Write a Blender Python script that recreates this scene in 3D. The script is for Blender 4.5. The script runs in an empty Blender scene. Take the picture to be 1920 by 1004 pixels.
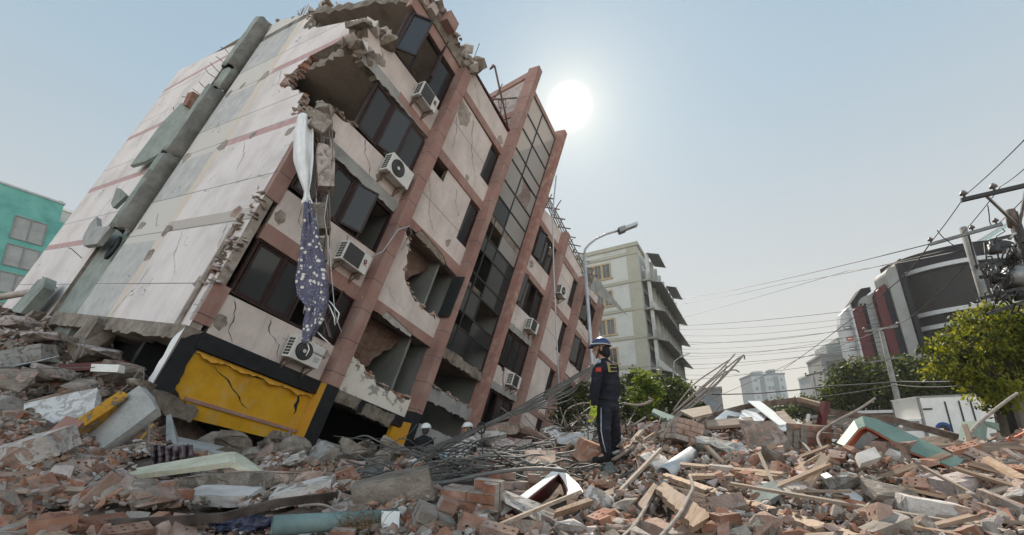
import bpy, bmesh, math, random
import numpy as np
from mathutils import Vector, Matrix, Euler, noise
from mathutils.geometry import tessellate_polygon

SC = bpy.context.scene
COL = SC.collection
rad = math.radians
PI = math.pi
rng = random.Random(7)

# ------------------------------------------------------------------ camera
FPX, PPX, PPY = 814.4, 960.0, 627.8            # focal length and principal point, in 1920 px
PITCH, ROLL = rad(14.38), rad(-1.54)
CAM = Vector((0, 0, 1.2))
_F = Vector((0, math.cos(PITCH), math.sin(PITCH))); _R = Vector((1, 0, 0)); _D = _F.cross(_R)
_c, _s = math.cos(ROLL), math.sin(ROLL)
AX_R = _R * _c - _D * _s; AX_D = _R * _s + _D * _c; AX_F = _F
cam_data = bpy.data.cameras.new('camera'); cam = bpy.data.objects.new('camera', cam_data); COL.objects.link(cam)
cam_data.sensor_width = 36; cam_data.lens = FPX / 1920 * 36
cam_data.shift_y = (PPY - 502) / 1920; cam_data.clip_start = 0.05; cam_data.clip_end = 3000
mw = Matrix((AX_R, -AX_D, -AX_F)).transposed().to_4x4(); mw.translation = CAM
cam.matrix_world = mw
SC.camera = cam

def ray(x, y): return (AX_R * ((x - PPX) / FPX) + AX_D * ((y - PPY) / FPX) + AX_F)
def at(x, y, Y):                                # world point seen at a pixel, at forward distance Y
    r = ray(x, y); return CAM + r * (Y / r.y)
def proj(P):
    v = Vector(P) - CAM; z = v.dot(AX_F)
    if z < .01: return None
    return PPX + FPX * v.dot(AX_R) / z, PPY + FPX * v.dot(AX_D) / z, z

# ------------------------------------------------------------------ sky, sun, exposure
sd = ray(1068, 200).normalized()
SUN_EL = math.asin(sd.z); SUN_AZ = math.atan2(sd.x, sd.y)
W = bpy.data.worlds.new('World'); SC.world = W; W.use_nodes = True
nt = W.node_tree; nt.nodes.clear()
def wn(t, **k):
    n = nt.nodes.new(t)
    for a, b in k.items(): setattr(n, a, b)
    return n
sky = wn('ShaderNodeTexSky', sky_type='NISHITA', sun_disc=False, sun_elevation=SUN_EL, sun_rotation=SUN_AZ,
         altitude=80, air_density=1.0, dust_density=1.2, ozone_density=1.5)
def wmath(op, a, b=None):
    n = wn('ShaderNodeMath', operation=op)
    for i, v in enumerate((a, b)):
        if v is None: continue
        if isinstance(v, (int, float)): n.inputs[i].default_value = v
        else: nt.links.new(v, n.inputs[i])
    return n.outputs[0]
geo = wn('ShaderNodeNewGeometry')
dot = wn('ShaderNodeVectorMath', operation='DOT_PRODUCT')
nt.links.new(geo.outputs['Incoming'], dot.inputs[0]); dot.inputs[1].default_value = tuple(-sd)
cosang = wmath('MINIMUM', wmath('MAXIMUM', dot.outputs['Value'], -1.0), 1.0)
ang = wmath('ARCCOSINE', cosang)               # angle from the sun, for the aureole of the hazy air
sep = wn('ShaderNodeSeparateXYZ'); nt.links.new(geo.outputs['Incoming'], sep.inputs[0])
elev = wmath('MULTIPLY', sep.outputs['Z'], -1.0)
hz = wn('ShaderNodeValToRGB'); nt.links.new(elev, hz.inputs[0])
cr = hz.color_ramp
cr.elements[0].position = 0.0; cr.elements[0].color = (.47, .445, .395, 1)
cr.elements[1].position = 0.9; cr.elements[1].color = (.215, .31, .405, 1)
e_ = cr.elements.new(.12); e_.color = (.455, .44, .40, 1)
e_ = cr.elements.new(.38); e_.color = (.375, .41, .425, 1)
e_ = cr.elements.new(.62); e_.color = (.28, .365, .43, 1)
sk = wn('ShaderNodeMixRGB', blend_type='MULTIPLY'); sk.inputs[0].default_value = 1
nt.links.new(sky.outputs[0], sk.inputs[1]); sk.inputs[2].default_value = (.028, .028, .03, 1)
mx = wn('ShaderNodeMixRGB', blend_type='MIX'); mx.inputs[0].default_value = .86
nt.links.new(sk.outputs[0], mx.inputs[1]); nt.links.new(hz.outputs[0], mx.inputs[2])
def gauss(amp, sig, p=1.0):
    t = wmath('POWER', wmath('DIVIDE', ang, sig), p)
    return wmath('MULTIPLY', wmath('EXPONENT', wmath('MULTIPLY', t, -1.0)), amp)
disc = gauss(9.0, .030, 4.0); glow = wmath('ADD', gauss(.32, .060, 1.2), gauss(.085, .25, 1.4))
back = wmath('ADD', 1.0, wmath('MULTIPLY', wmath('MINIMUM', wmath('MAXIMUM', wmath('DIVIDE', wmath('SUBTRACT', .42, cosang), 1.2), 0.0), 1.0), 2.3))   # extra sky brightness behind the camera, added to fill the shaded facades
gc = wn('ShaderNodeMixRGB', blend_type='MULTIPLY'); gc.inputs[0].default_value = 1
nt.links.new(glow, gc.inputs[1]); gc.inputs[2].default_value = (1.0, .83, .50, 1)
dc = wn('ShaderNodeMixRGB', blend_type='MULTIPLY'); dc.inputs[0].default_value = 1; nt.links.new(disc, dc.inputs[1]); dc.inputs[2].default_value = (1.0, .97, .88, 1)
gd = wn('ShaderNodeMixRGB', blend_type='ADD'); gd.inputs[0].default_value = 1; nt.links.new(gc.outputs[0], gd.inputs[1]); nt.links.new(dc.outputs[0], gd.inputs[2])
ad = wn('ShaderNodeMixRGB', blend_type='ADD'); ad.inputs[0].default_value = 1
bk = wn('ShaderNodeMixRGB', blend_type='MULTIPLY'); bk.inputs[0].default_value = 1; nt.links.new(mx.outputs[0], bk.inputs[1]); nt.links.new(back, bk.inputs[2])
nt.links.new(bk.outputs[0], ad.inputs[1]); nt.links.new(gd.outputs[0], ad.inputs[2])
bg = wn('ShaderNodeBackground'); bg.inputs[1].default_value = 1.0
nt.links.new(ad.outputs[0], bg.inputs[0])
wo = wn('ShaderNodeOutputWorld'); nt.links.new(bg.outputs[0], wo.inputs[0])

sl = bpy.data.lights.new('sun', 'SUN'); so = bpy.data.objects.new('sun', sl); COL.objects.link(so)
sl.energy = 4.3; sl.angle = rad(.6); sl.color = (1, .90, .76)
so.rotation_euler = (-sd).to_track_quat('-Z', 'Y').to_euler()

SC.view_settings.view_transform = 'Standard'; SC.view_settings.look = 'None'
SC.view_settings.exposure = 0.75; SC.view_settings.gamma = 1; SC.view_settings.use_curve_mapping = False
SC.cycles.max_bounces = 6; SC.cycles.transparent_max_bounces = 12
SC.cycles.use_denoising = True

# ------------------------------------------------------------------ materials
def NT(m): m.use_nodes = True; return m.node_tree, m.node_tree.nodes['Principled BSDF']
class NB:                                       # a small node builder
    def __init__(s, name):
        s.m = bpy.data.materials.new(name); s.t, s.p = NT(s.m)
        tc = s.n('ShaderNodeTexCoord'); s.obj = tc.outputs['Object']
    def n(s, t, **k):
        n = s.t.nodes.new(t)
        for a, b in k.items(): setattr(n, a, b)
        return n
    def put(s, v, sock):
        if hasattr(v, 'links'): s.t.links.new(v, sock)
        elif isinstance(v, (int, float)): sock.default_value = v
        else: sock.default_value = tuple(v) + ((1,) if len(v) == 3 and sock.type == 'RGBA' else ())
    def math(s, op, a, b=None, clamp=False):
        n = s.n('ShaderNodeMath', operation=op, use_clamp=clamp); s.put(a, n.inputs[0])
        if b is not None: s.put(b, n.inputs[1])
        return n.outputs[0]
    def noise(s, scale, detail=6, rough=.6, vec=None, dist=0.0):
        n = s.n('ShaderNodeTexNoise'); n.inputs['Scale'].default_value = scale; n.inputs['Detail'].default_value = detail
        n.inputs['Roughness'].default_value = rough; n.inputs['Distortion'].default_value = dist
        s.t.links.new(vec if vec is not None else s.obj, n.inputs['Vector']); return n.outputs['Fac']
    def mapv(s, scale=(1, 1, 1), loc=(0, 0, 0), vec=None):
        n = s.n('ShaderNodeMapping'); n.inputs['Scale'].default_value = scale; n.inputs['Location'].default_value = loc
        s.t.links.new(vec if vec is not None else s.obj, n.inputs['Vector']); return n.outputs[0]
    def ramp(s, fac, stops):
        n = s.n('ShaderNodeValToRGB'); s.put(fac, n.inputs[0]); r = n.color_ramp
        while len(r.elements) < len(stops): r.elements.new(.5)
        for e, (p, c) in zip(r.elements, stops):
            e.position = p; e.color = (c, c, c, 1) if isinstance(c, (int, float)) else tuple(c) + (1,)
        return n.outputs[0]
    def mix(s, f, a, b, mode='MIX'):
        n = s.n('ShaderNodeMixRGB', blend_type=mode); s.put(f, n.inputs[0]); s.put(a, n.inputs[1]); s.put(b, n.inputs[2]); return n.outputs[0]
    def xyz(s, vec=None):
        n = s.n('ShaderNodeSeparateXYZ'); s.t.links.new(vec if vec is not None else s.obj, n.inputs[0]); return n.outputs
    def band(s, v, lo, hi): return s.math('MULTIPLY', s.math('GREATER_THAN', v, lo), s.math('LESS_THAN', v, hi))
    def rnd_offset(s):
        oi = s.n('ShaderNodeObjectInfo'); s.rand = oi.outputs['Random']
        a = s.n('ShaderNodeVectorMath', operation='ADD'); s.t.links.new(s.obj, a.inputs[0])
        c = s.n('ShaderNodeCombineXYZ')
        for i, k in enumerate((31.0, 17.0, 53.0)): s.t.links.new(s.math('MULTIPLY', s.rand, k), c.inputs[i])
        s.t.links.new(c.outputs[0], a.inputs[1]); s.obj = a.outputs[0]
    def done(s, col, rough=.85, bump=None, bs=.3, bd=.02, spec=.3, metal=0.0):
        s.put(col, s.p.inputs['Base Color']); s.put(rough, s.p.inputs['Roughness'])
        s.p.inputs['Specular IOR Level'].default_value = spec; s.p.inputs['Metallic'].default_value = metal
        if bump is not None:
            b = s.n('ShaderNodeBump'); b.inputs['Strength'].default_value = bs; b.inputs['Distance'].default_value = bd
            s.put(bump, b.inputs['Height']); s.t.links.new(b.outputs[0], s.p.inputs['Normal'])
        return s.m

REG = {}
def nmat(name, cols, scale=2.0, rough=.88, bs=.5, bscale=25, bd=.02, rnd=0.0, spec=.25, metal=0.0, lo=.32, hi=.68, fine=.25):
    b = NB(name); REG[b.m.name] = cols
    if rnd: b.rnd_offset()
    n = b.noise(scale, 8, .65)
    k = len(cols)
    c = b.ramp(n, [(lo + (hi - lo) * i / max(1, k - 1), cols[i]) for i in range(k)]) if k > 1 else cols[0]
    f = b.noise(scale * 9 + 5, 5, .7)
    c = b.mix(1.0, c, b.ramp(f, [(.25, 1 - fine), (.75, 1 + fine * .0)]), 'MULTIPLY') if fine else c
    if rnd:
        v = b.math('ADD', b.math('MULTIPLY', b.rand, rnd), 1 - rnd / 2)
        h = b.n('ShaderNodeHueSaturation'); b.put(v, h.inputs['Value']); b.put(c, h.inputs['Color']); c = h.outputs[0]
    return b.done(c, rough, b.noise(bscale, 6, .7), bs, bd, spec, metal)

def flat(name, c, rough=.6, spec=.3, metal=0.0): return nmat(name, [tuple(x * .82 for x in c), c], 5, rough, .12, 60, .005, 0, spec, metal, fine=.12)

def glass_mat(name, tint, trans=.35, rough=.06):
    m = bpy.data.materials.new(name); m.use_nodes = True; t = m.node_tree; t.nodes.clear()
    o = t.nodes.new('ShaderNodeOutputMaterial'); mxs = t.nodes.new('ShaderNodeMixShader'); m2 = t.nodes.new('ShaderNodeMixShader')
    tr = t.nodes.new('ShaderNodeBsdfTransparent'); tr.inputs[0].default_value = tuple(tint) + (1,)
    di = t.nodes.new('ShaderNodeBsdfDiffuse'); di.inputs[0].default_value = tuple(x * .16 for x in tint) + (1,)
    gl = t.nodes.new('ShaderNodeBsdfGlossy'); gl.inputs['Roughness'].default_value = rough; gl.inputs[0].default_value = (.62, .62, .61, 1)
    fr = t.nodes.new('ShaderNodeFresnel'); fr.inputs[0].default_value = 1.55
    tc = t.nodes.new('ShaderNodeTexCoord'); nz = t.nodes.new('ShaderNodeTexNoise'); nz.inputs['Scale'].default_value = 2.5
    bp = t.nodes.new('ShaderNodeBump'); bp.inputs['Strength'].default_value = .05; t.links.new(tc.outputs['Object'], nz.inputs['Vector'])
    t.links.new(nz.outputs['Fac'], bp.inputs['Height']); t.links.new(bp.outputs[0], gl.inputs['Normal'])
    m2.inputs[0].default_value = trans; t.links.new(di.outputs[0], m2.inputs[1]); t.links.new(tr.outputs[0], m2.inputs[2])
    t.links.new(fr.outputs[0], mxs.inputs[0]); t.links.new(m2.outputs[0], mxs.inputs[1]); t.links.new(gl.outputs[0], mxs.inputs[2])
    t.links.new(mxs.outputs[0], o.inputs[0]); return m

MT = {}
MT['cream'] = nmat('cream_render', [(.52, .445, .405), (.66, .575, .53), (.70, .62, .575)], 1.2, .9, .2, 60, .006, fine=.1)
MT['mauve'] = nmat('mauve_paint', [(.275, .145, .12), (.325, .175, .145), (.37, .21, .175)], 1.5, .8, .15, 50, .004, fine=.12)
MT['concrete'] = nmat('broken_concrete', [(.145, .116, .092), (.255, .212, .174), (.38, .328, .28)], 3.2, .95, .9, 22, .04, rnd=.3)
MT['greycon'] = nmat('grey_concrete', [(.25, .25, .24), (.36, .355, .34), (.43, .42, .40)], 1.6, .93, .5, 22, .02)
MT['greencon'] = nmat('green_grey_concrete', [(.18, .205, .18), (.27, .295, .265), (.34, .36, .33)], 1.4, .9, .4, 20, .02)
MT['paleband'] = nmat('pale_render', [(.55, .53, .52), (.70, .68, .67), (.75, .73, .72)], 1.0, .9, .2, 50, .006, fine=.08)
MT['yellow'] = None
MT['yelloworange'] = nmat('yellow_orange_paint', [(.55, .27, .03), (.62, .33, .05)], 1.6, .65, .2, 30, .006, fine=.12)
MT['black'] = nmat('black_paint', [(.012, .013, .015), (.026, .028, .032)], 2.5, .55, .2, 40, .006, fine=.2)
MT['brick'] = nmat('red_brick', [(.18, .078, .050), (.31, .155, .105), (.44, .30, .24)], 4, .92, .7, 40, .012, rnd=.5)
MT['brickdust'] = nmat('dusty_brick', [(.235, .145, .108), (.37, .255, .205), (.49, .395, .34)], 4, .95, .7, 40, .012, rnd=.45)
MT['orangebrick'] = nmat('orange_brick', [(.27, .12, .07), (.37, .195, .13), (.45, .315, .25)], 4, .92, .7, 40, .012, rnd=.35)
MT['mortar'] = nmat('mortar', [(.225, .188, .157), (.36, .31, .268), (.47, .42, .375)], 5, .95, .9, 30, .02, rnd=.3)
MT['plaster'] = nmat('white_plaster', [(.36, .325, .30), (.52, .48, .45), (.62, .585, .555)], 3, .92, .35, 30, .01, rnd=.3)
MT['pinkplaster'] = nmat('pink_plaster', [(.34, .27, .245), (.46, .385, .355), (.54, .465, .435)], 3, .92, .35, 30, .01, rnd=.3)
MT['wood'] = None
MT['dirt'] = nmat('rubble_dust', [(.085, .06, .046), (.17, .125, .10), (.30, .235, .195)], 1.6, .97, 1.0, 9, .08)
MT['soffit'] = nmat('soffit_plaster', [(.22, .175, .135), (.34, .28, .225), (.38, .32, .26)], .9, .95, .2, 20, .01)
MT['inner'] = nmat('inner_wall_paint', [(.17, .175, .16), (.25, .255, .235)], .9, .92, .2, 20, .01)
MT['dark'] = nmat('dark_timber', [(.026, .014, .012), (.052, .027, .024)], 6, .5, .2, 40, .004)
MT['rust'] = nmat('rusted_steel', [(.10, .065, .05), (.17, .12, .095), (.23, .18, .15)], 8, .75, .5, 60, .004, rnd=.3)
MT['steel'] = nmat('grey_steel', [(.18, .18, .18), (.30, .30, .295)], 6, .5, .2, 50, .003, metal=.5)
MT['darkrust'] = nmat('dark_rusted_steel', [(.035, .026, .022), (.075, .055, .045), (.13, .10, .085)], 7, .8, .5, 50, .004)
MT['galv'] = nmat('galvanised_steel', [(.38, .39, .40), (.52, .53, .54)], 5, .5, .2, 40, .003, metal=.3)
MT['cable'] = nmat('grey_cable', [(.06, .058, .055), (.15, .145, .135), (.26, .25, .235)], 1.2, .6, .2, 50, .002, rnd=.6)
MT['wire'] = flat('black_wire', (.03, .03, .032), .6)
def brickwall():                                # bare brickwork seen inside the torn openings
    b = NB('bare_brickwork'); REG[b.m.name] = [(.15, .065, .045), (.22, .11, .08)]
    t = b.n('ShaderNodeTexBrick'); t.inputs['Scale'].default_value = 1.0; t.inputs['Brick Width'].default_value = .23; t.inputs['Row Height'].default_value = .08; t.inputs['Mortar Size'].default_value = .009
    x, y, z = b.xyz(); c = b.n('ShaderNodeCombineXYZ'); b.put(x, c.inputs[0]); b.put(z, c.inputs[1]); b.t.links.new(c.outputs[0], t.inputs['Vector'])
    t.inputs['Color1'].default_value = (.12, .048, .032, 1); t.inputs['Color2'].default_value = (.21, .10, .07, 1); t.inputs['Mortar'].default_value = (.17, .145, .125, 1)
    col = b.mix(b.ramp(b.noise(2.5, 7, .7), [(.42, 0), (.68, .7)]), t.outputs['Color'], (.24, .205, .175)); return b.done(col, .95, b.math('ADD', b.noise(30, 5), b.math('MULTIPLY', t.outputs['Fac'], -1.0)), .8, .02)
MT['brickwall'] = brickwall()
MT['acwhite'] = nmat('white_enamel', [(.55, .54, .51), (.70, .69, .66)], 3, .45, .1, 30, .003, fine=.08)
MT['acdark'] = flat('dark_grille', (.035, .036, .036), .55)
MT['glass'] = glass_mat('dark_window_glass', (.34, .37, .40), .40)
MT['glasslow'] = glass_mat('smoky_tower_glass', (.38, .40, .41), .45)
MT['white'] = nmat('white_paint', [(.66, .65, .62), (.78, .77, .74)], 3, .5, .1, 30, .003, fine=.08)
MT['teal'] = nmat('teal_pipe', [(.10, .155, .15), (.155, .225, .22), (.22, .29, .28)], 3, .45, .15, 30, .003)
MT['greenpaint'] = nmat('green_steel_paint', [(.12, .185, .15), (.17, .25, .205), (.21, .29, .24)], 3, .5, .2, 30, .003)
MT['redpaint'] = nmat('red_lead_paint', [(.30, .06, .03), (.45, .10, .05), (.50, .16, .08)], 3, .6, .25, 30, .004)
MT['maroon'] = nmat('maroon_paint', [(.07, .014, .014), (.12, .025, .025)], 3, .5, .2, 30, .003)
MT['red'] = nmat('dark_red_panel', [(.06, .004, .008), (.09, .006, .011)], 1, .55, .1, 10, .01)

def wood_mat(name, cols, rnd=.35):
    b = NB(name); b.rnd_offset()
    v = b.mapv((2.0, 22.0, 22.0)); n = b.noise(1.5, 8, .65, v, 1.5)
    c = b.ramp(n, [(.3, cols[0]), (.5, cols[1]), (.7, cols[2])])
    s = b.noise(1.6, 5, .6); c = b.mix(b.ramp(s, [(.5, 0), (.72, .6)]), c, (.30, .27, .24))
    v2 = b.math('ADD', b.math('MULTIPLY', b.rand, rnd), 1 - rnd / 2)
    h = b.n('ShaderNodeHueSaturation'); b.put(v2, h.inputs['Value']); b.put(c, h.inputs['Color'])
    return b.done(h.outputs[0], .85, n, .35, .01)
MT['wood'] = wood_mat('weathered_plank', [(.15, .095, .062), (.24, .16, .108), (.34, .245, .175)])
MT['paleWood'] = wood_mat('pale_sawn_wood', [(.21, .135, .085), (.31, .21, .14), (.42, .305, .215)])
MT['greyWood'] = wood_mat('grey_old_wood', [(.17, .125, .09), (.28, .215, .165), (.38, .32, .265)])

# ------------------------------------------------------------------ mesh helpers
class MB:
    def __init__(s): s.v = []; s.f = []; s.mi = []; s.sm = []; s.mats = []
    def m(s, mat):
        if mat not in s.mats: s.mats.append(mat)
        return s.mats.index(mat)
    def add(s, vs, fs, mat, smooth=False):
        o = len(s.v); k = s.m(mat); s.v += [tuple(v) for v in vs]
        for f in fs: s.f.append([i + o for i in f]); s.mi.append(k); s.sm.append(smooth)
    def box(s, x0, x1, y0, y1, z0, z1, mat, M=None):
        vs = [Vector((x, y, z)) for x in (x0, x1) for y in (y0, y1) for z in (z0, z1)]
        if M is not None: vs = [M @ v for v in vs]
        s.add(vs, [(0, 1, 3, 2), (4, 6, 7, 5), (0, 4, 5, 1), (2, 3, 7, 6), (0, 2, 6, 4), (1, 5, 7, 3)], mat)
    def beam(s, p, q, w, h, mat, roll=0.0, up=(0, 0, 1)):
        p = Vector(p); q = Vector(q); d = q - p; L = d.length; d.normalize(); u = Vector(up)
        a = d.cross(u)
        if a.length < 1e-4: a = d.cross(Vector((1, 0, 0)))
        a.normalize(); b = a.cross(d)
        if roll: a, b = a * math.cos(roll) + b * math.sin(roll), b * math.cos(roll) - a * math.sin(roll)
        M = Matrix((d, a, b)).transposed().to_4x4(); M.translation = p
        s.box(0, L, -w / 2, w / 2, -h / 2, h / 2, mat, M)
    def tube(s, pts, r, mat, n=7, smooth=True, cap=True):
        pts = [Vector(p) for p in pts]; rs = r if isinstance(r, (list, tuple)) else [r] * len(pts)
        ring = []; prev = None
        for i, p in enumerate(pts):
            t = (pts[min(i + 1, len(pts) - 1)] - pts[max(i - 1, 0)])
            if t.length < 1e-9: t = Vector((0, 0, 1))
            t.normalize()
            a = prev if prev is not None else (Vector((0, 0, 1)) if abs(t.z) < .9 else Vector((1, 0, 0)))
            a = (a - t * a.dot(t))
            if a.length < 1e-6: a = t.orthogonal()
            a.normalize(); b = t.cross(a); prev = a
            ring.append([p + (a * math.cos(2 * PI * k / n) + b * math.sin(2 * PI * k / n)) * rs[i] for k in range(n)])
        vs = [v for g in ring for v in g]; fs = []
        for i in range(len(pts) - 1):
            for k in range(n): fs.append((i * n + k, i * n + (k + 1) % n, (i + 1) * n + (k + 1) % n, (i + 1) * n + k))
        if cap: fs += [tuple(range(n))[::-1], tuple(range((len(pts) - 1) * n, len(pts) * n))]
        s.add(vs, fs, mat, smooth)
    def prism(s, outer, holes, fn, t0, t1, mat, side=None):
        """outline (a, b) with holes, carried by fn(a, b, t) from t0 to t1"""
        loops = [outer] + list(holes)
        area = lambda l: sum(l[i][0] * l[(i + 1) % len(l)][1] - l[(i + 1) % len(l)][0] * l[i][1] for i in range(len(l)))
        loops = [l if (area(l) > 0) == (i == 0) else l[::-1] for i, l in enumerate(loops)]
        flatp = [p for l in loops for p in l]; n = len(flatp)
        tris = tessellate_polygon([[Vector((p[0], p[1], 0)) for p in l] for l in loops])
        vs = [fn(a, b, t0) for a, b in flatp] + [fn(a, b, t1) for a, b in flatp]
        s.add(vs, [tuple(t) for t in tris] + [tuple(i + n for i in t) for t in tris], mat)
        fs = []; o = 0
        for l in loops:
            k = len(l)
            for i in range(k):
                a, b = o + i, o + (i + 1) % k; fs.append((a, b, b + n, a + n))
            o += k
        s.add(vs, fs, side or mat)
    def disc(s, c, r, axis, mat, n=20, h=.01):
        c = Vector(c); a = Vector(axis).normalized(); s.tube([c, c + a * h], r, mat, n, False)
    def build(s, name, parent=None, M=None, recalc=True):
        me = bpy.data.meshes.new(name); me.from_pydata(s.v, [], s.f)
        for m in s.mats: me.materials.append(m)
        me.polygons.foreach_set('material_index', s.mi); me.polygons.foreach_set('use_smooth', s.sm)
        if recalc:
            bm = bmesh.new(); bm.from_mesh(me); bmesh.ops.recalc_face_normals(bm, faces=bm.faces); bm.to_mesh(me); bm.free()
        me.update(); o = bpy.data.objects.new(name, me); COL.objects.link(o)
        if parent is not None: o.parent = parent
        if M is not None: o.matrix_local = M
        return o

def tag(o, label=None, cat=None, group=None, kind=None):
    if label: o['label'] = label
    if cat: o['category'] = cat
    if group: o['group'] = group
    if kind: o['kind'] = kind
    return o
def thing(name, label, cat, loc=(0, 0, 0), M=None, group=None):
    o = bpy.data.objects.new(name, None); COL.objects.link(o); o.empty_display_size = .2
    if M is not None: o.matrix_world = M
    else: o.location = loc
    return tag(o, label, cat, group)
def dup(o, M, label=None):
    r = o.copy(); COL.objects.link(r); r.matrix_world = M
    if label: r['label'] = label
    for ch in o.children:
        c = ch.copy(); COL.objects.link(c); c.parent = r
        for g in ch.children:
            d = g.copy(); COL.objects.link(d); d.parent = c
    return r
def recentre(o):                               # put a one-mesh thing's origin at its middle
    me = o.data; c = sum((v.co for v in me.vertices), Vector()) / len(me.vertices)
    me.transform(Matrix.Translation(-c)); o.location = o.matrix_basis @ c if o.matrix_basis != Matrix() else c
    return o
def jag(p, q, amp, step, R, keep=True):         # a broken edge from p to q (2-D)
    d = (q[0] - p[0], q[1] - p[1]); L = math.hypot(*d); n = max(1, int(L / step)); nx, ny = -d[1] / L, d[0] / L
    out = [p]
    for i in range(1, n):
        t = (i + R.uniform(-.3, .3)) / n; k = R.uniform(-amp, amp)
        out.append((p[0] + d[0] * t + nx * k, p[1] + d[1] * t + ny * k))
    return out
def outline(pts, R, amp=.06, step=.11):         # pts: (a, b, broken?) - broken edges are jagged up to the next point
    out = []
    for i, p in enumerate(pts):
        q = pts[(i + 1) % len(pts)]
        out += jag(p[:2], q[:2], amp, step, R) if len(p) > 2 and p[2] else [p[:2]]
    return out
PAIRS = {}
def pairmat(a, b):                              # one material broken through to another in uneven patches
    if (a.name, b.name) in PAIRS: return PAIRS[a.name, b.name]
    A, B_ = REG[a.name], REG[b.name]; n = NB(a.name + '_over_' + b.name); n.rnd_offset()
    ca = n.ramp(n.noise(4, 7, .65), [(.3 + .4 * i / max(1, len(A) - 1), c) for i, c in enumerate(A)]); cb = n.ramp(n.noise(5, 7, .65), [(.3 + .4 * i / max(1, len(B_) - 1), c) for i, c in enumerate(B_)])
    f = n.ramp(n.noise(6.5, 6, .62, None, .8), [(.52, 0), (.565, 1)]); c = n.mix(f, ca, cb); c = n.mix(1.0, c, n.ramp(n.noise(48, 5, .7), [(.25, .74), (.7, 1.0)]), 'MULTIPLY')
    h = n.n('ShaderNodeHueSaturation'); n.put(n.math('ADD', n.math('MULTIPLY', n.rand, .36), .82), h.inputs['Value']); n.put(c, h.inputs['Color'])
    PAIRS[a.name, b.name] = n.done(h.outputs[0], .94, n.math('ADD', n.noise(32, 6, .7), n.math('MULTIPLY', f, -.6)), .8, .02); return PAIRS[a.name, b.name]
def chunk_mesh(name, R, sx, sy, sz, mats, npts=14, sub=1, rough=.05, shape=None):
    bm = bmesh.new()
    pts = shape or []
    if not shape:
        for _ in range(npts):
            v = Vector((R.uniform(-1, 1), R.uniform(-1, 1), R.uniform(-1, 1)))
            k = max(abs(v.x), abs(v.y), abs(v.z)); v /= k; v *= R.uniform(.75, 1.0)
            pts.append(v)
    for p in pts: bm.verts.new((p[0] * sx / 2, p[1] * sy / 2, p[2] * sz / 2))
    r = bmesh.ops.convex_hull(bm, input=bm.verts)
    bmesh.ops.delete(bm, geom=[g for g in bm.verts if not g.link_faces], context='VERTS')
    if sub:
        bmesh.ops.subdivide_edges(bm, edges=bm.edges, cuts=sub, use_grid_fill=True)
        bmesh.ops.triangulate(bm, faces=bm.faces)
        off = Vector((R.random() * 50, R.random() * 50, R.random() * 50)); s = max(sx, sy, sz)
        for v in bm.verts:
            d = noise.noise_vector(v.co * (5 / s) + off) * rough * s + noise.noise_vector(v.co * (13 / s) + off) * rough * s * .5
            v.co += d
    bmesh.ops.recalc_face_normals(bm, faces=bm.faces)
    me = bpy.data.meshes.new(name); bm.to_mesh(me); bm.free()
    me.materials.append(mats[0] if len(mats) == 1 else pairmat(mats[0], mats[1]))
    return me

def yellow_mat():                               # scuffed, dusty shop-front paint
    b = NB('yellow_paint'); REG[b.m.name] = [(.55, .29, .01), (.64, .35, .012)]; x, y, z = b.xyz()
    c = b.ramp(b.noise(1.4, 8, .65), [(.3, (.42, .22, .012)), (.5, (.53, .285, .012)), (.7, (.58, .32, .018))])
    d = b.ramp(b.noise(2.6, 8, .7, b.mapv((1, 1, .5))), [(.5, 0), (.78, .75)]); c = b.mix(d, c, (.50, .36, .17))
    s = b.ramp(b.noise(26, 6, .75, b.mapv((.4, 1, 1.8))), [(.66, 0), (.70, 1)]); c = b.mix(b.math('MULTIPLY', s, .8), c, (.30, .20, .10))
    w = b.ramp(b.noise(5.5, 5, .6, b.mapv(loc=(7, 2, 5))), [(.70, 0), (.715, 1)]); c = b.mix(w, c, (.60, .53, .46))
    return b.done(c, b.ramp(b.noise(6, 4), [(.3, .45), (.7, .8)]), b.math('SUBTRACT', b.noise(14, 6), b.math('MULTIPLY', w, .8)), .5, .012)
MT['yellow'] = yellow_mat()
# ------------------------------------------------------------------ the collapsed block's own frame
BROT = Euler((rad(12.45), rad(13.19), rad(62.74)), 'XYZ').to_matrix()
BORG = CAM + ray(361.6, 600.6) * 9.5
BM = BROT.to_4x4(); BM.translation = BORG
BI = BM.inverted()
def fac(x, y, yy=0.0):                          # point of the plane y = yy of the block seen at a pixel (block frame)
    d = BROT.transposed() @ ray(x, y); c = BI @ CAM; return c + d * ((yy - c.y) / d.y)
def lef(x, y, xx=0.0):
    d = BROT.transposed() @ ray(x, y); c = BI @ CAM; return c + d * ((xx - c.x) / d.x)

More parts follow.
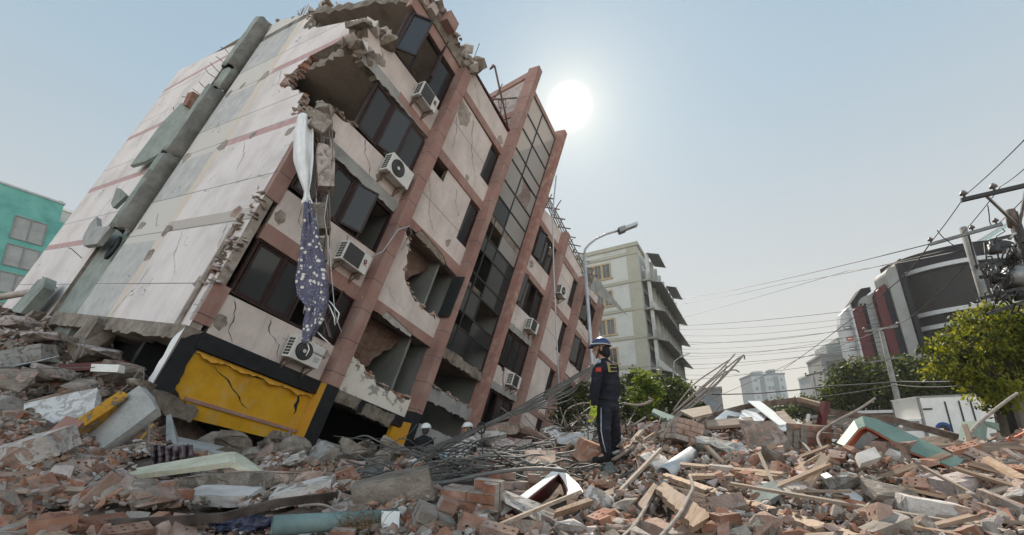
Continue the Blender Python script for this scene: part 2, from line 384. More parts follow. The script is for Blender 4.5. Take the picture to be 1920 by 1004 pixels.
# ------------------------------------------------------------------ ground
CT = []
for x, y, Y in [(-200, 1004, 2.5), (240, 1004, 2.5), (480, 1004, 2.5), (960, 1004, 2.5), (1440, 1004, 2.5), (1920, 1004, 2.5), (2200, 1004, 2.5),
                (0, 930, 3.5), (400, 935, 3.6), (800, 940, 3.5), (1200, 930, 3.7), (1600, 925, 3.6), (1920, 925, 3.5),
                (0, 850, 4.6), (180, 875, 4.8), (460, 893, 5.2), (700, 898, 5.5), (960, 890, 5.2), (1140, 862, 6.45), (1220, 846, 6.5), (1300, 850, 5.8),
                (1450, 868, 5.2), (1620, 862, 5.4), (1800, 872, 5.0), (1920, 872, 4.8),
                (1230, 812, 7.8), (1300, 792, 7.8), (1400, 788, 8.2), (1500, 800, 7.8), (1600, 812, 7.2), (1700, 826, 6.8), (1860, 838, 6.4),
                (0, 780, 6.2), (150, 805, 6.4), (250, 852, 6.4), (0, 700, 8.8), (130, 705, 9.4), (240, 740, 8.6), (0, 640, 12.0), (120, 640, 12.5), (230, 692, 9.8),
                (0, 585, 16.5), (110, 607, 14.6), (60, 596, 15.6), (-120, 560, 17.5), (-200, 640, 12), (-200, 760, 7),
                (480, 880, 8.0), (600, 893, 9.0)]:
    P = at(x, y, Y); CT.append((P.x, P.y, P.z))
CT += [(-2.4, 12, .05), (-1.3, 12, .05), (-3.4, 13.6, .25), (-.6, 13.5, .15), (.2, 11, .35), (1.3, 14, .1), (3.2, 9.6, 1.1), (4.6, 9.8, 1.15), (6.2, 9.4, .9), (.6, 17, 0), (-2.6, 9.3, .55), (-4.4, 11.4, .5), (-1.2, 8.6, .75),
       (3.6, 13, 0), (7, 14, 0), (12, 13, 0), (17, 12, 0), (3, 20, 0), (10, 20, 0), (20, 20, 0), (0, 30, 0), (12, 40, 0), (-2, 44, 0), (30, 30, 0), (14, 7, .7), (20, 7, .4),
       (-7, 12.5, .7), (-8, 14.5, .9), (-11, 15, 2.6), (-14, 18, 3.6), (-20, 22, 4.2), (-9, 20, 1.5), (-4, 22, .4), (-30, 24, 4.0), (-34, 36, .6), (-20, 36, .5), (-50, 20, 2), (-8, 30, .1),
       (-6.4, 9.9, .8), (-5.6, 10.8, .6), (-7.6, 8.6, 1.1), (-9.2, 10.6, 2.5), (0, 0, .7), (-6, 0, .8), (6, 0, .7), (-14, 0, 1), (14, 0, .6), (-24, 6, 2.5), (0, -8, .5)]
CT = np.array(CT)
_wr = random.Random(77); WAVES = []             # heaps and hollows of the rubble
for wl, am in ((3.1, .05), (2.4, .05), (1.9, .045), (1.5, .04), (1.25, .035), (1.0, .03), (.8, .026), (.65, .022), (.5, .018), (.42, .014), (1.7, .04), (.9, .026)):
    _a = _wr.uniform(0, 6.28); WAVES.append((2 * PI / wl * math.cos(_a), 2 * PI / wl * math.sin(_a), _wr.uniform(0, 6.28), am))
def hgt(xs, ys):
    xs = np.asarray(xs, float); ys = np.asarray(ys, float)
    d2 = (xs[..., None] - CT[:, 0]) ** 2 + (ys[..., None] - CT[:, 1]) ** 2 + .02
    w = d2 ** -1.9
    z = (w * CT[:, 2]).sum(-1) / w.sum(-1)
    b = 0
    for kx, ky, ph, am in WAVES: b = b + am * np.sin(kx * xs + ky * ys + ph)
    return z + b * np.clip((np.hypot(xs, ys) - 1.6) / 3.2, .25, 1) * np.clip((z - .05) / .5, 0, 1)
GX, GY = np.arange(-32, 24, .08), np.arange(-1, 42, .08)
GH = np.stack([hgt(GX, np.full_like(GX, y)) for y in GY])
def hq(xs, ys):                                 # the same, looked up in a fine table
    xs = np.asarray(xs, float); ys = np.asarray(ys, float)
    u = np.clip((xs - GX[0]) / .08, 0, len(GX) - 2.001); v = np.clip((ys - GY[0]) / .08, 0, len(GY) - 2.001); i = u.astype(int); j = v.astype(int); a = u - i; b = v - j
    return GH[j, i] * (1 - a) * (1 - b) + GH[j, i + 1] * a * (1 - b) + GH[j + 1, i] * (1 - a) * b + GH[j + 1, i + 1] * a * b
def h1(x, y): return float(hq(x, y))
def on_ground(px, py, ymax=40):                 # where the sight line of a pixel meets the rubble
    r = ray(px, py); lo, n = 1.6, .22
    for step in (.22, .02):
        t = np.arange(lo, ymax if step > .1 else lo + .26, step)
        X = CAM.x + r.x * t; Y = CAM.y + r.y * t; Z = CAM.z + r.z * t
        k = np.nonzero(Z < hq(X, Y))[0]
        if not len(k): return None if step > .1 else Vector((X[-1], Y[-1], Z[-1]))
        i = k[0]; lo = max(1.6, t[i] - .22)
    return Vector((X[i], Y[i], Z[i]))
def gn(x, y, e=.15):
    return Vector((h1(x - e, y) - h1(x + e, y), h1(x, y - e) - h1(x, y + e), 2 * e)).normalized()

def make_ground():
    def axis(parts):
        out = []
        for a, b, s in parts: out += list(np.arange(a, b, s))
        return np.array(out + [parts[-1][1]])
    xs = axis([(-60, -26, 1.5), (-26, -12, .35), (-12, 12, .14), (12, 22, .4), (22, 60, 2)])
    ys = axis([(-10, 1.5, .6), (1.5, 10, .11), (10, 22, .3), (22, 60, 1.5)])
    X, Y = np.meshgrid(xs, ys); Z = hgt(X, Y)
    fade = np.clip((np.hypot(X + 4, Y - 8) - 34) / 12, 0, 1); Z = Z * (1 - fade) - .3 * fade
    vs = []
    for x, y, z in zip(X.ravel(), Y.ravel(), Z.ravel()):
        a = min(1, max(0, (z - .02) / .3)) * .05
        vs.append((x, y, z - .05 + a * noise.noise(Vector((x * 2.2, y * 2.2, 0))) + a * .6 * noise.noise(Vector((x * 6, y * 6, 3)))))
    n = len(xs); fs = [(j * n + i, j * n + i + 1, (j + 1) * n + i + 1, (j + 1) * n + i) for j in range(len(ys) - 1) for i in range(n - 1)]
    b = MB(); b.add(vs, fs, MT['dirt'], True); o = b.build('rubble_ground', recalc=False); tag(o, kind='structure')
    m = nmat('dusty_asphalt', [(.06, .058, .055), (.10, .095, .09), (.15, .14, .13)], .6, .93, .4, 30, .01)
    b = MB(); b.add([(-1500, -60, -.02), (1500, -60, -.02), (1500, 2500, -.02), (-1500, 2500, -.02)], [(0, 1, 2, 3)], m)
    tag(b.build('street'), kind='structure')
make_ground()
# ------------------------------------------------------------------ the tilted block
R = random.Random(11)
def left_wall_mat():
    b = NB('left_wall_paint'); x, y, z = b.xyz()
    wob = b.math('MULTIPLY', b.math('SUBTRACT', b.noise(2.0, 3), .5), .05)
    zz = b.math('ADD', z, wob)
    n = b.noise(.55, 7, .6)
    base = b.ramp(n, [(.3, (.50, .445, .42)), (.52, (.65, .585, .56)), (.75, (.705, .64, .61))])
    st = b.noise(1.0, 6, .6, b.mapv((5, 5, .45)))                     # rain streaks
    base = b.mix(b.ramp(st, [(.5, 0), (.75, .35)]), base, (.47, .42, .40))
    gy = b.math('ADD', y, b.math('MULTIPLY', b.math('SUBTRACT', b.noise(1.5, 4), .5), .25))
    grey = None
    for lo, hi in ((.95, 2.45), (4.15, 5.95), (7.35, 9.1), (10.45, 12.3), (-.5, .9)):
        g = b.band(zz, lo, hi); grey = g if grey is None else b.math('ADD', grey, g, True)
    gr = b.math('MULTIPLY', b.band(gy, 5.1, 7.9), grey)
    base = b.mix(gr, base, b.ramp(b.noise(2.2, 6), [(.3, (.36, .35, .335)), (.7, (.50, .485, .465))]))
    be = b.math('MULTIPLY', b.band(gy, 4.6, 5.1), 1.0); base = b.mix(b.math('MULTIPLY', be, .7), base, (.56, .47, .38))
    base = b.mix(b.math('MULTIPLY', b.band(gy, 5.1, 7.9), b.math('SUBTRACT', 1.0, grey)), base, (.54, .50, .46))
    bd = None
    for lo, hi in ((2.76, 3.0), (5.98, 6.24), (9.32, 9.58), (12.72, 12.95)):
        g = b.band(zz, lo, hi); bd = g if bd is None else b.math('ADD', bd, g, True)
    bd = b.math('MULTIPLY', bd, b.math('ADD', b.math('GREATER_THAN', gy, 8.5), b.math('MULTIPLY', b.math('LESS_THAN', gy, 4.6), b.math('GREATER_THAN', z, 4.0)), True))
    lowb = b.math('MULTIPLY', b.band(zz, 2.7, 3.1), b.math('LESS_THAN', gy, 5.0)); base = b.mix(lowb, base, (.43, .38, .345))
    base = b.mix(bd, base, b.ramp(b.noise(3, 5), [(.3, (.40, .245, .235)), (.7, (.50, .335, .325))]))
    gv = None
    for c in (.94, 2.74, 4.17, 6.26, 7.35, 9.3, 10.45, 12.35):
        g = b.band(z, c - .014, c + .014); gv = g if gv is None else b.math('ADD', gv, g, True)
    base = b.mix(b.math('MULTIPLY', gv, .75), base, (.10, .085, .08))
    ck = b.n('ShaderNodeTexVoronoi', feature='DISTANCE_TO_EDGE'); ck.inputs['Scale'].default_value = .8
    ds = b.n('ShaderNodeVectorMath', operation='ADD'); nn = b.n('ShaderNodeTexNoise'); nn.inputs['Scale'].default_value = 3
    b.t.links.new(b.obj, nn.inputs[0]); b.t.links.new(b.obj, ds.inputs[0]); b.t.links.new(nn.outputs['Color'], ds.inputs[1]); b.t.links.new(ds.outputs[0], ck.inputs['Vector'])
    cr_ = b.math('MULTIPLY', b.math('LESS_THAN', ck.outputs['Distance'], .006), b.math('GREATER_THAN', b.noise(.8, 2, .5, b.mapv(loc=(9, 4, 2))), .60))
    base = b.mix(cr_, base, (.09, .075, .07))
    ch = b.math('GREATER_THAN', b.noise(3.2, 4, .55, b.mapv((1, 2.2, .8), (3, 3, 3))), .735)     # chipped render
    base = b.mix(ch, base, (.36, .30, .26))
    hgt_ = b.math('SUBTRACT', b.noise(30, 5), b.math('ADD', gv, b.math('ADD', cr_, ch)))
    return b.done(base, .9, hgt_, .35, .02, .2)
def panel_mat(name, c0, c1, grooves=(), crack=.62, chips=.76, chipcol=(.34, .29, .25)):
    b = NB(name); x, y, z = b.xyz()
    c = b.ramp(b.noise(.9, 7), [(.32, c0), (.62, c1)])
    st = b.noise(1.0, 6, .6, b.mapv((6, 6, .5))); c = b.mix(b.ramp(st, [(.52, 0), (.78, .4)]), c, tuple(v * .62 for v in c0))
    ck = b.n('ShaderNodeTexVoronoi', feature='DISTANCE_TO_EDGE'); ck.inputs['Scale'].default_value = .9
    ds = b.n('ShaderNodeVectorMath', operation='ADD'); nn = b.n('ShaderNodeTexNoise'); nn.inputs['Scale'].default_value = 2.5
    b.t.links.new(b.obj, nn.inputs[0]); b.t.links.new(b.obj, ds.inputs[0]); b.t.links.new(nn.outputs['Color'], ds.inputs[1]); b.t.links.new(ds.outputs[0], ck.inputs['Vector'])
    k = b.math('MULTIPLY', b.math('LESS_THAN', ck.outputs['Distance'], .008), b.math('GREATER_THAN', b.noise(.7, 2), crack))
    for g in grooves: k = b.math('ADD', k, b.band(z, g - .012, g + .012), True)
    c = b.mix(b.math('MULTIPLY', k, .85), c, (.07, .055, .05))
    sp = b.math('GREATER_THAN', b.noise(4.5, 5, .6), chips); c = b.mix(sp, c, chipcol)
    dst = b.ramp(b.noise(1.7, 8, .7, b.mapv((1, 1, .6), (2, 5, 1))), [(.46, 0), (.75, .5)]); c = b.mix(dst, c, (.40, .345, .305))
    return b.done(c, .88, b.math('SUBTRACT', b.noise(35, 5), b.math('ADD', k, sp)), .3, .015, .22)
MT['leftwall'] = left_wall_mat()
MT['panel'] = panel_mat('facade_panel_paint', (.53, .455, .415), (.68, .595, .555), (7.15, 10.55))
MT['flake'] = None
def flake_mat():
    b = NB('flaking_render'); n = b.noise(2.6, 4, .55, None, .6)
    c = b.ramp(n, [(.40, (.30, .285, .265)), (.44, (.36, .34, .31)), (.455, (.64, .60, .53)), (.55, (.70, .655, .585))])
    return b.done(c, .9, n, .8, .03)
MT['flake'] = flake_mat()
MT['pil'] = panel_mat('pilaster_paint', (.26, .148, .122), (.345, .205, .172), tuple(i * 1.0 - .8 for i in range(19)), .66, .70, (.46, .37, .30)); MT['mauve'] = panel_mat('band_paint', (.26, .145, .12), (.35, .205, .172), (), .64, .69, (.44, .37, .32))
MT['pilflake'] = nmat('flaking_pilaster_paint', [(.32, .16, .135), (.38, .21, .175), (.50, .38, .26)], 3.0, .85, .4, 18, .01, lo=.35, hi=.72)
def frosted():
    m = bpy.data.materials.new('frosted_stair_pane'); m.use_nodes = True; t = m.node_tree; p = t.nodes['Principled BSDF']; p.inputs['Base Color'].default_value = (.50, .47, .45, 1); p.inputs['Roughness'].default_value = .35
    tr = t.nodes.new('ShaderNodeBsdfTranslucent'); tr.inputs[0].default_value = (.62, .58, .54, 1); ms = t.nodes.new('ShaderNodeMixShader'); ms.inputs[0].default_value = .5
    t.links.new(p.outputs[0], ms.inputs[1]); t.links.new(tr.outputs[0], ms.inputs[2]); t.links.new(ms.outputs[0], t.nodes['Material Output'].inputs[0]); return m
MT['lightpane'] = frosted(); MT['shadecon'] = nmat('shaded_casing_concrete', [(.11, .105, .095), (.17, .165, .15), (.23, .22, .20)], 1.6, .95, .5, 20, .02)
MT['curtain'] = nmat('old_curtain', [(.05, .035, .035), (.12, .085, .08)], 3, .95, .2, 20, .01)

block = thing('collapsed_building', 'leaning five-storey pale pink building with mauve pilasters, half collapsed onto the rubble', 'building', M=BM)
XF = lambda a, b, t: (a, t, b)                  # facade plane: outline in (x, z), thickness in y
XL = lambda a, b, t: (t, a, b)                  # left wall plane: outline in (y, z), thickness in x
def fwall(name, pts, holes, y0, y1, mat, side=None, amp=.07, step=.12):
    b = MB(); b.prism(outline(pts, R, amp, step), [outline(h, R, amp, step) for h in holes], XF, y0, y1, mat, side or MT['concrete']); return b.build(name, block)
def fbox(name, x0, x1, y0, y1, z0, z1, mat, par=None):
    b = MB(); b.box(x0, x1, y0, y1, z0, z1, mat); return b.build(name, par or block)

# left wall, near portion: corner torn open at two storeys
near = [(.02, -.14), (7.75, -.14), (7.75, 13.0), (7.55, 13.55), (6.3, 13.1, 1), (4.55, 12.5), (4.25, 12.2, 1), (4.3, 11.55, 1), (3.2, 11.05), (.1, 10.05), (.02, 9.62, 1), (.3, 9.4), (2.3, 9.3, 1),
        (2.95, 8.7, 1), (2.85, 8.1, 1), (1.25, 7.35, 1), (1.05, 6.5, 1), (.25, 6.15, 1), (.02, 5.95)]
b = MB(); b.prism(outline(near, R, .09, .14), [], XL, 0, .24, MT['leftwall'], MT['mortar'])
b.build('left_wall', block)
far_ = [(10.45, -.9), (17.75, -.9), (17.75, 14.35), (17.2, 14.45), (17.0, 14.35), (13.5, 14.0), (10.45, 13.45)]
b = MB(); b.prism(far_, [], XL, 0, .24, MT['leftwall'], MT['concrete']); b.box(.0, .3, 10.6, 17.2, 14.0, 14.02, MT['greycon'])
b.build('left_wall', block)
# strip of bare concrete between them with the torn casing of the duct
duct = fbox('duct_back_wall', .10, .3, 7.75, 10.45, -.9, 12.9, MT['greencon'])
def casing(y0, y1, z0, z1, dep, name='duct_casing', lean=0.0, sx=0.0, twist=0.0):
    b = MB(); n = max(3, int((z1 - z0) / .35)); prof = [(-dep * math.sin(PI * i / 9) ** .8 if 0 < i < 9 else 0, y0 + (y1 - y0) * (1 - math.cos(PI * i / 9)) / 2) for i in range(10)]
    inn = [(p[0] * .82 + .0, y0 + .09 + (p[1] - y0) * ((y1 - y0 - .18) / (y1 - y0))) for p in prof]
    vs = []; fs = []; N = len(prof) * 2
    for i in range(n + 1):
        t = i / n; z = z0 + (z1 - z0) * t
        for (px, py) in prof + inn[::-1]:
            j = R.uniform(-.012, .012); zz = z + (R.uniform(-.08, .08) if i in (0, n) else 0)
            vs.append((px + j - sx + lean * t, py + j + twist * t, zz))
    for i in range(n):
        for k in range(N): fs.append((i * N + k, i * N + (k + 1) % N, (i + 1) * N + (k + 1) % N, (i + 1) * N + k))
    h = len(prof)
    for i in (0, n):
        for k in range(h - 1): fs.append((i * N + k, i * N + k + 1, i * N + N - 2 - k, i * N + N - 1 - k))
    b.add(vs, fs, MT['greencon']); o = b.build(name, block, recalc=True); o.data.materials.append(MT['shadecon'])
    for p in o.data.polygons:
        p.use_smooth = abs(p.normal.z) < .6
        if p.normal.y < -.45: p.material_index = 1  # right-hand side of the casing coloured darker to paint in its shade
    return o
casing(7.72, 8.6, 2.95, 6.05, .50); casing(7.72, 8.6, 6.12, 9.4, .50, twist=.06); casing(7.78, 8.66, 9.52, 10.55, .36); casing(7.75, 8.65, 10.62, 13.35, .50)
# leaning shells torn off the strip
def shell(pts, th, mat, name):
    b = MB(); o = [Vector(p) for p in pts]; nrm = (o[1] - o[0]).cross(o[2] - o[0]).normalized() * th
    n = len(o); b.add(o + [p + nrm for p in o], [tuple(range(n))[::-1], tuple(range(n, 2 * n))] + [(i, (i + 1) % n, (i + 1) % n + n, i + n) for i in range(n)], mat); return b.build(name, block)
shell([(-.2, 11.9, 6.3), (-.2, 10.3, 6.2), (-.1, 9.4, 6.6), (-.05, 8.9, 9.2), (-.15, 9.9, 9.4), (-.3, 10.5, 9.2), (-.3, 11.2, 8.2)], .12, MT['greencon'], 'torn_casing_shell')
shell([(-.2, 11.0, 2.7), (-.2, 10.2, 2.3), (-.2, 8.8, 2.3), (-.2, 8.6, 2.95), (-.25, 10.0, 3.1), (-.25, 10.9, 3.6), (-.25, 11.1, 3.3)], .16, MT['greycon'], 'torn_casing_shell')
shell([(-.3, 10.2, 4.0), (-.3, 10.9, 4.3), (-.5, 10.4, 4.8), (-.3, 9.7, 4.5)], .12, MT['greencon'], 'torn_casing_shell')
shell([(-.25, 12.4, -.5), (-.25, 10.8, -.5), (-.25, 10.3, .5), (-.25, 10.9, .9), (-.25, 11.7, .8)], .3, MT['greencon'], 'torn_casing_shell')
shell([(-.2, 9.9, 9.0), (-.2, 9.3, 8.8), (-.3, 9.2, 9.4), (-.3, 9.8, 9.5)], .25, MT['brick'], 'torn_casing_shell')
for y, z, s in ((8.25, 2.3, .5),):
    pts = [Vector((-.06, y + s * .4 * math.cos(a), z + s * .8 * math.sin(a))) for a in [i * PI / 7 for i in range(15)]]
    b = MB(); b.tube(pts, .06, MT['black'], 8); b.build('black_rubber_seal', block)
def sbar(pts):
    b = MB(); b.tube(pts, .016, MT['rust'], 5); b.build('starter_bar', block)
if 1:                                           # starter bars sticking out of the duct and the roof corner
  for y, z in ((9.6, 9.6), (9.7, 10.1), (9.8, 10.9), (9.9, 11.2), (9.8, 11.7), (9.9, 12.2), (10.8, 8.9), (11.2, 2.0), (11.6, .7), (10.3, 9.4)):
    sbar([(0.1, y, z), (-.35, y + R.uniform(.1, .4), z + R.uniform(.0, .35)), (-.45, y + R.uniform(.1, .5), z + R.uniform(.1, .4))])
  for k in range(5): sbar([(.2, 6.0 - k * .1, 13.0), (.15, 6.1 + R.uniform(-.4, .5), 13.9)])
# ground-floor beam along the foot of the left wall, and white return of the corner
fwall_l = outline([(.0, -.46, 1), (9.6, -.62), (9.7, -.145), (.0, -.145)], R, .05, .2)
b = MB(); b.prism(fwall_l, [], XL, -.06, .5, MT['concrete']); b.build('floor_beam', block)
b = MB(); b.prism(outline([(-.02, -1.55), (.22, -1.66, 1), (.26, -.5, 1), (-.02, -.2)], R, .04, .12), [], XL, -.07, .2, MT['paleband'], MT['concrete']); b.build('corner_return', block)
for y0, y1, z0, z1 in ((4.6, 5.3, -1.5, -.3), ):
    b = MB(); b.add(*(lambda me: ([v.co + Vector((.0, 5.0, -.85)) for v in me.vertices], [tuple(p.vertices) for p in me.polygons]))(chunk_mesh('c', R, .7, 1.3, 1.3, [MT['concrete']], 16, 1, .05)), MT['concrete']); b.build('broken_beam_end', block)
b = MB()
for k in range(60):                             # brick core showing along the broken corner of the lower storeys
    z = R.uniform(.9, 3.5); me = chunk_mesh('c', R, .18, .30, .10, [MT['mortar']], 10, 0)
    c = Vector((R.uniform(-.1, .14), R.uniform(-.05, .42), z)); q = Euler((R.uniform(-.3, .3), R.uniform(-.3, .3), R.uniform(-.4, .4))).to_matrix()
    b.add([q @ v.co + c for v in me.vertices], [tuple(p.vertices) for p in me.polygons], R.choice([MT['mortar'], MT['mortar'], MT['plaster'], MT['brickdust']]))
b.build('broken_brick_core', block)
b = MB(); b.box(-.05, .0, .45, .62, -.3, 2.9, MT['concrete']); b.box(-.035, .02, .62, .74, -.35, 2.5, MT['pinkplaster']); b.build('exposed_column_edge', block)

def edge_bits(pts, n, mats, s=(.14, .22, .09), yr=(-.02, .26), drop=.05):
    b = MB(); brick = mats[0] is MT['brick']
    for _ in range(n):
        i = R.randrange(len(pts) - 1); t = R.random(); x = pts[i][0] + (pts[i + 1][0] - pts[i][0]) * t; z = pts[i][1] + (pts[i + 1][1] - pts[i][1]) * t
        if brick and R.random() < .75:          # courses left standing like broken teeth
            z = round((z + R.uniform(-drop, drop * .6)) / .08) * .08; L = R.uniform(.1, .24); w = .07
            me = chunk_mesh('c', R, L, .115, w, [mats[0]], 8, 0, shape=[(p * R.uniform(.8, 1), q * R.uniform(.85, 1), r * R.uniform(.85, 1)) for p in (-1, 1) for q in (-1, 1) for r in (-1, 1)]); q = Euler((R.gauss(0, .06), R.gauss(0, .06), R.gauss(0, .12))).to_matrix()
        else:
            k = R.choice((.3, .45, .7, 1.0, 1.3, 2.1)); me = chunk_mesh('c', R, s[0] * k * R.uniform(.6, 1.5), s[1] * k * R.uniform(.6, 1.3), s[2] * k * R.uniform(.6, 1.4), [mats[0]], 10, 0); q = Euler((R.uniform(-.5, .5), R.uniform(-.5, .5), R.uniform(-.7, .7))).to_matrix()
        c = Vector((x + R.uniform(-.06, .06), R.uniform(*yr), z + (0 if brick else R.uniform(-drop, drop))))
        b.add([q @ v.co + c for v in me.vertices], [tuple(p.vertices) for p in me.polygons], R.choice(mats))
    b.build('broken_brick_edge', block); return b
BR = [MT['brick'], MT['brickdust'], MT['mortar'], MT['brickdust'], MT['concrete']]
CC = [MT['concrete'], MT['mortar'], MT['concrete'], MT['plaster']]
def edge_bits_l(pts, n, mats, s=.16):
    b = MB(); brick = mats[0] is MT['brick']
    for _ in range(n):
        i = R.randrange(len(pts) - 1); t = R.random(); y = pts[i][0] + (pts[i + 1][0] - pts[i][0]) * t; z = pts[i][1] + (pts[i + 1][1] - pts[i][1]) * t
        if brick and R.random() < .8:
            z = round((z + R.uniform(-.1, .06)) / .08) * .08
            me = chunk_mesh('c', R, .115, R.uniform(.1, .3), .07, [mats[0]], 8, 0, shape=[(p * R.uniform(.85, 1), q * R.uniform(.8, 1), r * R.uniform(.85, 1)) for p in (-1, 1) for q in (-1, 1) for r in (-1, 1)]); q = Euler((R.gauss(0, .06), R.gauss(0, .06), R.gauss(0, .1))).to_matrix(); dz = 0
        else:
            k = R.choice((.35, .5, .9, 1.3, 2.0)); me = chunk_mesh('c', R, .22 * k * R.uniform(.6, 1.3), s * k * R.uniform(.6, 1.6), s * k * .6 * R.uniform(.6, 1.5), [mats[0]], 10, 0); q = Euler((R.uniform(-.4, .4), R.uniform(-.4, .4), R.uniform(-.4, .4))).to_matrix(); dz = R.uniform(-.06, .06)
        c = Vector((R.uniform(.03, .24), y + R.uniform(-.06, .06), z + dz))
        b.add([q @ v.co + c for v in me.vertices], [tuple(p.vertices) for p in me.polygons], R.choice(mats))
    b.build('broken_brick_edge', block)
edge_bits_l([(2.3, 9.25), (2.9, 8.7), (2.8, 8.1)], 55, BR, .17); edge_bits_l([(1.25, 7.3), (1.05, 6.5), (.3, 6.15)], 60, BR); edge_bits_l([(4.5, 12.4), (4.2, 11.9), (3.3, 11.1)], 30, CC)
edge_bits_l([(7.5, 13.5), (6.3, 13.1), (4.6, 12.6), (3.6, 12.9), (2.4, 13.2)], 40, CC)

def crack_l(pts, w=.015, x=-.004, mat='black'):
    P = []
    for p, q in zip(pts, pts[1:]): P += jag(p, q, .05, .1, R)
    P.append(pts[-1]); b = MB(); L = []; Q = []
    for i, p in enumerate(P): k = w * R.uniform(.2, 1.3) * (.25 if i in (0, len(P) - 1) else 1); L.append((x, p[0] - k, p[1])); Q.append((x, p[0] + k, p[1] + k * .5))
    b.add(L + Q, [(i, i + 1, len(P) + i + 1, len(P) + i) for i in range(len(P) - 1)], MT[mat]); b.build('wall_crack', block)
for p in ([(4.9, -.1), (4.6, .5), (4.35, .9), (4.3, 1.5)], [(3.2, 5.9), (2.6, 5.2), (2.5, 4.6)], [(1.1, 2.7), (.9, 2.0), (.5, 1.4)], [(2.0, 4.1), (1.2, 4.3), (.4, 4.0)], [(3.8, 9.2), (3.4, 8.4), (2.8, 8.2)], [(6.5, 3.6), (6.0, 3.1), (5.2, 2.9)], [(3.6, 2.7), (3.2, 1.9), (2.4, 1.2)], [(13.5, 5.9), (13.0, 5.0), (13.2, 4.2)], [(1.6, 11.0), (1.5, 10.5)], [(15.5, 9.3), (15.0, 8.2)], [(5.6, 12.3), (5.2, 11.4)]): crack_l(p, R.uniform(.008, .02))
def scar_l(y, z, s_, mat='mortar'):
    b = MB(); b.prism(outline([(y + s_ * math.cos(a) * R.uniform(.5, 1.5), z + s_ * math.sin(a) * R.uniform(.4, 1.1), 1) for a in [i * .785 for i in range(8)]], R, .025, .06), [], XL, -.007, .0, MT[mat]); b.build('plaster_scar', block)
for y, z, s_, m in ((4.7, 6.05, .3, 'mortar'), (4.75, 2.8, .28, 'concrete'), (5.0, 9.35, .3, 'mortar'), (4.9, 1.9, .22, 'concrete'), (1.0, 3.0, .22, 'brickdust'), (.8, 1.0, .25, 'concrete'), (7.3, 6.1, .3, 'mortar'), (7.2, 3.2, .25, 'mortar'), (2.9, 6.1, .16, 'mortar'), (.7, 5.7, .2, 'mortar'), (11.5, 6.2, .2, 'mortar'), (6.5, 9.4, .2, 'mortar'), (7.4, 9.3, .25, 'mortar')): scar_l(y, z, s_, m)
# floors, roof slab, rooms behind the facade
def slab(name, x0, x1, y0, y1, z0, z1, mat, cut=None):
    pts = cut or [(x0, y0), (x1, y0), (x1, y1), (x0, y1)]
    b = MB(); b.prism(outline(pts, R, .07, .16), [], lambda a, c, t: (a, c, t), z0, z1, mat, MT['concrete']); return b.build(name, block)
slab('floor_slab', .3, 21.2, .24, 17.5, -.45, -.16, MT['concrete']); slab('floor_slab', .3, 21.2, .24, 17.5, 2.58, 2.8, MT['soffit']); slab('floor_slab', .3, 21.2, .24, 17.5, 5.72, 5.98, MT['soffit'])
slab('floor_slab', 0, 0, 0, 0, 8.86, 9.2, MT['soffit'], [(.25, 2.9, 1), (.12, .1, 1), (.9, .02), (13.6, .02), (13.6, 17.5), (.25, 17.5)])
slab('roof_slab', 0, 0, 0, 0, 12.28, 12.62, MT['soffit'], [(.0, 4.5, 1), (.5, 1.6, 1), (1.0, .05), (7.3, .05), (7.3, 17.5), (.25, 17.5), (.0, 8)])
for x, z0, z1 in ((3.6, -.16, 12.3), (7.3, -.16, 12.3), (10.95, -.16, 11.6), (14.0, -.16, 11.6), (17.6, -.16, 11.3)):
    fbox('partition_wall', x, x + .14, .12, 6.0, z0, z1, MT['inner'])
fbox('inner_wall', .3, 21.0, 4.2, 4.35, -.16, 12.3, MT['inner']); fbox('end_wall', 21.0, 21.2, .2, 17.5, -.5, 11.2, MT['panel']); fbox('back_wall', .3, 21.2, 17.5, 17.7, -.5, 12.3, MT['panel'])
slab('roof_slab', 7.3, 21.2, .3, 17.5, 11.0, 11.2, MT['soffit'])

# --- bay one
cg = .36
b = MB()
b.box(0, cg, -.03, .2, .0, 1.0, MT['pil']); b.build('corner_pilaster', block); b = MB(); b.box(0, cg, -.03, .2, 3.45, 5.2, MT['pil']); b.build('corner_pilaster', block)
b = MB(); b.prism(outline([(-.07, -1.62), (.34, -1.6, 1), (.30, -.50), (.28, -.14, 1), (-.05, -.45)], R, .02, .1), [], XF, -.07, .2, MT['black'], MT['concrete']); b.build('black_corner_pier', block)
b = MB(); b.box(.28, 3.5, -.13, .2, -.53, -.15, MT['black']); b.build('black_band', block)
pts = outline([(.30, -1.45), (.30, -.72), (.34, -.62, 1), (1.4, -.66, 1), (2.8, -.62, 1), (3.5, -.53), (3.5, -1.62), (3.4, -1.93), (.95, -1.97, 1), (.8, -1.75, 1)], R, .03, .12)
b = MB(); b.prism(pts, [], XF, -.02, .2, MT['yellow'], MT['pinkplaster'])
yp = b.build('yellow_wall_panel', block)
b = MB(); b.box(.6, 3.45, -.075, .0, -1.63, -1.555, MT['mauve']); b.box(.62, 3.45, -.06, .0, -1.555, -1.53, MT['yelloworange']); b.build('trim_ledge', block)
b = MB()                                        # peeling strip under the black band
nn_ = 40
for i in range(nn_):
    pass
vs = []; fs = []
for i in range(nn_ + 1):
    x = .35 + 3.1 * i / nn_; k = .10 * math.sin(i * .33) ** 2 + .05 * R.random()
    vs += [(x, -.03, -.56), (x, -.06 - k, -.60 - k * .6 - .05 * R.random())]
for i in range(nn_): fs.append((2 * i, 2 * i + 1, 2 * i + 3, 2 * i + 2))
b.add(vs, fs, MT['yelloworange']); b.build('peeling_paint', block)
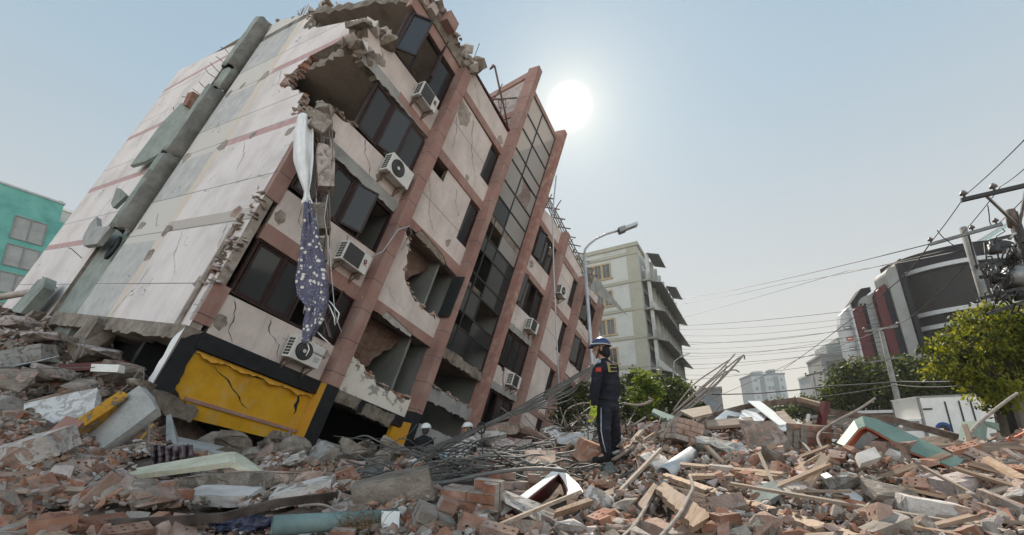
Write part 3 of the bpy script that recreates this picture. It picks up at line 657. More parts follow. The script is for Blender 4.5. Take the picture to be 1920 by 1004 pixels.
def crack(name, pts, w=.02, y=-.03, amp=.035, mat='black'):
    P = []
    for p, q in zip(pts, pts[1:]): P += jag(p, q, amp, .09, R)
    P.append(pts[-1]); b = MB(); L = []; Q = []
    for i, p in enumerate(P):
        k = w * R.uniform(.3, 1.2) * (0.25 if i in (0, len(P) - 1) else 1); L.append((p[0] - k, y, p[1])); Q.append((p[0] + k, y, p[1] + k * .4))
    b.add(L + Q, [(i, i + 1, len(P) + i + 1, len(P) + i) for i in range(len(P) - 1)], MT[mat]); b.build(name, block)
crack('wall_crack', [(.75, -.75), (1.35, -1.02), (1.75, -1.32), (2.0, -1.42)], .022, -.024)
crack('wall_crack', [(3.05, -.62), (3.15, -.85), (3.2, -1.2)], .045, -.024)
fwall('spandrel_panel', [(cg, -.14), (3.5, -.14), (3.5, .92), (cg, .86), (cg, .3)], [], 0, .2, MT['panel'])
crack('wall_crack', [(.55, .8), (.72, .45), (.75, .1), (.95, -.1)], .012, -.004)
b = MB(); b.box(cg, 3.5, -.05, .2, 2.43, 2.86, MT['mauve']); b.build('mauve_band', block)
fwall('spandrel_panel', [(cg, 2.86), (3.5, 2.86), (3.5, 4.1), (cg, 3.93)], [], 0, .2, MT['panel'])
fwall('floor_edge_beam', [(.5, 5.9), (.62, 5.62, 1), (3.45, 5.66, 1), (3.5, 6.06), (.6, 5.97)], [], -.06, .25, MT['greycon'], amp=.04)
fwall('spandrel_panel', [(.62, 5.98), (3.5, 6.06), (3.5, 7.0), (1.15, 6.86, 1), (.45, 6.72, 1), (.12, 6.6, 1), (.3, 6.2, 1)], [], 0, .2, MT['panel'])
edge_bits([(.1, 6.62), (.45, 6.78), (1.15, 6.92)], 45, BR)
edge_bits([(.2, 6.5), (.4, 6.2), (.6, 5.8)], 26, CC, (.2, .25, .2), (-.15, .2), .12)
fwall('floor_edge_beam', [(.3, 9.05), (.42, 8.72, 1), (3.5, 8.92, 1), (3.5, 9.2), (.4, 9.1)], [], -.05, .25, MT['greycon'], amp=.04)
b = MB(); b.box(1.9, 3.5, -.055, .2, 8.93, 9.2, MT['mauve']); b.build('mauve_band', block)
fwall('spandrel_panel', [(.3, 9.12), (3.5, 9.22), (3.5, 10.18), (1.0, 10.08), (.3, 9.95, 1), (.05, 9.6, 1)], [], 0, .2, MT['panel'])
edge_bits([(-.1, 9.35), (.0, 9.7), (.3, 10.0), (.9, 10.1)], 70, CC, (.22, .3, .2), (-.1, .35), .13)
edge_bits([(-.05, 9.0), (.35, 9.0), (.8, 9.1)], 40, CC, (.22, .3, .2), (-.1, .3), .15)
b = MB(); b.box(.9, 3.6, -.06, .2, 12.0, 12.42, MT['mauve']); b.build('mauve_band', block)
fwall('roof_cornice', [(.9, 12.42), (3.7, 12.42), (4.0, 12.6), (3.9, 13.2, 1), (2.9, 13.15, 1), (1.2, 12.95, 1)], [], -.12, .25, MT['concrete'], amp=.1)
b = MB(); b.box(2.0, 2.5, -.45, .1, 12.75, 13.2, MT['mauve']); b.box(1.4, 1.7, -.3, .1, 12.5, 12.8, MT['pinkplaster']); b.build('broken_cornice_block', block)
edge_bits([(1.0, 12.7), (2.2, 13.1), (3.9, 13.1)], 60, CC + [MT['pinkplaster']], (.25, .3, .2), (-.25, .25), .2)
edge_bits([(3.5, 12.6), (3.9, 12.9), (4.1, 13.2)], 40, CC, (.25, .3, .25), (-.3, .2), .2)

def window(x0, x1, z0, z1, n, y=.06, fr=.06, opens=(), missing=(), curtain=0.0, glass='glass', rail=None):
    w = MB(); d = MT['dark']
    w.box(x0, x1, y - .05, y + .09, z0, z0 + fr, d); w.box(x0, x1, y - .05, y + .09, z1 - fr, z1, d)
    w.box(x0, x0 + fr, y - .05, y + .09, z0 + fr, z1 - fr, d); w.box(x1 - fr, x1, y - .05, y + .09, z0 + fr, z1 - fr, d)
    sw = (x1 - x0 - 2 * fr) / n
    for i in range(1, n): w.box(x0 + fr + sw * i - .035, x0 + fr + sw * i + .035, y - .045, y + .08, z0 + fr, z1 - fr, d)
    if rail: w.box(x0 + fr, x1 - fr, y - .04, y + .07, z1 - rail - .03, z1 - rail + .03, d)
    o = w.build('window', block)
    opens = dict(opens)
    for i in range(n):
        if i in missing: continue
        a0, a1 = x0 + fr + sw * i + .04, x0 + fr + sw * (i + 1) - .04; b0, b1 = z0 + fr + .005, z1 - fr - .005
        M = Matrix.Identity(4)
        if i in opens:
            hx, ang = (a0, opens[i]) if opens[i] > 0 else (a1, opens[i])
            M = Matrix.Translation((hx, y - .05, 0)) @ Matrix.Rotation(-ang, 4, 'Z') @ Matrix.Translation((-hx, -y, 0))
        s = MB()
        for q in ((a0, a1, b0, b0 + .06), (a0, a1, b1 - .06, b1), (a0, a0 + .06, b0 + .06, b1 - .06), (a1 - .06, a1, b0 + .06, b1 - .06)):
            s.box(q[0], q[1], y - .02, y + .03, q[2], q[3], d, M)
        s.build('sash', o)
        g = MB(); cx_ = (a0 + a1) / 2; T = M @ Matrix.Translation((cx_, y, z0)) @ Matrix.Rotation(R.gauss(0, .02), 4, 'Z') @ Matrix.Rotation(R.gauss(0, .012), 4, 'X') @ Matrix.Translation((-cx_, -y, -z0)); g.box(a0 + .055, a1 - .055, y, y + .008, b0 + .055, b1 - .055, MT[glass], T); g.build('pane', o)
    if curtain:
        c = MB(); vs = []; fs = []; N = 30; xa, xb = x0 + .1, x0 + .1 + (x1 - x0 - .2) * curtain
        for i in range(N + 1):
            x = xa + (xb - xa) * i / N; yy = y + .35 + .05 * math.sin(i * 1.7); vs += [(x, yy, z1 + .05), (x + .1 * math.sin(i), yy, z0 + .35)]
        for i in range(N): fs.append((2 * i, 2 * i + 1, 2 * i + 3, 2 * i + 2))
        c.add(vs, fs, MT['curtain'], True); c.build('curtain', o)
    return o
window(.36, 3.5, .92, 2.43, 4, opens={3: -.5}, missing=(2,), curtain=.35)
window(.4, 3.5, 4.06, 5.64, 4, opens={2: .55}, missing=(3,), curtain=0)
window(1.12, 3.5, 6.98, 8.74, 3, opens={1: .35, 2: .1}, curtain=.3)
window(1.02, 3.52, 10.16, 12.0, 3, opens={0: .9, 1: -1.1}, missing=())

# --- pilasters (each a column of its own)
def pilaster(x0, x1, z0, z1, mat='pil', zb=None, d=.42):
    b = MB(); b.box(x0, x1, -d, .15, z0, z1, MT[mat])
    return b.build('pilaster', block)
pilaster(3.5, 3.92, -.17, 12.3)
b = MB(); b.box(3.5, 3.92, -.42, .15, -1.92, -.172, MT['black']); b.box(3.494, 3.5, -.40, .05, -1.9, -.18, MT['yelloworange']); b.build('pilaster_base', block)
pilaster(7.2, 7.55, .1, 17.2)
b = MB(); b.box(7.2, 7.55, -.42, .15, -1.95, .098, MT['black']); b.box(7.194, 7.2, -.40, .05, -1.9, -.3, MT['yelloworange']); b.build('pilaster_base', block)
pilaster(10.75, 11.08, -.9, 16.9, 'pilflake'); pilaster(13.95, 14.32, -.6, 12.6); pilaster(17.5, 17.92, -.4, 11.9); pilaster(21.0, 21.45, -.3, 11.9)

# --- bay two
x0, x1 = 3.92, 7.2
fwall('black_band', [(x0, -.52), (5.0, -.50), (5.15, -.16), (x0, -.16)], [], -.03, .2, MT['concrete'], amp=.02)
fwall('black_band', [(5.1, -.53), (x1, -.50), (x1, -.16), (5.1, -.16)], [], -.02, .2, MT['black'])
fwall('broken_concrete_edge', [(5.3, -.6, 1), (6.6, -.65, 1), (6.7, -.2, 1), (5.35, -.22, 1)], [], -.05, .2, MT['concrete'], amp=.05)
fwall('spandrel_panel', [(x0, -.15), (x1, -.15), (x1, .52, 1), (6.5, .38, 1), (5.4, .5, 1), (4.8, .74, 1), (4.2, .95, 1), (x0, .95)], [], 0, .2, MT['flake'])
edge_bits([(3.95, .95), (4.8, .76), (5.4, .55), (6.5, .45), (7.1, .55)], 110, BR, yr=(.0, .45), drop=.09)
fwall('mauve_band', [(x0, 2.47), (4.6, 2.5), (4.75, 2.72), (5.5, 2.62, 1), (6.1, 2.52), (x1, 2.5), (x1, 2.86), (x0, 2.86)], [], -.05, .2, MT['mauve'], amp=.03)
fwall('broken_concrete_edge', [(4.5, 2.48, 1), (6.1, 2.42, 1), (6.1, 2.7, 1), (4.7, 2.78, 1)], [], -.02, .2, MT['plaster'], amp=.03)
fwall('spandrel_panel', [(x0, 2.86), (x1, 2.86), (x1, 3.68, 1), (6.4, 3.55, 1), (5.5, 3.7, 1), (4.85, 4.2, 1), (4.65, 4.9, 1), (4.45, 5.4, 1), (x0, 5.5)], [], 0, .2, MT['panel'])
edge_bits([(7.0, 3.65), (6.4, 3.6), (5.5, 3.75), (4.85, 4.2), (4.65, 4.9), (4.45, 5.4)], 90, BR, yr=(.0, .3), drop=.06)
fwall('mauve_band', [(x0, 5.66), (4.6, 5.7), (4.75, 5.95), (6.2, 5.8, 1), (6.5, 5.6), (x1, 5.55), (x1, 6.0), (x0, 6.0)], [], -.05, .2, MT['mauve'], amp=.03)
fwall('broken_concrete_edge', [(4.6, 5.66, 1), (6.4, 5.55, 1), (6.4, 5.85, 1), (4.75, 5.95, 1)], [], -.02, .2, MT['concrete'], amp=.03)
# brick partition with a jagged edge and a louvred vent inside two of the openings
for zz in (0, 3.15):
    b = MB(); b.prism(outline([(3.95, 1.3 + zz, 1), (4.7, 1.0 + zz, 1), (5.3, .75 + zz, 1), (5.75, 1.5 + zz, 1), (6.3, 2.2 + zz, 1), (6.5, 2.5 + zz), (3.95, 2.5 + zz)], R, .07, .13), [], XF, .75, .9, MT['brickwall']); b.build('brick_partition', block)
    fbox('recess_wall', 6.35, 6.45, .25, 2.6, -.1 + zz, 2.5 + zz, MT['inner'])
    b = MB()
    for k in range(7): b.box(5.1, 6.1, 1.45, 1.5, .95 + zz + k * .17, 1.06 + zz + k * .17, MT['curtain'], None)
    b.build('louvre', block)
fwall('spandrel_panel', [(x0, 6.0), (x1, 6.0), (x1, 6.84), (6.5, 6.84), (6.5, 8.74), (4.88, 8.74), (4.88, 8.17), (4.24, 8.17), (4.24, 8.74), (x0, 8.74)], [], 0, .2, MT['panel'])
window(6.5, 7.2, 6.84, 8.68, 1, .1, .03)
b = MB(); b.box(x0, x1, -.05, .2, 8.742, 9.12, MT['mauve']); b.build('mauve_band', block)
fwall('spandrel_panel', [(x0, 9.12), (x1, 9.12), (x1, 9.97), (6.5, 9.97), (6.5, 11.68), (x0, 11.74)], [], 0, .2, MT['panel'])
crack('wall_crack', [(5.1, 11.5), (5.35, 10.9), (5.75, 10.2), (6.35, 9.6)], .016, -.004)
window(6.5, 7.2, 9.97, 11.66, 1, .1, .03)
b = MB(); b.box(x0, x1, -.05, .2, 11.74, 12.06, MT['mauve']); b.build('mauve_band', block)
fwall('parapet_panel', [(x0, 12.06), (x1, 12.06), (x1, 13.0), (x0, 13.12)], [], 0, .2, MT['panel'])
b = MB(); b.box(x0, x1, -.05, .28, 13.12, 13.2, MT['maroon']); b.build('parapet_cap', block)
fwall('plaster_scar', [(4.15, 11.62, 1), (4.9, 11.6, 1), (4.95, 11.0, 1), (4.6, 10.7, 1), (4.3, 11.0, 1)], [], -.012, .0, MT['mortar'], amp=.05)
b = MB(); b.box(7.2, 7.55, -.3, .9, 3.72, 3.76, MT['steel']); b.prism([(7.10, 3.75), (7.12, 3.75), (7.18, 5.5), (7.16, 5.5)], [], XF, -.5, .1, MT['glasslow']); b.build('loose_sheet', block)
b = MB(); b.tube([(4.3, -.1, 5.2), (4.2, -.35, 5.35), (3.9, -.5, 5.4), (3.55, -.5, 5.0), (3.4, -.45, 4.1), (3.2, -.35, 3.75)], .02, MT['galv'], 6); b.tube([(4.3, -.1, 5.2), (4.32, -.12, 4.9), (4.25, -.12, 4.75)], .016, MT['galv'], 6)
b.build('refrigerant_pipe', block)
b = MB(); b.box(3.93, 7.15, -.08, .6, -1.9, -1.62, MT['greycon']); b.build('ground_sill_beam', block)
fbox('yellow_wall_panel', 6.85, 7.2, .02, .2, -1.6, -.55, MT['yellow'])

b = MB(); b.box(.5, 21, 3.2, 3.4, -6.5, -.45, MT['black']); b.build('void_back_blocker', block)  # black sheet added to stop light showing under the block
b = MB(); b.box(1.6, 1.7, 1.0, 17.4, -6.0, -.45, MT['black']); b.build('void_side_blocker', block)  # black sheet added so the void under the left wall stays dark
# --- bay three: the glazed stair tower
x0, x1 = 7.55, 10.75
mull = MB(); zs = [2.85, 3.9, 4.55, 5.6, 6.3, 7.4, 8.1, 9.2, 10.2, 11.1, 12.3, 13.0, 14.2, 15.1, 16.3]; xs_ = [x0, x0 + 1.55, x1]
for z in zs: mull.box(x0, x1, .0, .08, z - .035, z + .035, MT['acdark'])
for x in (x0 + .03, x0 + 1.55, x0 + .8, x1 - .03):
    mull.box(x - .03, x + .03, .003, .083, zs[0], zs[-1] if x != x0 + .8 else 9.2, MT['acdark'])
cw = mull.build('stair_glazing', block)
for i in range(len(zs) - 1):
    for k in range(2):
        if (i, k) in ((6, 0), (4, 0), (9, 1), (1, 0), (2, 1), (3, 0), (0, 1)): continue
        g = MB(); g.box(xs_[k] + .04, xs_[k + 1] - .04, .03, .04, zs[i] + .04, zs[i + 1] - .04, MT['lightpane'] if i >= 8 or (i >= 6 and k == 1) else MT['glasslow']); g.build('glass_pane', cw)
g = MB(); g.prism([(9.2, 11.15), (9.45, 11.6), (9.3, 12.2), (9.14, 12.25), (9.14, 11.15)], [], XF, .03, .04, MT['lightpane']); g.prism([(10.6, 11.15), (10.2, 11.3), (10.35, 11.9), (10.1, 12.24), (10.7, 12.26), (10.7, 11.15)], [], XF, .03, .04, MT['lightpane']); g.build('glass_pane', cw)
b = MB(); b.box(x0, x1, -.02, .12, 16.3, 16.55, MT['mauve']); b.build('mauve_band', block)
fwall('floor_edge_beam', [(x0, 2.42, 1), (x1, 2.45, 1), (x1, 2.82, 1), (x0, 2.82, 1)], [], -.1, .3, MT['concrete'], amp=.05)
fwall('floor_edge_beam', [(x0, .72, 1), (x1, .72), (x1, 1.22, 1), (x0, 1.26, 1)], [], -.06, .3, MT['greycon'], amp=.05)
edge_bits([(7.6, 1.35), (10.6, 1.3)], 60, BR, (.2, .22, .14), (-.1, .5), .08)
fwall('floor_edge_beam', [(x0, -.75), (x1, -.75), (x1, -.2, 1), (x0, -.15, 1)], [], -.1, .3, MT['greycon'], amp=.04)
b = MB(); b.prism([(.05, 12.2), (3.0, 12.2), (3.0, 15.6), (2.9, 15.6), (.05, 16.75)], [], XL, 7.36, 7.5, MT['pinkplaster']); b.build('tower_side_wall', block)
b = MB()
for z in (14.2, ): b.prism([(.05, z), (3.0, z - .4), (3.0, z - .05), (.05, z + .4)], [], XL, 7.30, 7.359, MT['mauve'])
b.prism([(.05, 16.75), (2.9, 15.6), (2.9, 15.95), (.05, 17.15)], [], XL, 7.28, 7.52, MT['mauve']); b.build('tower_band', block)
b = MB(); b.box(4.0, 7.3, 3.0, 3.2, 12.6, 15.5, MT['pinkplaster']); b.box(4.0, 7.3, 2.94, 3.0, 15.15, 15.55, MT['mauve']); b.build('rear_parapet', block)
b = MB(); b.box(10.8, 10.95, .16, 3.0, 11.2, 16.4, MT['pinkplaster']); b.build('tower_side_wall', block)

# more damage to the render
fwall('broken_concrete_edge', [(-.1, -1.95, 1), (.9, -2.05, 1), (.95, -1.75, 1), (.4, -1.6, 1), (-.1, -1.6, 1)], [], -.12, .3, MT['concrete'], amp=.05)
for pts in ([(.9, 3.8), (1.0, 3.4), (1.3, 3.2), (1.35, 2.95)], [(2.4, 4.0), (2.5, 3.6), (2.8, 3.3)], [(1.6, 6.9), (1.75, 6.5), (2.1, 6.3), (2.2, 6.05)], [(2.9, 6.9), (3.0, 6.5)], [(.6, 9.9), (.9, 9.6), (1.0, 9.3)], [(2.2, 10.0), (2.35, 9.7), (2.7, 9.5)], [(1.5, .8), (1.6, .5), (2.0, .3), (2.1, .0)], [(4.2, 7.8), (4.6, 7.3), (4.8, 6.7), (5.3, 6.3)], [(5.6, 8.5), (5.8, 8.0), (6.2, 7.6)], [(4.3, 10.8), (4.6, 10.2), (4.7, 9.6)], [(4.4, 12.9), (4.9, 12.5), (5.2, 12.2)], [(4.3, 3.5), (4.8, 3.2), (5.4, 3.1)]):
    crack('wall_crack', pts, R.uniform(.008, .014), -.004, .03)
for x, z, s_ in ((.55, 3.2, .16), (3.2, 3.1, .18), (2.5, 6.25, .14), (3.3, 6.7, .12), (.9, 9.4, .2), (3.2, 10.0, .14), (4.1, 6.3, .16), (6.2, 6.4, .14), (5.9, 9.3, .16), (6.9, 12.3, .2), (.5, .2, .14), (3.3, .6, .15), (12.0, 9.2, .2), (13.5, 6.2, .2), (15.5, 9.3, .2)):
    fwall('plaster_scar', [(x + s_ * math.cos(a) * R.uniform(.6, 1.3), z + s_ * math.sin(a) * R.uniform(.6, 1.6), 1) for a in [i * 1.047 for i in range(6)]], [], -.008, .0, MT['mortar'], amp=.02, step=.06)
# --- bay four
x0, x1 = 11.08, 13.95
fwall('parapet_panel', [(x0, 11.7), (x1, 11.8), (x1, 12.6, 1), (12.2, 12.5, 1), (x0, 12.2, 1)], [], 0, .2, MT['panel'], amp=.05)
for z in ((11.36, 11.7), (8.44, 8.74)):
    b = MB(); b.box(x0, x1, -.05, .2, z[0], z[1], MT['mauve']); b.build('mauve_band', block)
window(x0, x1, 9.62, 11.36, 4, opens={1: .3}, missing=(3,), curtain=.6)
fwall('spandrel_panel', [(x0, 8.74), (x1, 8.74), (x1, 9.7), (x0, 9.56)], [], 0, .2, MT['panel'])
window(x0, x1, 6.75, 8.44, 4, opens={0: .4}, missing=(2,), curtain=.5)
fwall('spandrel_panel', [(x0, 5.75), (x1, 5.8), (x1, 6.85), (x0, 6.75, 1), (11.5, 6.3, 1)], [], 0, .2, MT['panel'])
fwall('floor_edge_beam', [(x0, 5.42, 1), (x1, 5.5), (x1, 5.8, 1), (x0, 5.75)], [], -.08, .25, MT['greycon'], amp=.03)
window(x0, x1, 3.75, 5.42, 4, curtain=0)
fwall('spandrel_panel', [(x0, 2.82), (12.6, 2.75), (12.7, 3.2, 1), (12.1, 3.6, 1), (x0, 3.68)], [], 0, .2, MT['panel'])
fwall('spandrel_panel', [(12.66, 2.75, 1), (x1, 2.85), (x1, 3.82), (12.2, 3.7, 1)], [], -.05, .15, MT['panel'])
fwall('floor_edge_beam', [(x0, 2.45, 1), (x1, 2.55), (x1, 2.84, 1), (x0, 2.8)], [], -.1, .25, MT['greycon'], amp=.03)
window(x0, x1, .75, 2.45, 4, missing=(1,), curtain=.5)
fwall('spandrel_panel', [(x0, -.3), (x1, -.3), (x1, .7, 1), (x0, .72, 1)], [], 0, .2, MT['panel'])
# --- bay five
x0, x1 = 14.32, 17.5
fwall('parapet_panel', [(x0, 11.75), (x1, 11.65), (x1, 12.35), (x0, 12.6)], [], 0, .2, MT['panel'])
for z0, z1 in ((11.32, 11.7), (8.38, 8.75), (5.45, 5.8), (2.55, 2.88), (-.1, .2)):
    b = MB(); b.box(x0, x1, -.05, .2, z0, z1, MT['mauve']); b.build('mauve_band', block)
for i, (z0, z1) in enumerate(((8.75, 11.32), (5.8, 8.38), (2.88, 5.45), (.2, 2.55))):
    fwall('spandrel_panel', [(x0, z0), (x1, z0), (x1, z0 + .8), (16.8, z0 + .8), (16.8, z1), (x0 + .35, z1), (x0 + .35, z0 + .8), (x0, z0 + .8)], [], 0, .2, MT['panel'])
    window(16.8, x1, z0 + .8, z1, 1, .1, .03)
    window(x0, x0 + .35, z0 + .8, z1, 1, .1, .03)
# --- bay six
x0, x1 = 17.92, 21.0
fwall('parapet_panel', [(x0, 11.55), (x1, 11.8), (x1, 12.3, 1), (x0, 11.9)], [], 0, .2, MT['panel'])
for z0, z1 in ((11.3, 11.55), (8.5, 8.8), (5.5, 5.8), (2.5, 2.8)):
    b = MB(); b.box(x0, x1, -.05, .2, z0, z1, MT['mauve']); b.build('mauve_band', block)
for z0, z1 in ((9.6, 11.3), (6.7, 8.5), (3.7, 5.5)):
    window(x0, x1, z0, z1, 4, missing=(2,), curtain=.4, opens={1: .4})
    fwall('spandrel_panel', [(x0, z0 - .8), (x1, z0 - .8), (x1, z0, 1), (x0, z0, 1)], [], 0, .2, MT['panel'])
fwall('spandrel_panel', [(x0, -.2), (x1, -.2), (x1, 2.5), (x0, 2.5)], [], 0, .2, MT['panel'])
crack('wall_crack', [(18.2, 9.4), (18.9, 9.1), (19.8, 9.0), (20.6, 8.85)], .04, -.06)
# corner debris, roof wreckage over the far bays
b = MB()
for k in range(16):
    x = 11.3 + k * .62; z = 12.6 - (x - 11) * .05
    b.tube([(x, .3, z - .6), (x + R.uniform(-.2, .4), -.1 + R.uniform(-.3, .3), z + R.uniform(.5, 1.1))], .03, MT['rust'], 5)
for k in range(4):
    b.tube([(11.4, -.15 + k * .2, 13.0 + k * .16), (15, -.05 + k * .25, 12.95 + k * .14), (20.8, .0 + k * .2, 12.5 + k * .12)], .035, MT['steel'], 5)
for k in range(11): b.beam((11.6 + k * .85, -.4, 12.95), (11.7 + k * .85, 1.0, 13.4), .05, .05, MT['rust'])
b.build('roof_frame', block)
b = MB(); q = [fac(x, y, -1.3) for x, y in ((1108, 545), (1119, 522), (1178, 593), (1140, 566))]; b.add(q + [v + Vector((.05, .12, .1)) for v in q], [(0, 1, 2, 3), (4, 7, 6, 5), (0, 4, 5, 1), (1, 5, 6, 2), (2, 6, 7, 3), (3, 7, 4, 0)], MT['greycon']); b.build('hanging_awning_panel', block)
for x in (21.9, 22.7):
    b = MB(); b.tube([(x, -.2, 5.0), (x, -.2, 10.0)], .16, MT['galv'], 10); b.build('downpipe', block)
# ------------------------------------------------------------------ air conditioners on the block
def text_mesh(name, body, size, mat, parent, M, th=.002):
    cu = bpy.data.curves.new(name, 'FONT'); cu.body = body; cu.size = size; cu.extrude = th; cu.align_x = 'CENTER'; cu.align_y = 'CENTER'
    t = bpy.data.objects.new(name, cu); COL.objects.link(t)
    me = bpy.data.meshes.new_from_object(t.evaluated_get(bpy.context.evaluated_depsgraph_get())); bpy.data.objects.remove(t)
    me.materials.clear(); me.materials.append(mat); o = bpy.data.objects.new(name, me); COL.objects.link(o)
    o.parent = parent; o.matrix_local = M; return o
MT['logored'] = flat('logo_red', (.45, .02, .02)); MT['logoblk'] = flat('logo_dark', (.03, .03, .035))
FRONT = Matrix.Rotation(rad(90), 4, 'X')        # text lying in x-y turned to face -y
def make_ac(label, M, w=.88, h=.60, d=.34, kind='round', logo=None, bracket=True):
    t = thing('air_conditioner', label, 'air conditioner', M=M, group='outdoor air conditioners on the tilted facade')
    b = MB(); b.box(0, w, -d, 0, 0, h, MT['acwhite']); o = b.build('casing', t)
    bv = o.modifiers.new('bevel', 'BEVEL'); bv.width = .018; bv.segments = 2
    g = MB(); cx = w * .36; r = h * .41
    if kind == 'round':
        g.disc((cx, -d - .012, h * .5), r, (0, 1, 0), MT['acdark'], 28, .012)
        for k in range(1, 5): g.tube([(cx + r * k / 5 * math.cos(a), -d - .018, h * .5 + r * k / 5 * math.sin(a)) for a in [i * PI / 12 for i in range(25)]], .005, MT['steel'], 4, cap=False)
        g.disc((cx, -d - .03, h * .5), r * .2, (0, 1, 0), MT['acwhite'], 16, .02)
    else:
        g.box(w * .05, w * .68, -d - .012, -d, h * .07, h * .93, MT['acdark'])
        for k in range(9): g.box(w * .05, w * .68, -d - .017, -d - .012, h * (.1 + .09 * k), h * (.1 + .09 * k) + .008, MT['steel'])
    g.build('fan_grille', t)
    s = MB()
    for i in range(2):
        for k in range(6): s.box(-.006, 0, -d + .05 + i * .13, -d + .16 + i * .13, h * .1 + k * h * .135, h * .1 + k * h * .135 + h * .095, MT['acdark'])
    s.build('side_louvre', t)
    if bracket:
        for x in (w * .12, w * .82):
            k = MB(); k.beam((x, 0, -.03), (x, -d - .05, -.03), .04, .04, MT['rust']); k.beam((x, 0, -.03), (x, 0, -.35), .04, .04, MT['rust']); k.beam((x, 0, -.33), (x, -d, -.05), .03, .03, MT['rust']); k.build('bracket', t)
    if logo == 'ring':
        l = MB(); c = (w * .82, -d - .006, h * .60)
        l.tube([(c[0] + .05 * math.cos(a), c[1], c[2] + .05 * math.sin(a)) for a in [rad(40) + i * rad(290) / 14 for i in range(15)]], .014, MT['logoblk'], 6); l.box(c[0] - .005, c[0] + .055, c[1] - .004, c[1] + .004, c[2] - .012, c[2] + .012, MT['logored']); l.build('logo', t)
        text_mesh('lettering', 'GREE', .062, MT['logored'], t, Matrix.Translation((w * .83, -d - .004, h * .45)) @ FRONT)
    elif logo:
        text_mesh('lettering', logo, .066, MT['logoblk'], t, Matrix.Translation((w * .83, -d - .004, h * .62)) @ FRONT)
        l = MB()
        for k in range(4): l.box(w * .73, w * (.93 - .04 * (k % 2)), -d - .004, -d, h * (.42 - k * .06), h * (.42 - k * .06) + .008, MT['acdark'])
        l.build('label_plate', t)
    return t
def ac_at(px, py, label, w, h, **k):
    d = k.get('d', .34); p = fac(px, py, -d - .06)
    return make_ac(label, BM @ Matrix.Translation((p.x - w / 2, -.06, p.z - h / 2)), w, h, **k)
ac_at(806, 183, 'topmost white air conditioner, under the open top-floor windows', .82, .58, kind='square', logo='ring', d=.36)
ac_at(752, 322, 'white air conditioner with a big round black fan, below the torn third-floor room', .98, .66, kind='round', d=.36)
ac_at(670, 484, 'white air conditioner with square dark grille and ringed logo, right of the dotted cloth', .92, .62, kind='square', logo='ring', d=.36)
ac_at(578, 662, 'lowest white air conditioner, just above the black band and yellow wall', .92, .60, kind='round', logo='CHANGHONG', d=.36)
ac_at(1058, 548, 'smallest white air conditioner, on a rusty cage bracket high beside the street lamp', .80, .56, kind='round', d=.36)
ac_at(1003, 613, 'middle white air conditioner of the far bay, above the cracked slab edge', .78, .60, kind='square', d=.36)
ac_at(969, 716, 'low white air conditioner of the far bay, beside a cracked spandrel', .78, .60, kind='square', d=.36)

# ------------------------------------------------------------------ hanging curtain and column
def cloth(name, label, rows, Y, mat, seed, folds=9, n=26, amp=.05, th=0.012):
    """rows: (left px, right px, py); draped folds between them"""
    Rr = random.Random(seed); N = 44; vs = []; fs = []
    ph = [Rr.uniform(0, 6) for _ in range(6)]
    for j in range(N + 1):
        t = j / N * (len(rows) - 1); i = min(int(t), len(rows) - 2); f = t - i; f = f * f * (3 - 2 * f) if len(rows) < 4 else f
        l = rows[i][0] * (1 - f) + rows[i + 1][0] * f; r = rows[i][1] * (1 - f) + rows[i + 1][1] * f; y = rows[i][2] * (1 - f) + rows[i + 1][2] * f
        wpx = r - l
        for k in range(n + 1):
            u = k / n; dep = amp * math.sin(u * folds * 2.2 + ph[0] + j * .05) + amp * .5 * math.sin(u * folds * 4.7 + ph[1] - j * .08)
            dep += amp * .9 * noise.noise(Vector((u * 5, j * .16, seed)))
            vs.append(at(l + wpx * u, y + 2.0 * math.sin(u * 7 + j * .3 + ph[2]), Y + dep * min(1, wpx / 25) - .06 * math.sin(u * PI)))
    for j in range(N):
        for k in range(n): a = j * (n + 1) + k; fs.append((a, a + 1, a + n + 2, a + n + 1))
    b = MB(); b.add(vs, fs, mat, True); o = b.build(name, recalc=False)
    sm = o.modifiers.new('solid', 'SOLIDIFY'); sm.thickness = th
    recentre(o); return tag(o, label, 'cloth')
MT['sheet'] = nmat('white_sheet', [(.70, .69, .69), (.82, .81, .81)], 5, .9, .25, 25, .01, fine=.1)
def dots():
    b = NB('purple_dotted_cloth'); 
    v = b.n('ShaderNodeTexVoronoi'); v.inputs['Scale'].default_value = 8.0; b.t.links.new(b.obj, v.inputs['Vector'])
    v2 = b.n('ShaderNodeTexVoronoi'); v2.inputs['Scale'].default_value = 19.0; b.t.links.new(b.mapv(loc=(4, 1, 7)), v2.inputs['Vector'])
    base = b.ramp(b.noise(6, 5), [(.3, (.07, .068, .10)), (.7, (.125, .12, .175))])
    c = b.mix(b.math('LESS_THAN', v2.outputs['Distance'], .24), base, (.30, .29, .38)); c = b.mix(b.math('LESS_THAN', v.outputs['Distance'], .30), c, (.62, .58, .52))
    return b.done(c, .9, b.noise(40, 3), .15, .005)
MT['dots'] = dots()
cloth('white_cloth', 'long white bedsheet hanging from the broken corner, knotted above the dotted cloth', [(560, 584, 214), (552, 588, 250), (550, 588, 300), (562, 584, 335), (571, 580, 360), (570, 582, 371), (565, 587, 379), (570, 584, 385)], 9.15, MT['sheet'], 3, folds=3.2, amp=.075)
cloth('dotted_cloth', 'purple cloth with pale dots hanging below the knotted white sheet', [(571, 582, 378), (568, 594, 420), (561, 607, 480), (554, 615, 530), (558, 616, 556), (576, 614, 575), (568, 606, 605), (565, 582, 642)], 9.05, MT['dots'], 5, folds=3.5, amp=.05)
hc = thing('hanging_column', 'broken concrete column hanging by its bars beside the white sheet', 'column', at(608, 300, 9.35))
HI = Matrix.Translation(-at(608, 300, 9.35))
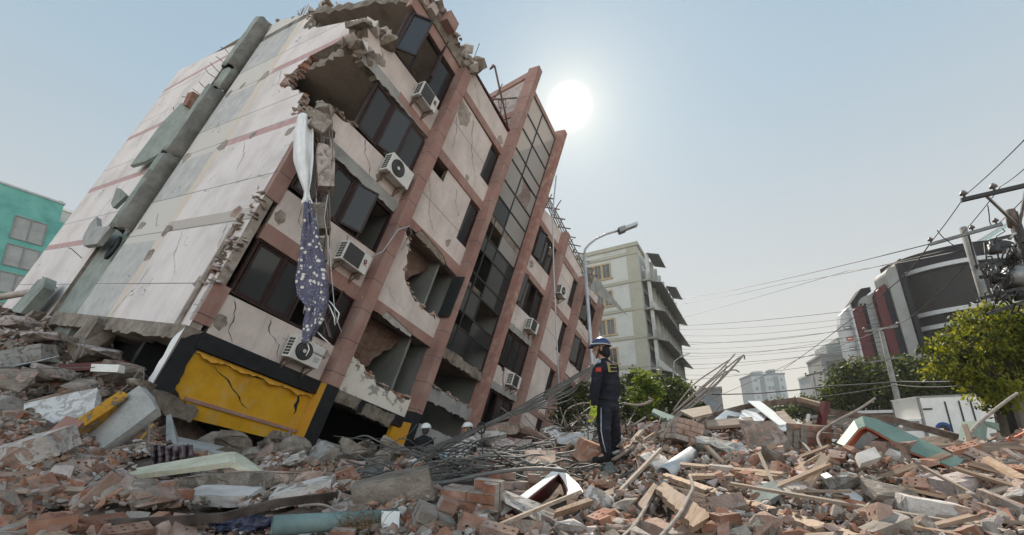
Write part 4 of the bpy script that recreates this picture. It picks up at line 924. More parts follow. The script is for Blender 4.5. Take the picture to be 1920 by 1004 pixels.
def hang(px, py, w, h, l, name, tilt=0.0, Y=9.35, mats=('pinkplaster', 'concrete'), seed=1):
    Rr = random.Random(seed); sh = [(x * Rr.uniform(.82, 1), y * Rr.uniform(.85, 1), z * Rr.uniform(.86, 1.0)) for x in (-1, 1) for y in (-1, 1) for z in (-1, -.3, .4, 1)]
    me = chunk_mesh(name, Rr, w, h, l, [MT[m] for m in mats], sub=2, rough=.022, shape=sh)
    o = bpy.data.objects.new(name, me); COL.objects.link(o); o.parent = hc
    o.matrix_local = HI @ Matrix.Translation(at(px, py, Y)) @ Euler((0, tilt, .5)).to_matrix().to_4x4(); return o
hang(610, 318, .42, .44, 1.25, 'column_piece', -.08); hang(602, 410, .32, .36, .75, 'column_piece', -.25, mats=('concrete', 'mortar'), seed=2); hang(586, 560, .30, .3, .75, 'column_piece', .05, mats=('plaster', 'concrete'), seed=3, Y=9.25); hang(604, 470, .2, .24, .6, 'column_piece', -.1, mats=('concrete',), seed=4)
hang(600, 240, .42, .45, .5, 'column_head', .4, mats=('concrete', 'mortar'), seed=6); hang(592, 225, .5, .4, .35, 'column_head', .2, mats=('concrete', 'mortar'), seed=8)
for k in range(14):
    x = 600 + R.uniform(-16, 22); pts = [at(x + R.uniform(-8, 8) + i * R.uniform(-2, 3), 225 + i * 60 + R.uniform(-12, 12), 9.35 + R.uniform(-.2, .2)) for i in range(R.choice((3, 4, 5)))]
    if k > 8: pts = [at(x + R.uniform(-5, 5) + i * R.uniform(-6, 9), 360 + i * 55 + R.uniform(-12, 12), 9.25 + R.uniform(-.12, .12)) for i in range(6)]
    b = MB(); b.tube([HI @ p for p in pts], .012, MT['rust'] if k % 3 else MT['galv'], 5); b.build('bent_bar', hc)
for p in ([(606, 555), (622, 570), (636, 588), (632, 606)], [(606, 560), (618, 575), (627, 596), (628, 610)], [(575, 640), (580, 655), (574, 668)], [(590, 618), (604, 632), (619, 646)]):
    b = MB(); b.tube([HI @ at(x, y, 9.1) for x, y in p], .014, MT['white'], 5); b.build('white_strap', hc)

# steel stand on the roof edge, aerial
rs = thing('roof_sign_frame', 'rusty steel post and bracket frame leaning on the roof edge beside the stair tower', 'steel frame', BM @ fac(958, 242, .2))
RI = Matrix.Translation(-rs.location)
def rt(name, pts, r, Y=.2, mat='rust'):
    b = MB(); b.tube([RI @ (BM @ fac(x, y, Y)) for x, y in pts], r, MT[mat], 6); b.build(name, rs)
rt('post', [(953, 243), (946, 205), (938, 172), (928, 126)], .045); rt('crossbar', [(919, 187), (969, 184)], .04); rt('crossbar', [(925, 122), (919, 130), (928, 124)], .04); rt('brace', [(942, 158), (922, 195)], .025); rt('brace', [(940, 188), (938, 225)], .025)
rt('box_frame', [(935, 188), (948, 187), (949, 202), (936, 203), (935, 188)], .025)
b = MB(); b.tube([BM @ fac(884, 122, .4), BM @ fac(899, 82, .4)], .018, MT['steel'], 5); tag(recentre(b.build('aerial')), 'thin grey aerial rod on the ruined roof corner', 'aerial')

# ------------------------------------------------------------------ street lamps
def street_lamp(base, top, pts, head, r, label, Y):
    base = Vector(base); t = thing('street_lamp', label, 'street lamp', base)
    b = MB(); h = top - base.z; b.tube([(0, 0, 0), (0, 0, h * .5), (0, 0, h)], [r, r * .8, r * .62], MT['galv'], 10); b.build('pole', t)
    b = MB(); b.tube([Vector((0, 0, h))] + [at(x, y, Y) - base for x, y in pts], r * .5, MT['galv'], 8); b.build('arm', t)
    p, q = [at(x, y, Y) - base for x, y in head]; d = (q - p); b = MB(); b.beam(p, p + d * .35, r * 3.2, r * 2.2, MT['steel']); b.beam(p + d * .3, q, r * 2.9, r * 1.3, MT['galv']); b.build('lamp_head', t); return t
LB = at(1113, 800, 18); LB.z = 0; LT = at(1095.5, 478, 18)
LB.x = LT.x; LB.y = LT.y
street_lamp(LB, LT.z, [(1097, 468), (1104, 459), (1116, 449), (1135, 440), (1162, 432)], [(1160, 434), (1194, 421)], .105, 'tall grey street lamp with a curved arm standing behind the uniformed person', 18)
L2 = at(1262, 700, 46); street_lamp((L2.x, L2.y, 0), L2.z, [(1264, 678), (1275, 670)], [(1274, 670), (1293, 663)], .10, 'small distant street lamp at the right edge of the cream apartment block', 46)
for k, (x, Y) in enumerate(((1040, 17.5),)):
    b = MB(); b.tube([at(1043, 330, Y), at(1036, 400, Y), at(1038, 500, Y), at(1044, 640, Y), at(1054, 838, Y)], .03, MT['galv'], 6); tag(recentre(b.build('hanging_cable')), 'single pale cable hanging straight down in front of the far pilasters', 'cable')

# ------------------------------------------------------------------ background buildings
def frame_at(x, y, Y, yaw, z0=0.0):
    p = at(x, y, Y); M = Matrix.Rotation(yaw, 4, 'Z'); M.translation = (p.x, p.y, z0); return M
def facade(bld, w, z0, z1, rows, cols, ww, wh, y, wallm, frame, mx=.0, zoff=0.0, axis='x', sill=True, pane='glass', only=None, bars=3):
    """windows as parts of a facade lying in the plane y (front towards -y)"""
    fh = (z1 - z0) / rows; cw = (w - 2 * mx) / cols
    for r_ in range(rows):
        for c_ in range(cols):
            if only and not only(r_, c_): continue
            cx = mx + cw * (c_ + .5); cz = z0 + fh * (r_ + .5) + zoff
            f = lambda a, dpt, c: (a, dpt, c) if axis == 'x' else (-dpt + 0, a, c)
            def bx(mb, a0, a1, d0, d1, c0, c1, m):
                if axis == 'x': mb.box(a0, a1, y + d0, y + d1, c0, c1, m)
                else: mb.box(y - d1, y - d0, a0, a1, c0, c1, m)
            m = MB()
            for q in ((cx - ww / 2 - .1, cx + ww / 2 + .1, cz + wh / 2, cz + wh / 2 + .12), (cx - ww / 2 - .1, cx - ww / 2, cz - wh / 2, cz + wh / 2), (cx + ww / 2, cx + ww / 2 + .1, cz - wh / 2, cz + wh / 2)):
                bx(m, q[0], q[1], -.1, .0, q[2], q[3], frame)
            bx(m, cx - ww / 2 - .2, cx + ww / 2 + .2, -.2, .0, cz - wh / 2 - .14, cz - wh / 2, frame)
            for k in range(1, bars): bx(m, cx - ww / 2 + ww * k / bars - .05, cx - ww / 2 + ww * k / bars + .05, -.06, .0, cz - wh / 2, cz + wh / 2, frame)
            o = m.build('window', bld)
            g = MB(); bx(g, cx - ww / 2, cx + ww / 2, -.03, -.012, cz - wh / 2, cz + wh / 2, MT[pane]); g.build('pane', o)
MT['darkglass'] = nmat('dark_pane', [(.03, .032, .035), (.075, .08, .085)], .6, .12, .05, 5, .01, spec=.6)
MT['greypane'] = nmat('grey_pane', [(.24, .26, .255), (.36, .385, .38)], .7, .25, .05, 5, .01, spec=.5)
# cream apartment block
AY = rad(-28.24)
apt_wall = nmat('cream_paint', [(.40, .41, .39), (.50, .512, .485), (.54, .55, .525)], .35, .9, .1, 8, .02)
apt_trim = nmat('ochre_trim', [(.33, .325, .265), (.40, .39, .325)], .5, .9, .1, 8, .02)
apt_side = nmat('grey_balcony_wall', [(.24, .235, .21), (.36, .35, .31)], .5, .9, .1, 8, .02)
MA = frame_at(1206, 580, 48, AY)
top = (at(1193.2, 457, 48)).z
apt = thing('apartment_building', 'cream five-storey apartment block with brown-framed windows and rows of grey awnings', 'building', M=MA)
b = MB(); b.box(-12, -.004, .01, 24, 0, top, apt_wall); b.build('wall', apt)          # left face: -x along A; the corner at the origin
FHt = [ (at(1199.5, y, 48)).z for y in (471, 523, 575.5, 628.5)]
b = MB()
for z in FHt + [FHt[-1] - (FHt[-2] - FHt[-1])]: b.box(-12.1, .12, -.12, .008, z - .28, z + .1, apt_trim)
b.box(-12.15, .15, -.15, .2, top - .25, top + .25, apt_trim); b.box(.0, .15, .2, 24.1, top - .25, top + .25, apt_trim)
b.box(-1.3, .02, -.05, .0, 0, top - .3, apt_trim); b.build('cornice', apt)
fh = FHt[0] - FHt[1]
for i in range(6):
    z1 = FHt[0] - i * fh - .5; z0 = z1 - fh + 1.0
    for cx in (-4.95, -9.8):
        m = MB(); w_, h_ = 2.9, 1.75; cz = (z0 + z1) / 2
        for q in ((-w_ / 2 - .15, w_ / 2 + .15, h_ / 2, h_ / 2 + .18), (-w_ / 2 - .15, -w_ / 2, -h_ / 2, h_ / 2), (w_ / 2, w_ / 2 + .15, -h_ / 2, h_ / 2), (-w_ / 2 - .35, w_ / 2 + .35, -h_ / 2 - .2, -h_ / 2)): m.box(cx + q[0], cx + q[1], -.12, .01, cz + q[2], cz + q[3], MT['wintan'] if 'wintan' in MT else MT.setdefault('wintan', nmat('tan_window_frame', [(.34, .26, .15), (.44, .35, .22)], 2, .8)))
        for k in (-.5, .5): m.box(cx + k - .14, cx + k + .14, -.08, .01, cz - h_ / 2, cz + h_ / 2, MT['wintan'])
        o = m.build('window', apt); g = MB(); g.box(cx - w_ / 2, cx + w_ / 2, -.03, .0, cz - h_ / 2, cz + h_ / 2, MT['darkglass'])
        for k in (-1.0, 0, 1.0): g.box(cx + k - .02, cx + k + .02, -.05, -.03, cz - h_ / 2, cz + h_ / 2, MT['wintan'])
        g.build('pane', o)
    # balcony face on the right side (+x), recessed openings, columns and awnings
    zf = FHt[0] - (i + 1) * fh
    m = MB(); m.box(-.0, 1.1, .6, 23.8, zf - .12, zf + .1, apt_side); m.box(1.02, 1.1, .6, 23.8, zf + .1, zf + .95, apt_wall if i % 2 else apt_side); m.build('balcony', apt)
    for k in range(9): m = MB(); m.box(.6, 1.0, 1.0 + k * 2.75, 1.4 + k * 2.75, zf + .1, zf + fh - .12, apt_wall); m.build('balcony_column', apt)
    for k in range(5):
        m = MB(); m.box(-.002, .02, 1.6 + k * 4.6, 4.6 + k * 4.6, zf + .9, zf + 2.5, MT['darkglass']); m.build('window', apt)
    aw = [(1.0, 5.4), (7, 22.6)] if i == 0 else [(1.0, 23.4)]
    if i < 5:
        for y0, y1 in ([(.8, 5.6), (14, 20.5)] if i == 0 else [(.8, 23.4)]):
            m = MB(); z = zf + fh - .35; m.add([(.9, y0, z + .25), (.9, y1, z + .25), (2.3, y1, z - .25), (2.3, y0, z - .25), (.9, y0, z + .18), (.9, y1, z + .18), (2.3, y1, z - .32), (2.3, y0, z - .32)], [(0, 1, 2, 3), (4, 7, 6, 5), (0, 4, 5, 1), (2, 6, 7, 3), (0, 3, 7, 4), (1, 5, 6, 2)], MT['steel']); m.build('awning', apt)
m = MB()
for k in range(26): m.box(1.0, 1.06, 1.2 + k * .86, 1.3 + k * .86, FHt[3] - fh + .9, FHt[3] - .3, apt_side)
m.build('balcony_bars', apt)

# teal building at the far left, white brick house behind it
def plain_building(name, label, M, w, d, h, wallm, roofm, rows, cols, ww, wh, z0=1.0, parapet=.4, axis2=None, pane='greypane', frame=None, bars=2):
    t = thing(name, label, 'building', M=M); b = MB(); b.box(0, w, .0, d, 0, h, wallm); b.build('wall', t)
    b = MB(); b.box(-.15, w + .15, -.15, d + .15, h + .003, h + parapet, roofm); b.build('roof', t)
    facade(t, w, z0, h - .4, rows, cols, ww, wh, 0, wallm, frame or MT['steel'], pane=pane, bars=bars)
    return t
tealm = nmat('teal_render', [(.09, .29, .26), (.14, .41, .365), (.19, .48, .43)], .5, .85, .2, 8, .02)
MG = frame_at(105, 420, 30, rad(-28.24 + 90))
hT = at(105, 420, 30).z
p0 = at(-60, 345, 20.6)
MG = Matrix.Rotation(rad(-28.24 + 90), 4, 'Z'); c105 = at(105, 500, 41); MG.translation = (c105.x, c105.y, 0)
tb = thing('teal_building', 'green-teal building with pairs of grey windows at the far left', 'building', M=MG)
Lw = 26
zr = at(88, 387, 41).z; zl = at(105, 420, 41).z
b = MB(); b.box(-Lw, 0, 0, 8, 0, zl, tealm); b.build('wall', tb)
b = MB(); b.box(-Lw - .1, -.55, .02, 7.9, zl + .003, zr - .2, tealm); b.box(-Lw - .2, -.45, -.08, 8, zr - .2, zr, MT['galv']); b.build('parapet', tb)
wz = [(at(60, a_, 39.8).z, at(60, b_, 39.8).z) for a_, b_ in ((424, 461), (474, 509), (523, 556))]; wz.append((wz[2][0] - 3, wz[2][1] - 3))
for (z1, z0) in wz:
    for c_ in range(5):
        x1 = -1.4 - c_ * 4.4; x0 = x1 - 2.1; m = MB()
        for q in ((x0 - .1, x1 + .1, z1, z1 + .1), (x0 - .1, x1 + .1, z0 - .1, z0), (x0 - .1, x0, z0, z1), (x1, x1 + .1, z0, z1), ((x0 + x1) / 2 - .05, (x0 + x1) / 2 + .05, z0, z1)): m.box(q[0], q[1], -.1, .02, q[2], q[3], MT['steel'])
        o = m.build('window', tb); g = MB(); g.box(x0, x1, -.03, -.004, z0, z1, MT['greypane']); g.build('pane', o)
wbm = nmat('white_brick_paint', [(.52, .50, .48), (.64, .62, .60)], 2, .9, .2, 10, .02)
MWH = Matrix.Rotation(rad(61.76), 4, 'Z'); cw_ = at(91, 400, 42); MWH.translation = (cw_.x, cw_.y, 0)
wb = thing('white_house', 'white-painted brick house edge behind the teal building', 'building', M=MWH); zt = at(91, 388, 42).z
b = MB(); b.box(0, 9, 0, 6, 0, zt, wbm); b.build('wall', wb); b = MB(); b.box(-.2, 9.2, -.2, 6.2, zt + .003, zt + .3, MT['white']); b.box(.6, .9, .1, .4, zt + .3, zt + 1.1, MT['greycon']); b.build('roof', wb)
b = MB(); b.prism([(4.2, zt - .8), (7.5, zt - .4), (7.5, zt + 1.6), (5.5, zt + .9)], [], XF, -1.2, -.3, MT['steel']); b.build('canopy', wb)

# far tower
FT = frame_at(1417, 760, 170, rad(-8)); zt = at(1440, 705, 170).z
ft = thing('tower_block', 'pale distant high-rise tower between the bent bars and the trees', 'building', M=FT)
twm = nmat('pale_tower_wall', [(.40, .42, .43), (.47, .49, .50)], .2, .9); twd = nmat('tower_strip', [(.22, .25, .27), (.28, .31, .33)], .3, .8)  # wall tone paled to carry distance haze in the colour
b = MB(); b.box(0, 12.2, 0, 12, 0, zt, twm); b.build('wall', ft); b = MB(); b.box(-.2, 12.4, -.2, 12.2, zt + .003, zt + .8, twd); b.box(2, 5, 2, 6, zt + .8, zt + 2.2, twm); b.box(8, 10, 2, 6, zt + .8, zt + 2.6, twd)
for k in range(9): b.box(.4 + k * 1.35, .5 + k * 1.35, -.1, .0, zt + .8, zt + 1.9, twd)
b.build('roof', ft)
for x in (3.0, 8.0): m = MB(); m.box(x, x + 1.7, -.15, 0, 2, zt - .5, twd); m.build('recess_strip', ft)
for r_ in range(8):
    for x in (1.0, 5.6, 6.9, 10.4):
        m = MB(); z = zt - 2.4 - r_ * 3.2; m.box(x, x + .95, -.08, -.004, z, z + 1.3, twd if r_ % 2 else MT['greypane']); m.build('window', ft)
# grey building and low dark house in the middle distance
GB = frame_at(1556, 760, 82, rad(-20)); zt = at(1570, 668, 82).z
gbm = nmat('grey_render', [(.25, .25, .24), (.36, .36, .345)], .3, .9)
gb = plain_building('grey_building', 'grey mid-rise building with a glazed roof storey left of the red-striped building', GB, 9, 9, zt, gbm, gbm, 5, 3, 1.4, 1.5, pane='darkglass')
b = MB(); b.box(1.5, 8.5, .6, 8, zt + .4, zt + 2.4, MT['greypane']); b.box(3.5, 7, .4, 7, zt + 2.4, zt + 3.4, gbm); b.box(4.2, 6.4, .38, .4, zt + 2.5, zt + 3.2, MT['darkglass']); b.build('penthouse', gb)
HB = frame_at(1532, 760, 95, rad(-15)); zt = at(1540, 703, 95).z
plain_building('low_white_building', 'low white building with balconies below the grey mid-rise', HB, 6.5, 8, zt, twm, MT['white'], 4, 2, 1.6, 1.3)
HB = frame_at(1322, 780, 60, rad(-25)); zt = at(1330, 733, 60).z
plain_building('dark_house', 'small dark house seen through the bent bars', HB, 2.4, 5, zt, gbm, MT['steel'], 2, 1, .9, .9, pane='darkglass')

# red-striped building with curved fins, and the louvred drum beside it
FO = at(1604, 700, 62); YW = rad(-16)
MF = Matrix.Rotation(YW, 4, 'Z'); MF.translation = (FO.x, FO.y, 0)
mall = thing('striped_building', 'white, grey and dark red building with curved fins and a black louvred drum', 'building', M=MF)
def mz(px, py): return at(px, py, 62).z
panelw = nmat('white_cladding', [(.46, .46, .46), (.56, .56, .56)], .4, .6, .05, 6, .01); panelg = nmat('grey_cladding', [(.20, .20, .195), (.28, .28, .27)], .6, .7, .1, 6, .01); darkc = nmat('dark_cladding', [(.010, .011, .016), (.022, .024, .032)], .5, .8, spec=.08)
def fin(x0, x1, z1, r, mat, d0, d1, name, z0=0.0, lean=0.0):
    """a vertical fin whose upper left corner is rounded; lean shifts the top"""
    pts = [(x0, z0), (x1, z0), (x1 + lean, z1 + (x1 - x0) * .25)] + [(x0 + lean + r - r * math.sin(a) , z1 - r + r * math.cos(a)) for a in [i * PI / 2 / 8 for i in range(9)]]
    b = MB(); b.prism(pts, [], XF, d0, d1, mat); b.build(name, mall)
zA, zB, zC = mz(1622, 575), mz(1672, 548), mz(1700, 510)
b = MB(); b.prism([(-.2, 0), (1.7, 0), (1.5, zA + .3), (.2, zA - .9), (-.2, zA - 2.6)], [], XF, 1.0, 2.2, panelw); b.build('white_side_wall', mall)
fin(1.56, 3.12, zA, 1.6, MT['red'], .3, 3.2, 'red_fin', lean=-.3); fin(1.45, 1.65, zA + .25, .3, panelw, .1, 3.2, 'fin_edge', lean=-.3); fin(3.00, 5.64, zB - .5, 1.5, panelg, .8, 3.2, 'grey_fin', lean=-.3); fin(2.76, 3.72, zA + .2, 1.4, darkc, .7, 3.2, 'dark_recess', lean=-.4)
fin(5.04, 6.60, zB + .4, 1.7, MT['red'], .0, 3.2, 'red_fin', lean=-.5); fin(6.18, 6.96, zB, .8, darkc, -.05, 3.2, 'dark_recess', lean=-.5); fin(7.00, 8.40, zC, 1.2, panelg, -.3, 3.2, 'grey_fin', lean=-.6); fin(8.52, 9.12, zC + .9, .6, darkc, -.5, 3.2, 'dark_recess', lean=-.6)
b = MB(); b.prism([(1.9, zA), (4.9, zB + .2), (4.9, zB + .9), (3.7, zB + .8), (1.8, zA + .6)], [], XF, 1.4, 3.2, darkc); b.build('roof', mall)
drc = Vector((17.0, 6.5, 0)); RD = 8.0
def arc(z0, z1, rr, mat, name, a0=-178, a1=-10, n=30):
    b = MB(); vs = []; fs = []
    for i in range(n + 1):
        a = rad(a0 + (a1 - a0) * i / n)
        for r_ in (rr, rr - .8):
            vs += [(drc.x + r_ * math.cos(a), drc.y + r_ * math.sin(a), z) for z in (z0, z1)]
    for i in range(n):
        o, q = i * 4, i * 4 + 4; fs += [(o, q, q + 1, o + 1), (o + 1, q + 1, q + 3, o + 3), (o + 3, q + 3, q + 2, o + 2), (o + 2, q + 2, q, o)]
    b.add(vs, fs, mat); b.build(name, mall)
zt = mz(1760, 487)
arc(0, zt, RD, darkc, 'louvred_drum')
for z in (zt - 2.6, zt - 9.2, zt - 11.2): arc(z - .3, z + .3, RD + .5, MT['galv'], 'drum_ring')
for k in range(26): arc(zt - 3.4 - k * .21, zt - 3.32 - k * .21, RD + .08, MT['acdark'], 'drum_louvre', n=18)
for k, (z, c) in enumerate(((.2, 'steel'), (-1.5, 'redpaint'), (-3.0, 'steel'), (-4.4, 'rust'), (-6.0, 'logoblk'), (-7.6, 'red'))):
    b = MB(); b.box(.15 + .1 * (k % 3), 1.2 - .15 * (k % 2), .93, .999, zA - 3.2 + z - .3, zA - 3.2 + z + .3, MT[c]); b.box(.4, .95, .92, .93, zA - 3.2 + z - .05, zA - 3.2 + z + .05, MT['white']); b.build('shop_sign', mall)
# teal canopy roof far right behind the poles
TC = frame_at(1825, 470, 90, rad(-14)); z0 = at(1825, 462, 90).z; z1 = at(1920, 425, 90).z
tc = thing('teal_roof_building', 'building with a sloping teal sheet roof behind the transformer pole', 'building', M=TC)
tealr = nmat('teal_roof_sheet', [(.20, .40, .39), (.27, .50, .48)], .6, .6)
b = MB(); b.box(.5, 14, .5, 9, 0, z0 - .6, MT['paleband']); b.build('wall', tc)
b = MB(); b.prism([(-.4, z0 - .4), (14, z1 + 3.2), (14, z1 + 3.0), (-.4, z0 - .9)], [], XF, 0, 9.5, tealr)
for k in range(12): b.beam((k * 1.1, -.02, z0 - .4 + k * 1.1 * (z1 + 3.6 - z0) / 14.4 + .3), (k * 1.1, 9, z0 - .3 + k * 1.1 * (z1 + 3.6 - z0) / 14.4 + .3), .08, .5, MT['galv'])
b.build('roof', tc)
# ------------------------------------------------------------------ poles and wires
def level_pair(p, q, Y):                        # two pixels of one level bar: the far end's distance follows
    r1, r2 = ray(*p), ray(*q); k1, k2 = r1.z / r1.y, r2.z / r2.y; return at(p[0], p[1], Y), at(q[0], q[1], Y * k1 / k2)
MT['polecon'] = nmat('pole_concrete', [(.17, .165, .155), (.25, .24, .225), (.31, .30, .285)], 3, .9, .3, 25, .006)
MT['polewood'] = nmat('dark_pole', [(.04, .035, .032), (.075, .065, .058)], 3, .85, .3, 25, .006)
MT['porcelain'] = nmat('brown_insulator', [(.10, .085, .08), (.2, .18, .17)], 3, .4)
def insul(mb, p, s=1.0): mb.tube([p, p + Vector((0, 0, .08 * s)), p + Vector((0, 0, .1 * s)), p + Vector((0, 0, .16 * s)), p + Vector((0, 0, .18 * s)), p + Vector((0, 0, .24 * s))], [.03 * s, .03 * s, .09 * s, .08 * s, .06 * s, .02 * s], MT['porcelain'], 10)
def pole(label, px, py, Y, r, arms, mat='polecon', name='utility_pole', extra=None):
    top = at(px, py, Y); base = Vector((top.x, top.y, 0)); t = thing(name, label, 'utility pole', base); h = top.z
    b = MB(); b.tube([(0, 0, 0), (0, 0, h * .5), (0, 0, h)], [r * 1.25, r * 1.1, r * .9], MT[mat], 14); b.build('pole', t)
    for p, q, YY, w, ins, braces in arms:
        A, B_ = level_pair(p, q, YY); b = MB(); b.beam(A - base, B_ - base, w, w, MT['steel'] if mat != 'polewood' else MT['acdark']); b.build('crossarm', t)
        for f in ins: m = MB(); insul(m, A.lerp(B_, f) - base + Vector((0, 0, w / 2)), w * 9); m.build('insulator', t)
        for f, dz in braces: m = MB(); c = A.lerp(B_, f) - base; m.beam(c, Vector((0, -.05, c.z - dz)), w * .5, w * .5, MT['steel']); m.build('brace', t)
    if extra: extra(t, base, h)
    return t
pole('round concrete utility pole with one crossarm rising out of the yellow-green tree', 1805, 427, 13, .105, [((1743, 459), (1880, 420), 12.2, .085, (.03, .62, .93), ((.55, .55),))])
def trafo(t, base, h):
    Rr = random.Random(4); I = lambda x, y, d=0: at(x, y, 10.6 + d) - base
    b = MB(); b.tube([I(1893, 395), I(1901, 425)], .11, MT['rust'], 10); b.build('pole_cap', t)
    b = MB()
    for p, q in (((1856, 452), (1915, 438)), ((1830, 500), (1915, 482)), ((1840, 560), (1918, 540)), ((1850, 590), (1920, 566)), ((1838, 520), (1912, 516))): b.beam(I(*p), I(*q), .06, .08, MT['acdark'])
    b.build('crossarm', t)
    for k in range(8): m = MB(); c = I(Rr.uniform(1850, 1912), Rr.uniform(450, 570), Rr.uniform(-.2, .3)); m.tube([c, c + Vector((0, 0, -.2))], [.09, .1], MT['acdark'], 10); m.tube([c + Vector((0, 0, -.05)), c + Vector((0, 0, .14))], .035, MT['porcelain'], 8); m.build('fuse_switch', t)
    m = MB(); m.tube([I(1900, 505), I(1904, 535)], .22, MT['steel'], 14); m.build('transformer_tank', t)
    m = MB(); m.tube([I(1893, 448), I(1898, 440), I(1908, 438), I(1920, 440)], .045, MT['galv'], 8); m.build('conduit', t)
    m = MB()
    for k in range(26):
        x, y = Rr.uniform(1848, 1905), Rr.uniform(450, 560); pts = [I(x, y, Rr.uniform(-.3, .3))]
        for j in range(5): x += Rr.uniform(-16, 18); y += Rr.uniform(-16, 22); pts.append(I(x, y, Rr.uniform(-.3, .3)))
        m.tube(pts, Rr.choice((.012, .018, .022)), MT['wire'], 5)
    for k in range(3):
        cx, cy = 1888 + 8 * k, 478 + 6 * k
        for q in range(3): m.tube([I(cx + (16 + q) * math.cos(a), cy + (15 + q) * math.sin(a), .1 * q) for a in [i * PI / 9 for i in range(19)]], .011, MT['wire'], 4)
    m.build('wire_tangle', t)
pole('dark utility pole carrying a long crossarm, transformer and coils of wire at the right edge', 1897, 400, 10.6, .12, [((1802, 376), (1940, 344), 10.4, .10, (.06, .48), ((.34, .75), (.9, .75)))], 'polewood', 'utility_pole', trafo)
pole('grey concrete pole in front of the dark red fin of the striped building', 1652, 622, 30, .15, [((1621, 622), (1684, 612), 30, .12, (.0, 1.0), ()), ((1630, 680), (1690, 670), 30, .1, (), ())])
pole('small distant utility pole with one crossarm left of the low white building', 1524, 700, 55, .14, [((1511, 705), (1546, 697), 55, .16, (.0, .5, 1.0), ())])
def wire(label, pts, r, sag=.0, mat='wire', group='overhead wires'):
    P = [at(*p) for p in pts]; out = []
    for a, b_ in zip(P, P[1:]):
        n = 14
        for i in range(n): t = i / n; out.append(a.lerp(b_, t) - Vector((0, 0, sag * 4 * t * (1 - t))))
    out.append(P[-1]); b = MB(); b.tube(out, r, MT[mat], 5); o = b.build('overhead_wire'); recentre(o); return tag(o, label, 'wire', group)
wire('thin wire rising to the upper right corner from the long crossarm end', [(1745, 455, 12.2), (1811, 365, 10.4), (1925, 258, 7.5)], .012, .03)
wire('thin wire rising right from the middle insulator of the long crossarm', [(1803, 440, 12.4), (1876, 350, 10.6), (1930, 308, 8.6)], .012, .03)
wire('thin wire crossing behind the transformer pole towards the right edge', [(1867, 424, 12.6), (1930, 362, 10)], .012, .02)
wire('looping jumper wire hanging between the two crossarms', [(1852, 385, 10.8), (1855, 415, 11.2), (1862, 428, 12.0)], .012, .06)
wire('drooping jumper wire left of the concrete pole', [(1757, 432, 11.5), (1775, 450, 11.8), (1796, 462, 12.2)], .012, .06)
wire('highest of the long wires from the crossarm to the cream apartment block', [(1743, 458, 12.3), (1262, 562, 47)], .015, .25)
wire('second long wire from the crossarm to the cream apartment block', [(1800, 463, 12.6), (1480, 530, 26), (1262, 573, 47)], .015, .12)
wire('third long wire, steepest of those meeting the apartment block', [(1806, 470, 12.6), (1590, 508, 24), (1263, 601, 47)], .015, .05)
wire('diagonal wire running down left from the crossarm across the sky', [(1745, 455, 12.3), (1700, 513, 15), (1600, 596, 22), (1470, 692, 34)], .018, .04)
wire('second diagonal wire crossing the fins of the striped building', [(1808, 500, 12.6), (1700, 600, 18), (1500, 672, 30), (1340, 745, 44)], .018, .1)
wy = [(612, 576), (618, 590), (629, 598), (640, 606), (648, 612), (655, 625), (661, 632), (668, 618), (675, 642), (684, 650), (693, 640), (702, 662), (715, 668)]
nm = ['first', 'second', 'third', 'fourth', 'fifth', 'sixth', 'seventh', 'eighth', 'ninth', 'tenth', 'eleventh', 'twelfth', 'thirteenth']
for i, (a, b_) in enumerate(wy):
    wire(nm[i] + ' from the top of the thin wires leaving the apartment block just above the rubble', [(1262, a, 47), (1653, b_, 30)], .012 if i % 3 else .018, .2 + .15 * (i % 4))
wire('thick black cable sagging across the trees in the middle distance', [(1300, 740, 34), (1420, 738, 31), (1560, 724, 28), (1690, 716, 25), (1790, 716, 22)], .045, .03)
wire('lower black cable in front of the trees beside the concrete pole', [(1500, 748, 30), (1680, 722, 26), (1800, 724, 22)], .03, .1)

# ------------------------------------------------------------------ trees
def leaf_mat(name, c, trans):
    b = NB(name); n = b.noise(1.3, 4); col = b.ramp(n, [(.3, tuple(v * .65 for v in c)), (.7, tuple(min(1, v * 1.25) for v in c))])
    b.done(col, .6, None, spec=.25)
    t = b.t; tr = t.nodes.new('ShaderNodeBsdfTranslucent'); tr.inputs[0].default_value = tuple(trans) + (1,)
    ms = t.nodes.new('ShaderNodeMixShader'); ms.inputs[0].default_value = .38; out = t.nodes['Material Output']
    t.links.new(b.p.outputs[0], ms.inputs[1]); t.links.new(tr.outputs[0], ms.inputs[2]); t.links.new(ms.outputs[0], out.inputs[0]); return b.m
LV = {'yl': [leaf_mat('yellow_green_leaf', (.16, .175, .015), (.38, .38, .03)), leaf_mat('olive_leaf', (.085, .105, .012), (.18, .20, .02)), leaf_mat('deep_olive_leaf', (.035, .048, .01), (.06, .08, .012))],
      'dk': [leaf_mat('mid_green_leaf', (.048, .068, .018), (.10, .135, .022)), leaf_mat('dark_leaf', (.022, .036, .012), (.04, .06, .015)), leaf_mat('pale_leaf', (.09, .105, .036), (.13, .155, .045))],
      'br': [leaf_mat('bright_leaf', (.075, .115, .012), (.20, .26, .02)), leaf_mat('fresh_leaf', (.05, .085, .012), (.11, .16, .02)), leaf_mat('deep_green_leaf', (.03, .05, .012), (.05, .08, .015))]}  # bright, fresh and deep greens, mixed at random by clump
MT['bark'] = nmat('bark', [(.05, .04, .032), (.10, .085, .07)], 6, .95, .8, 25, .02)
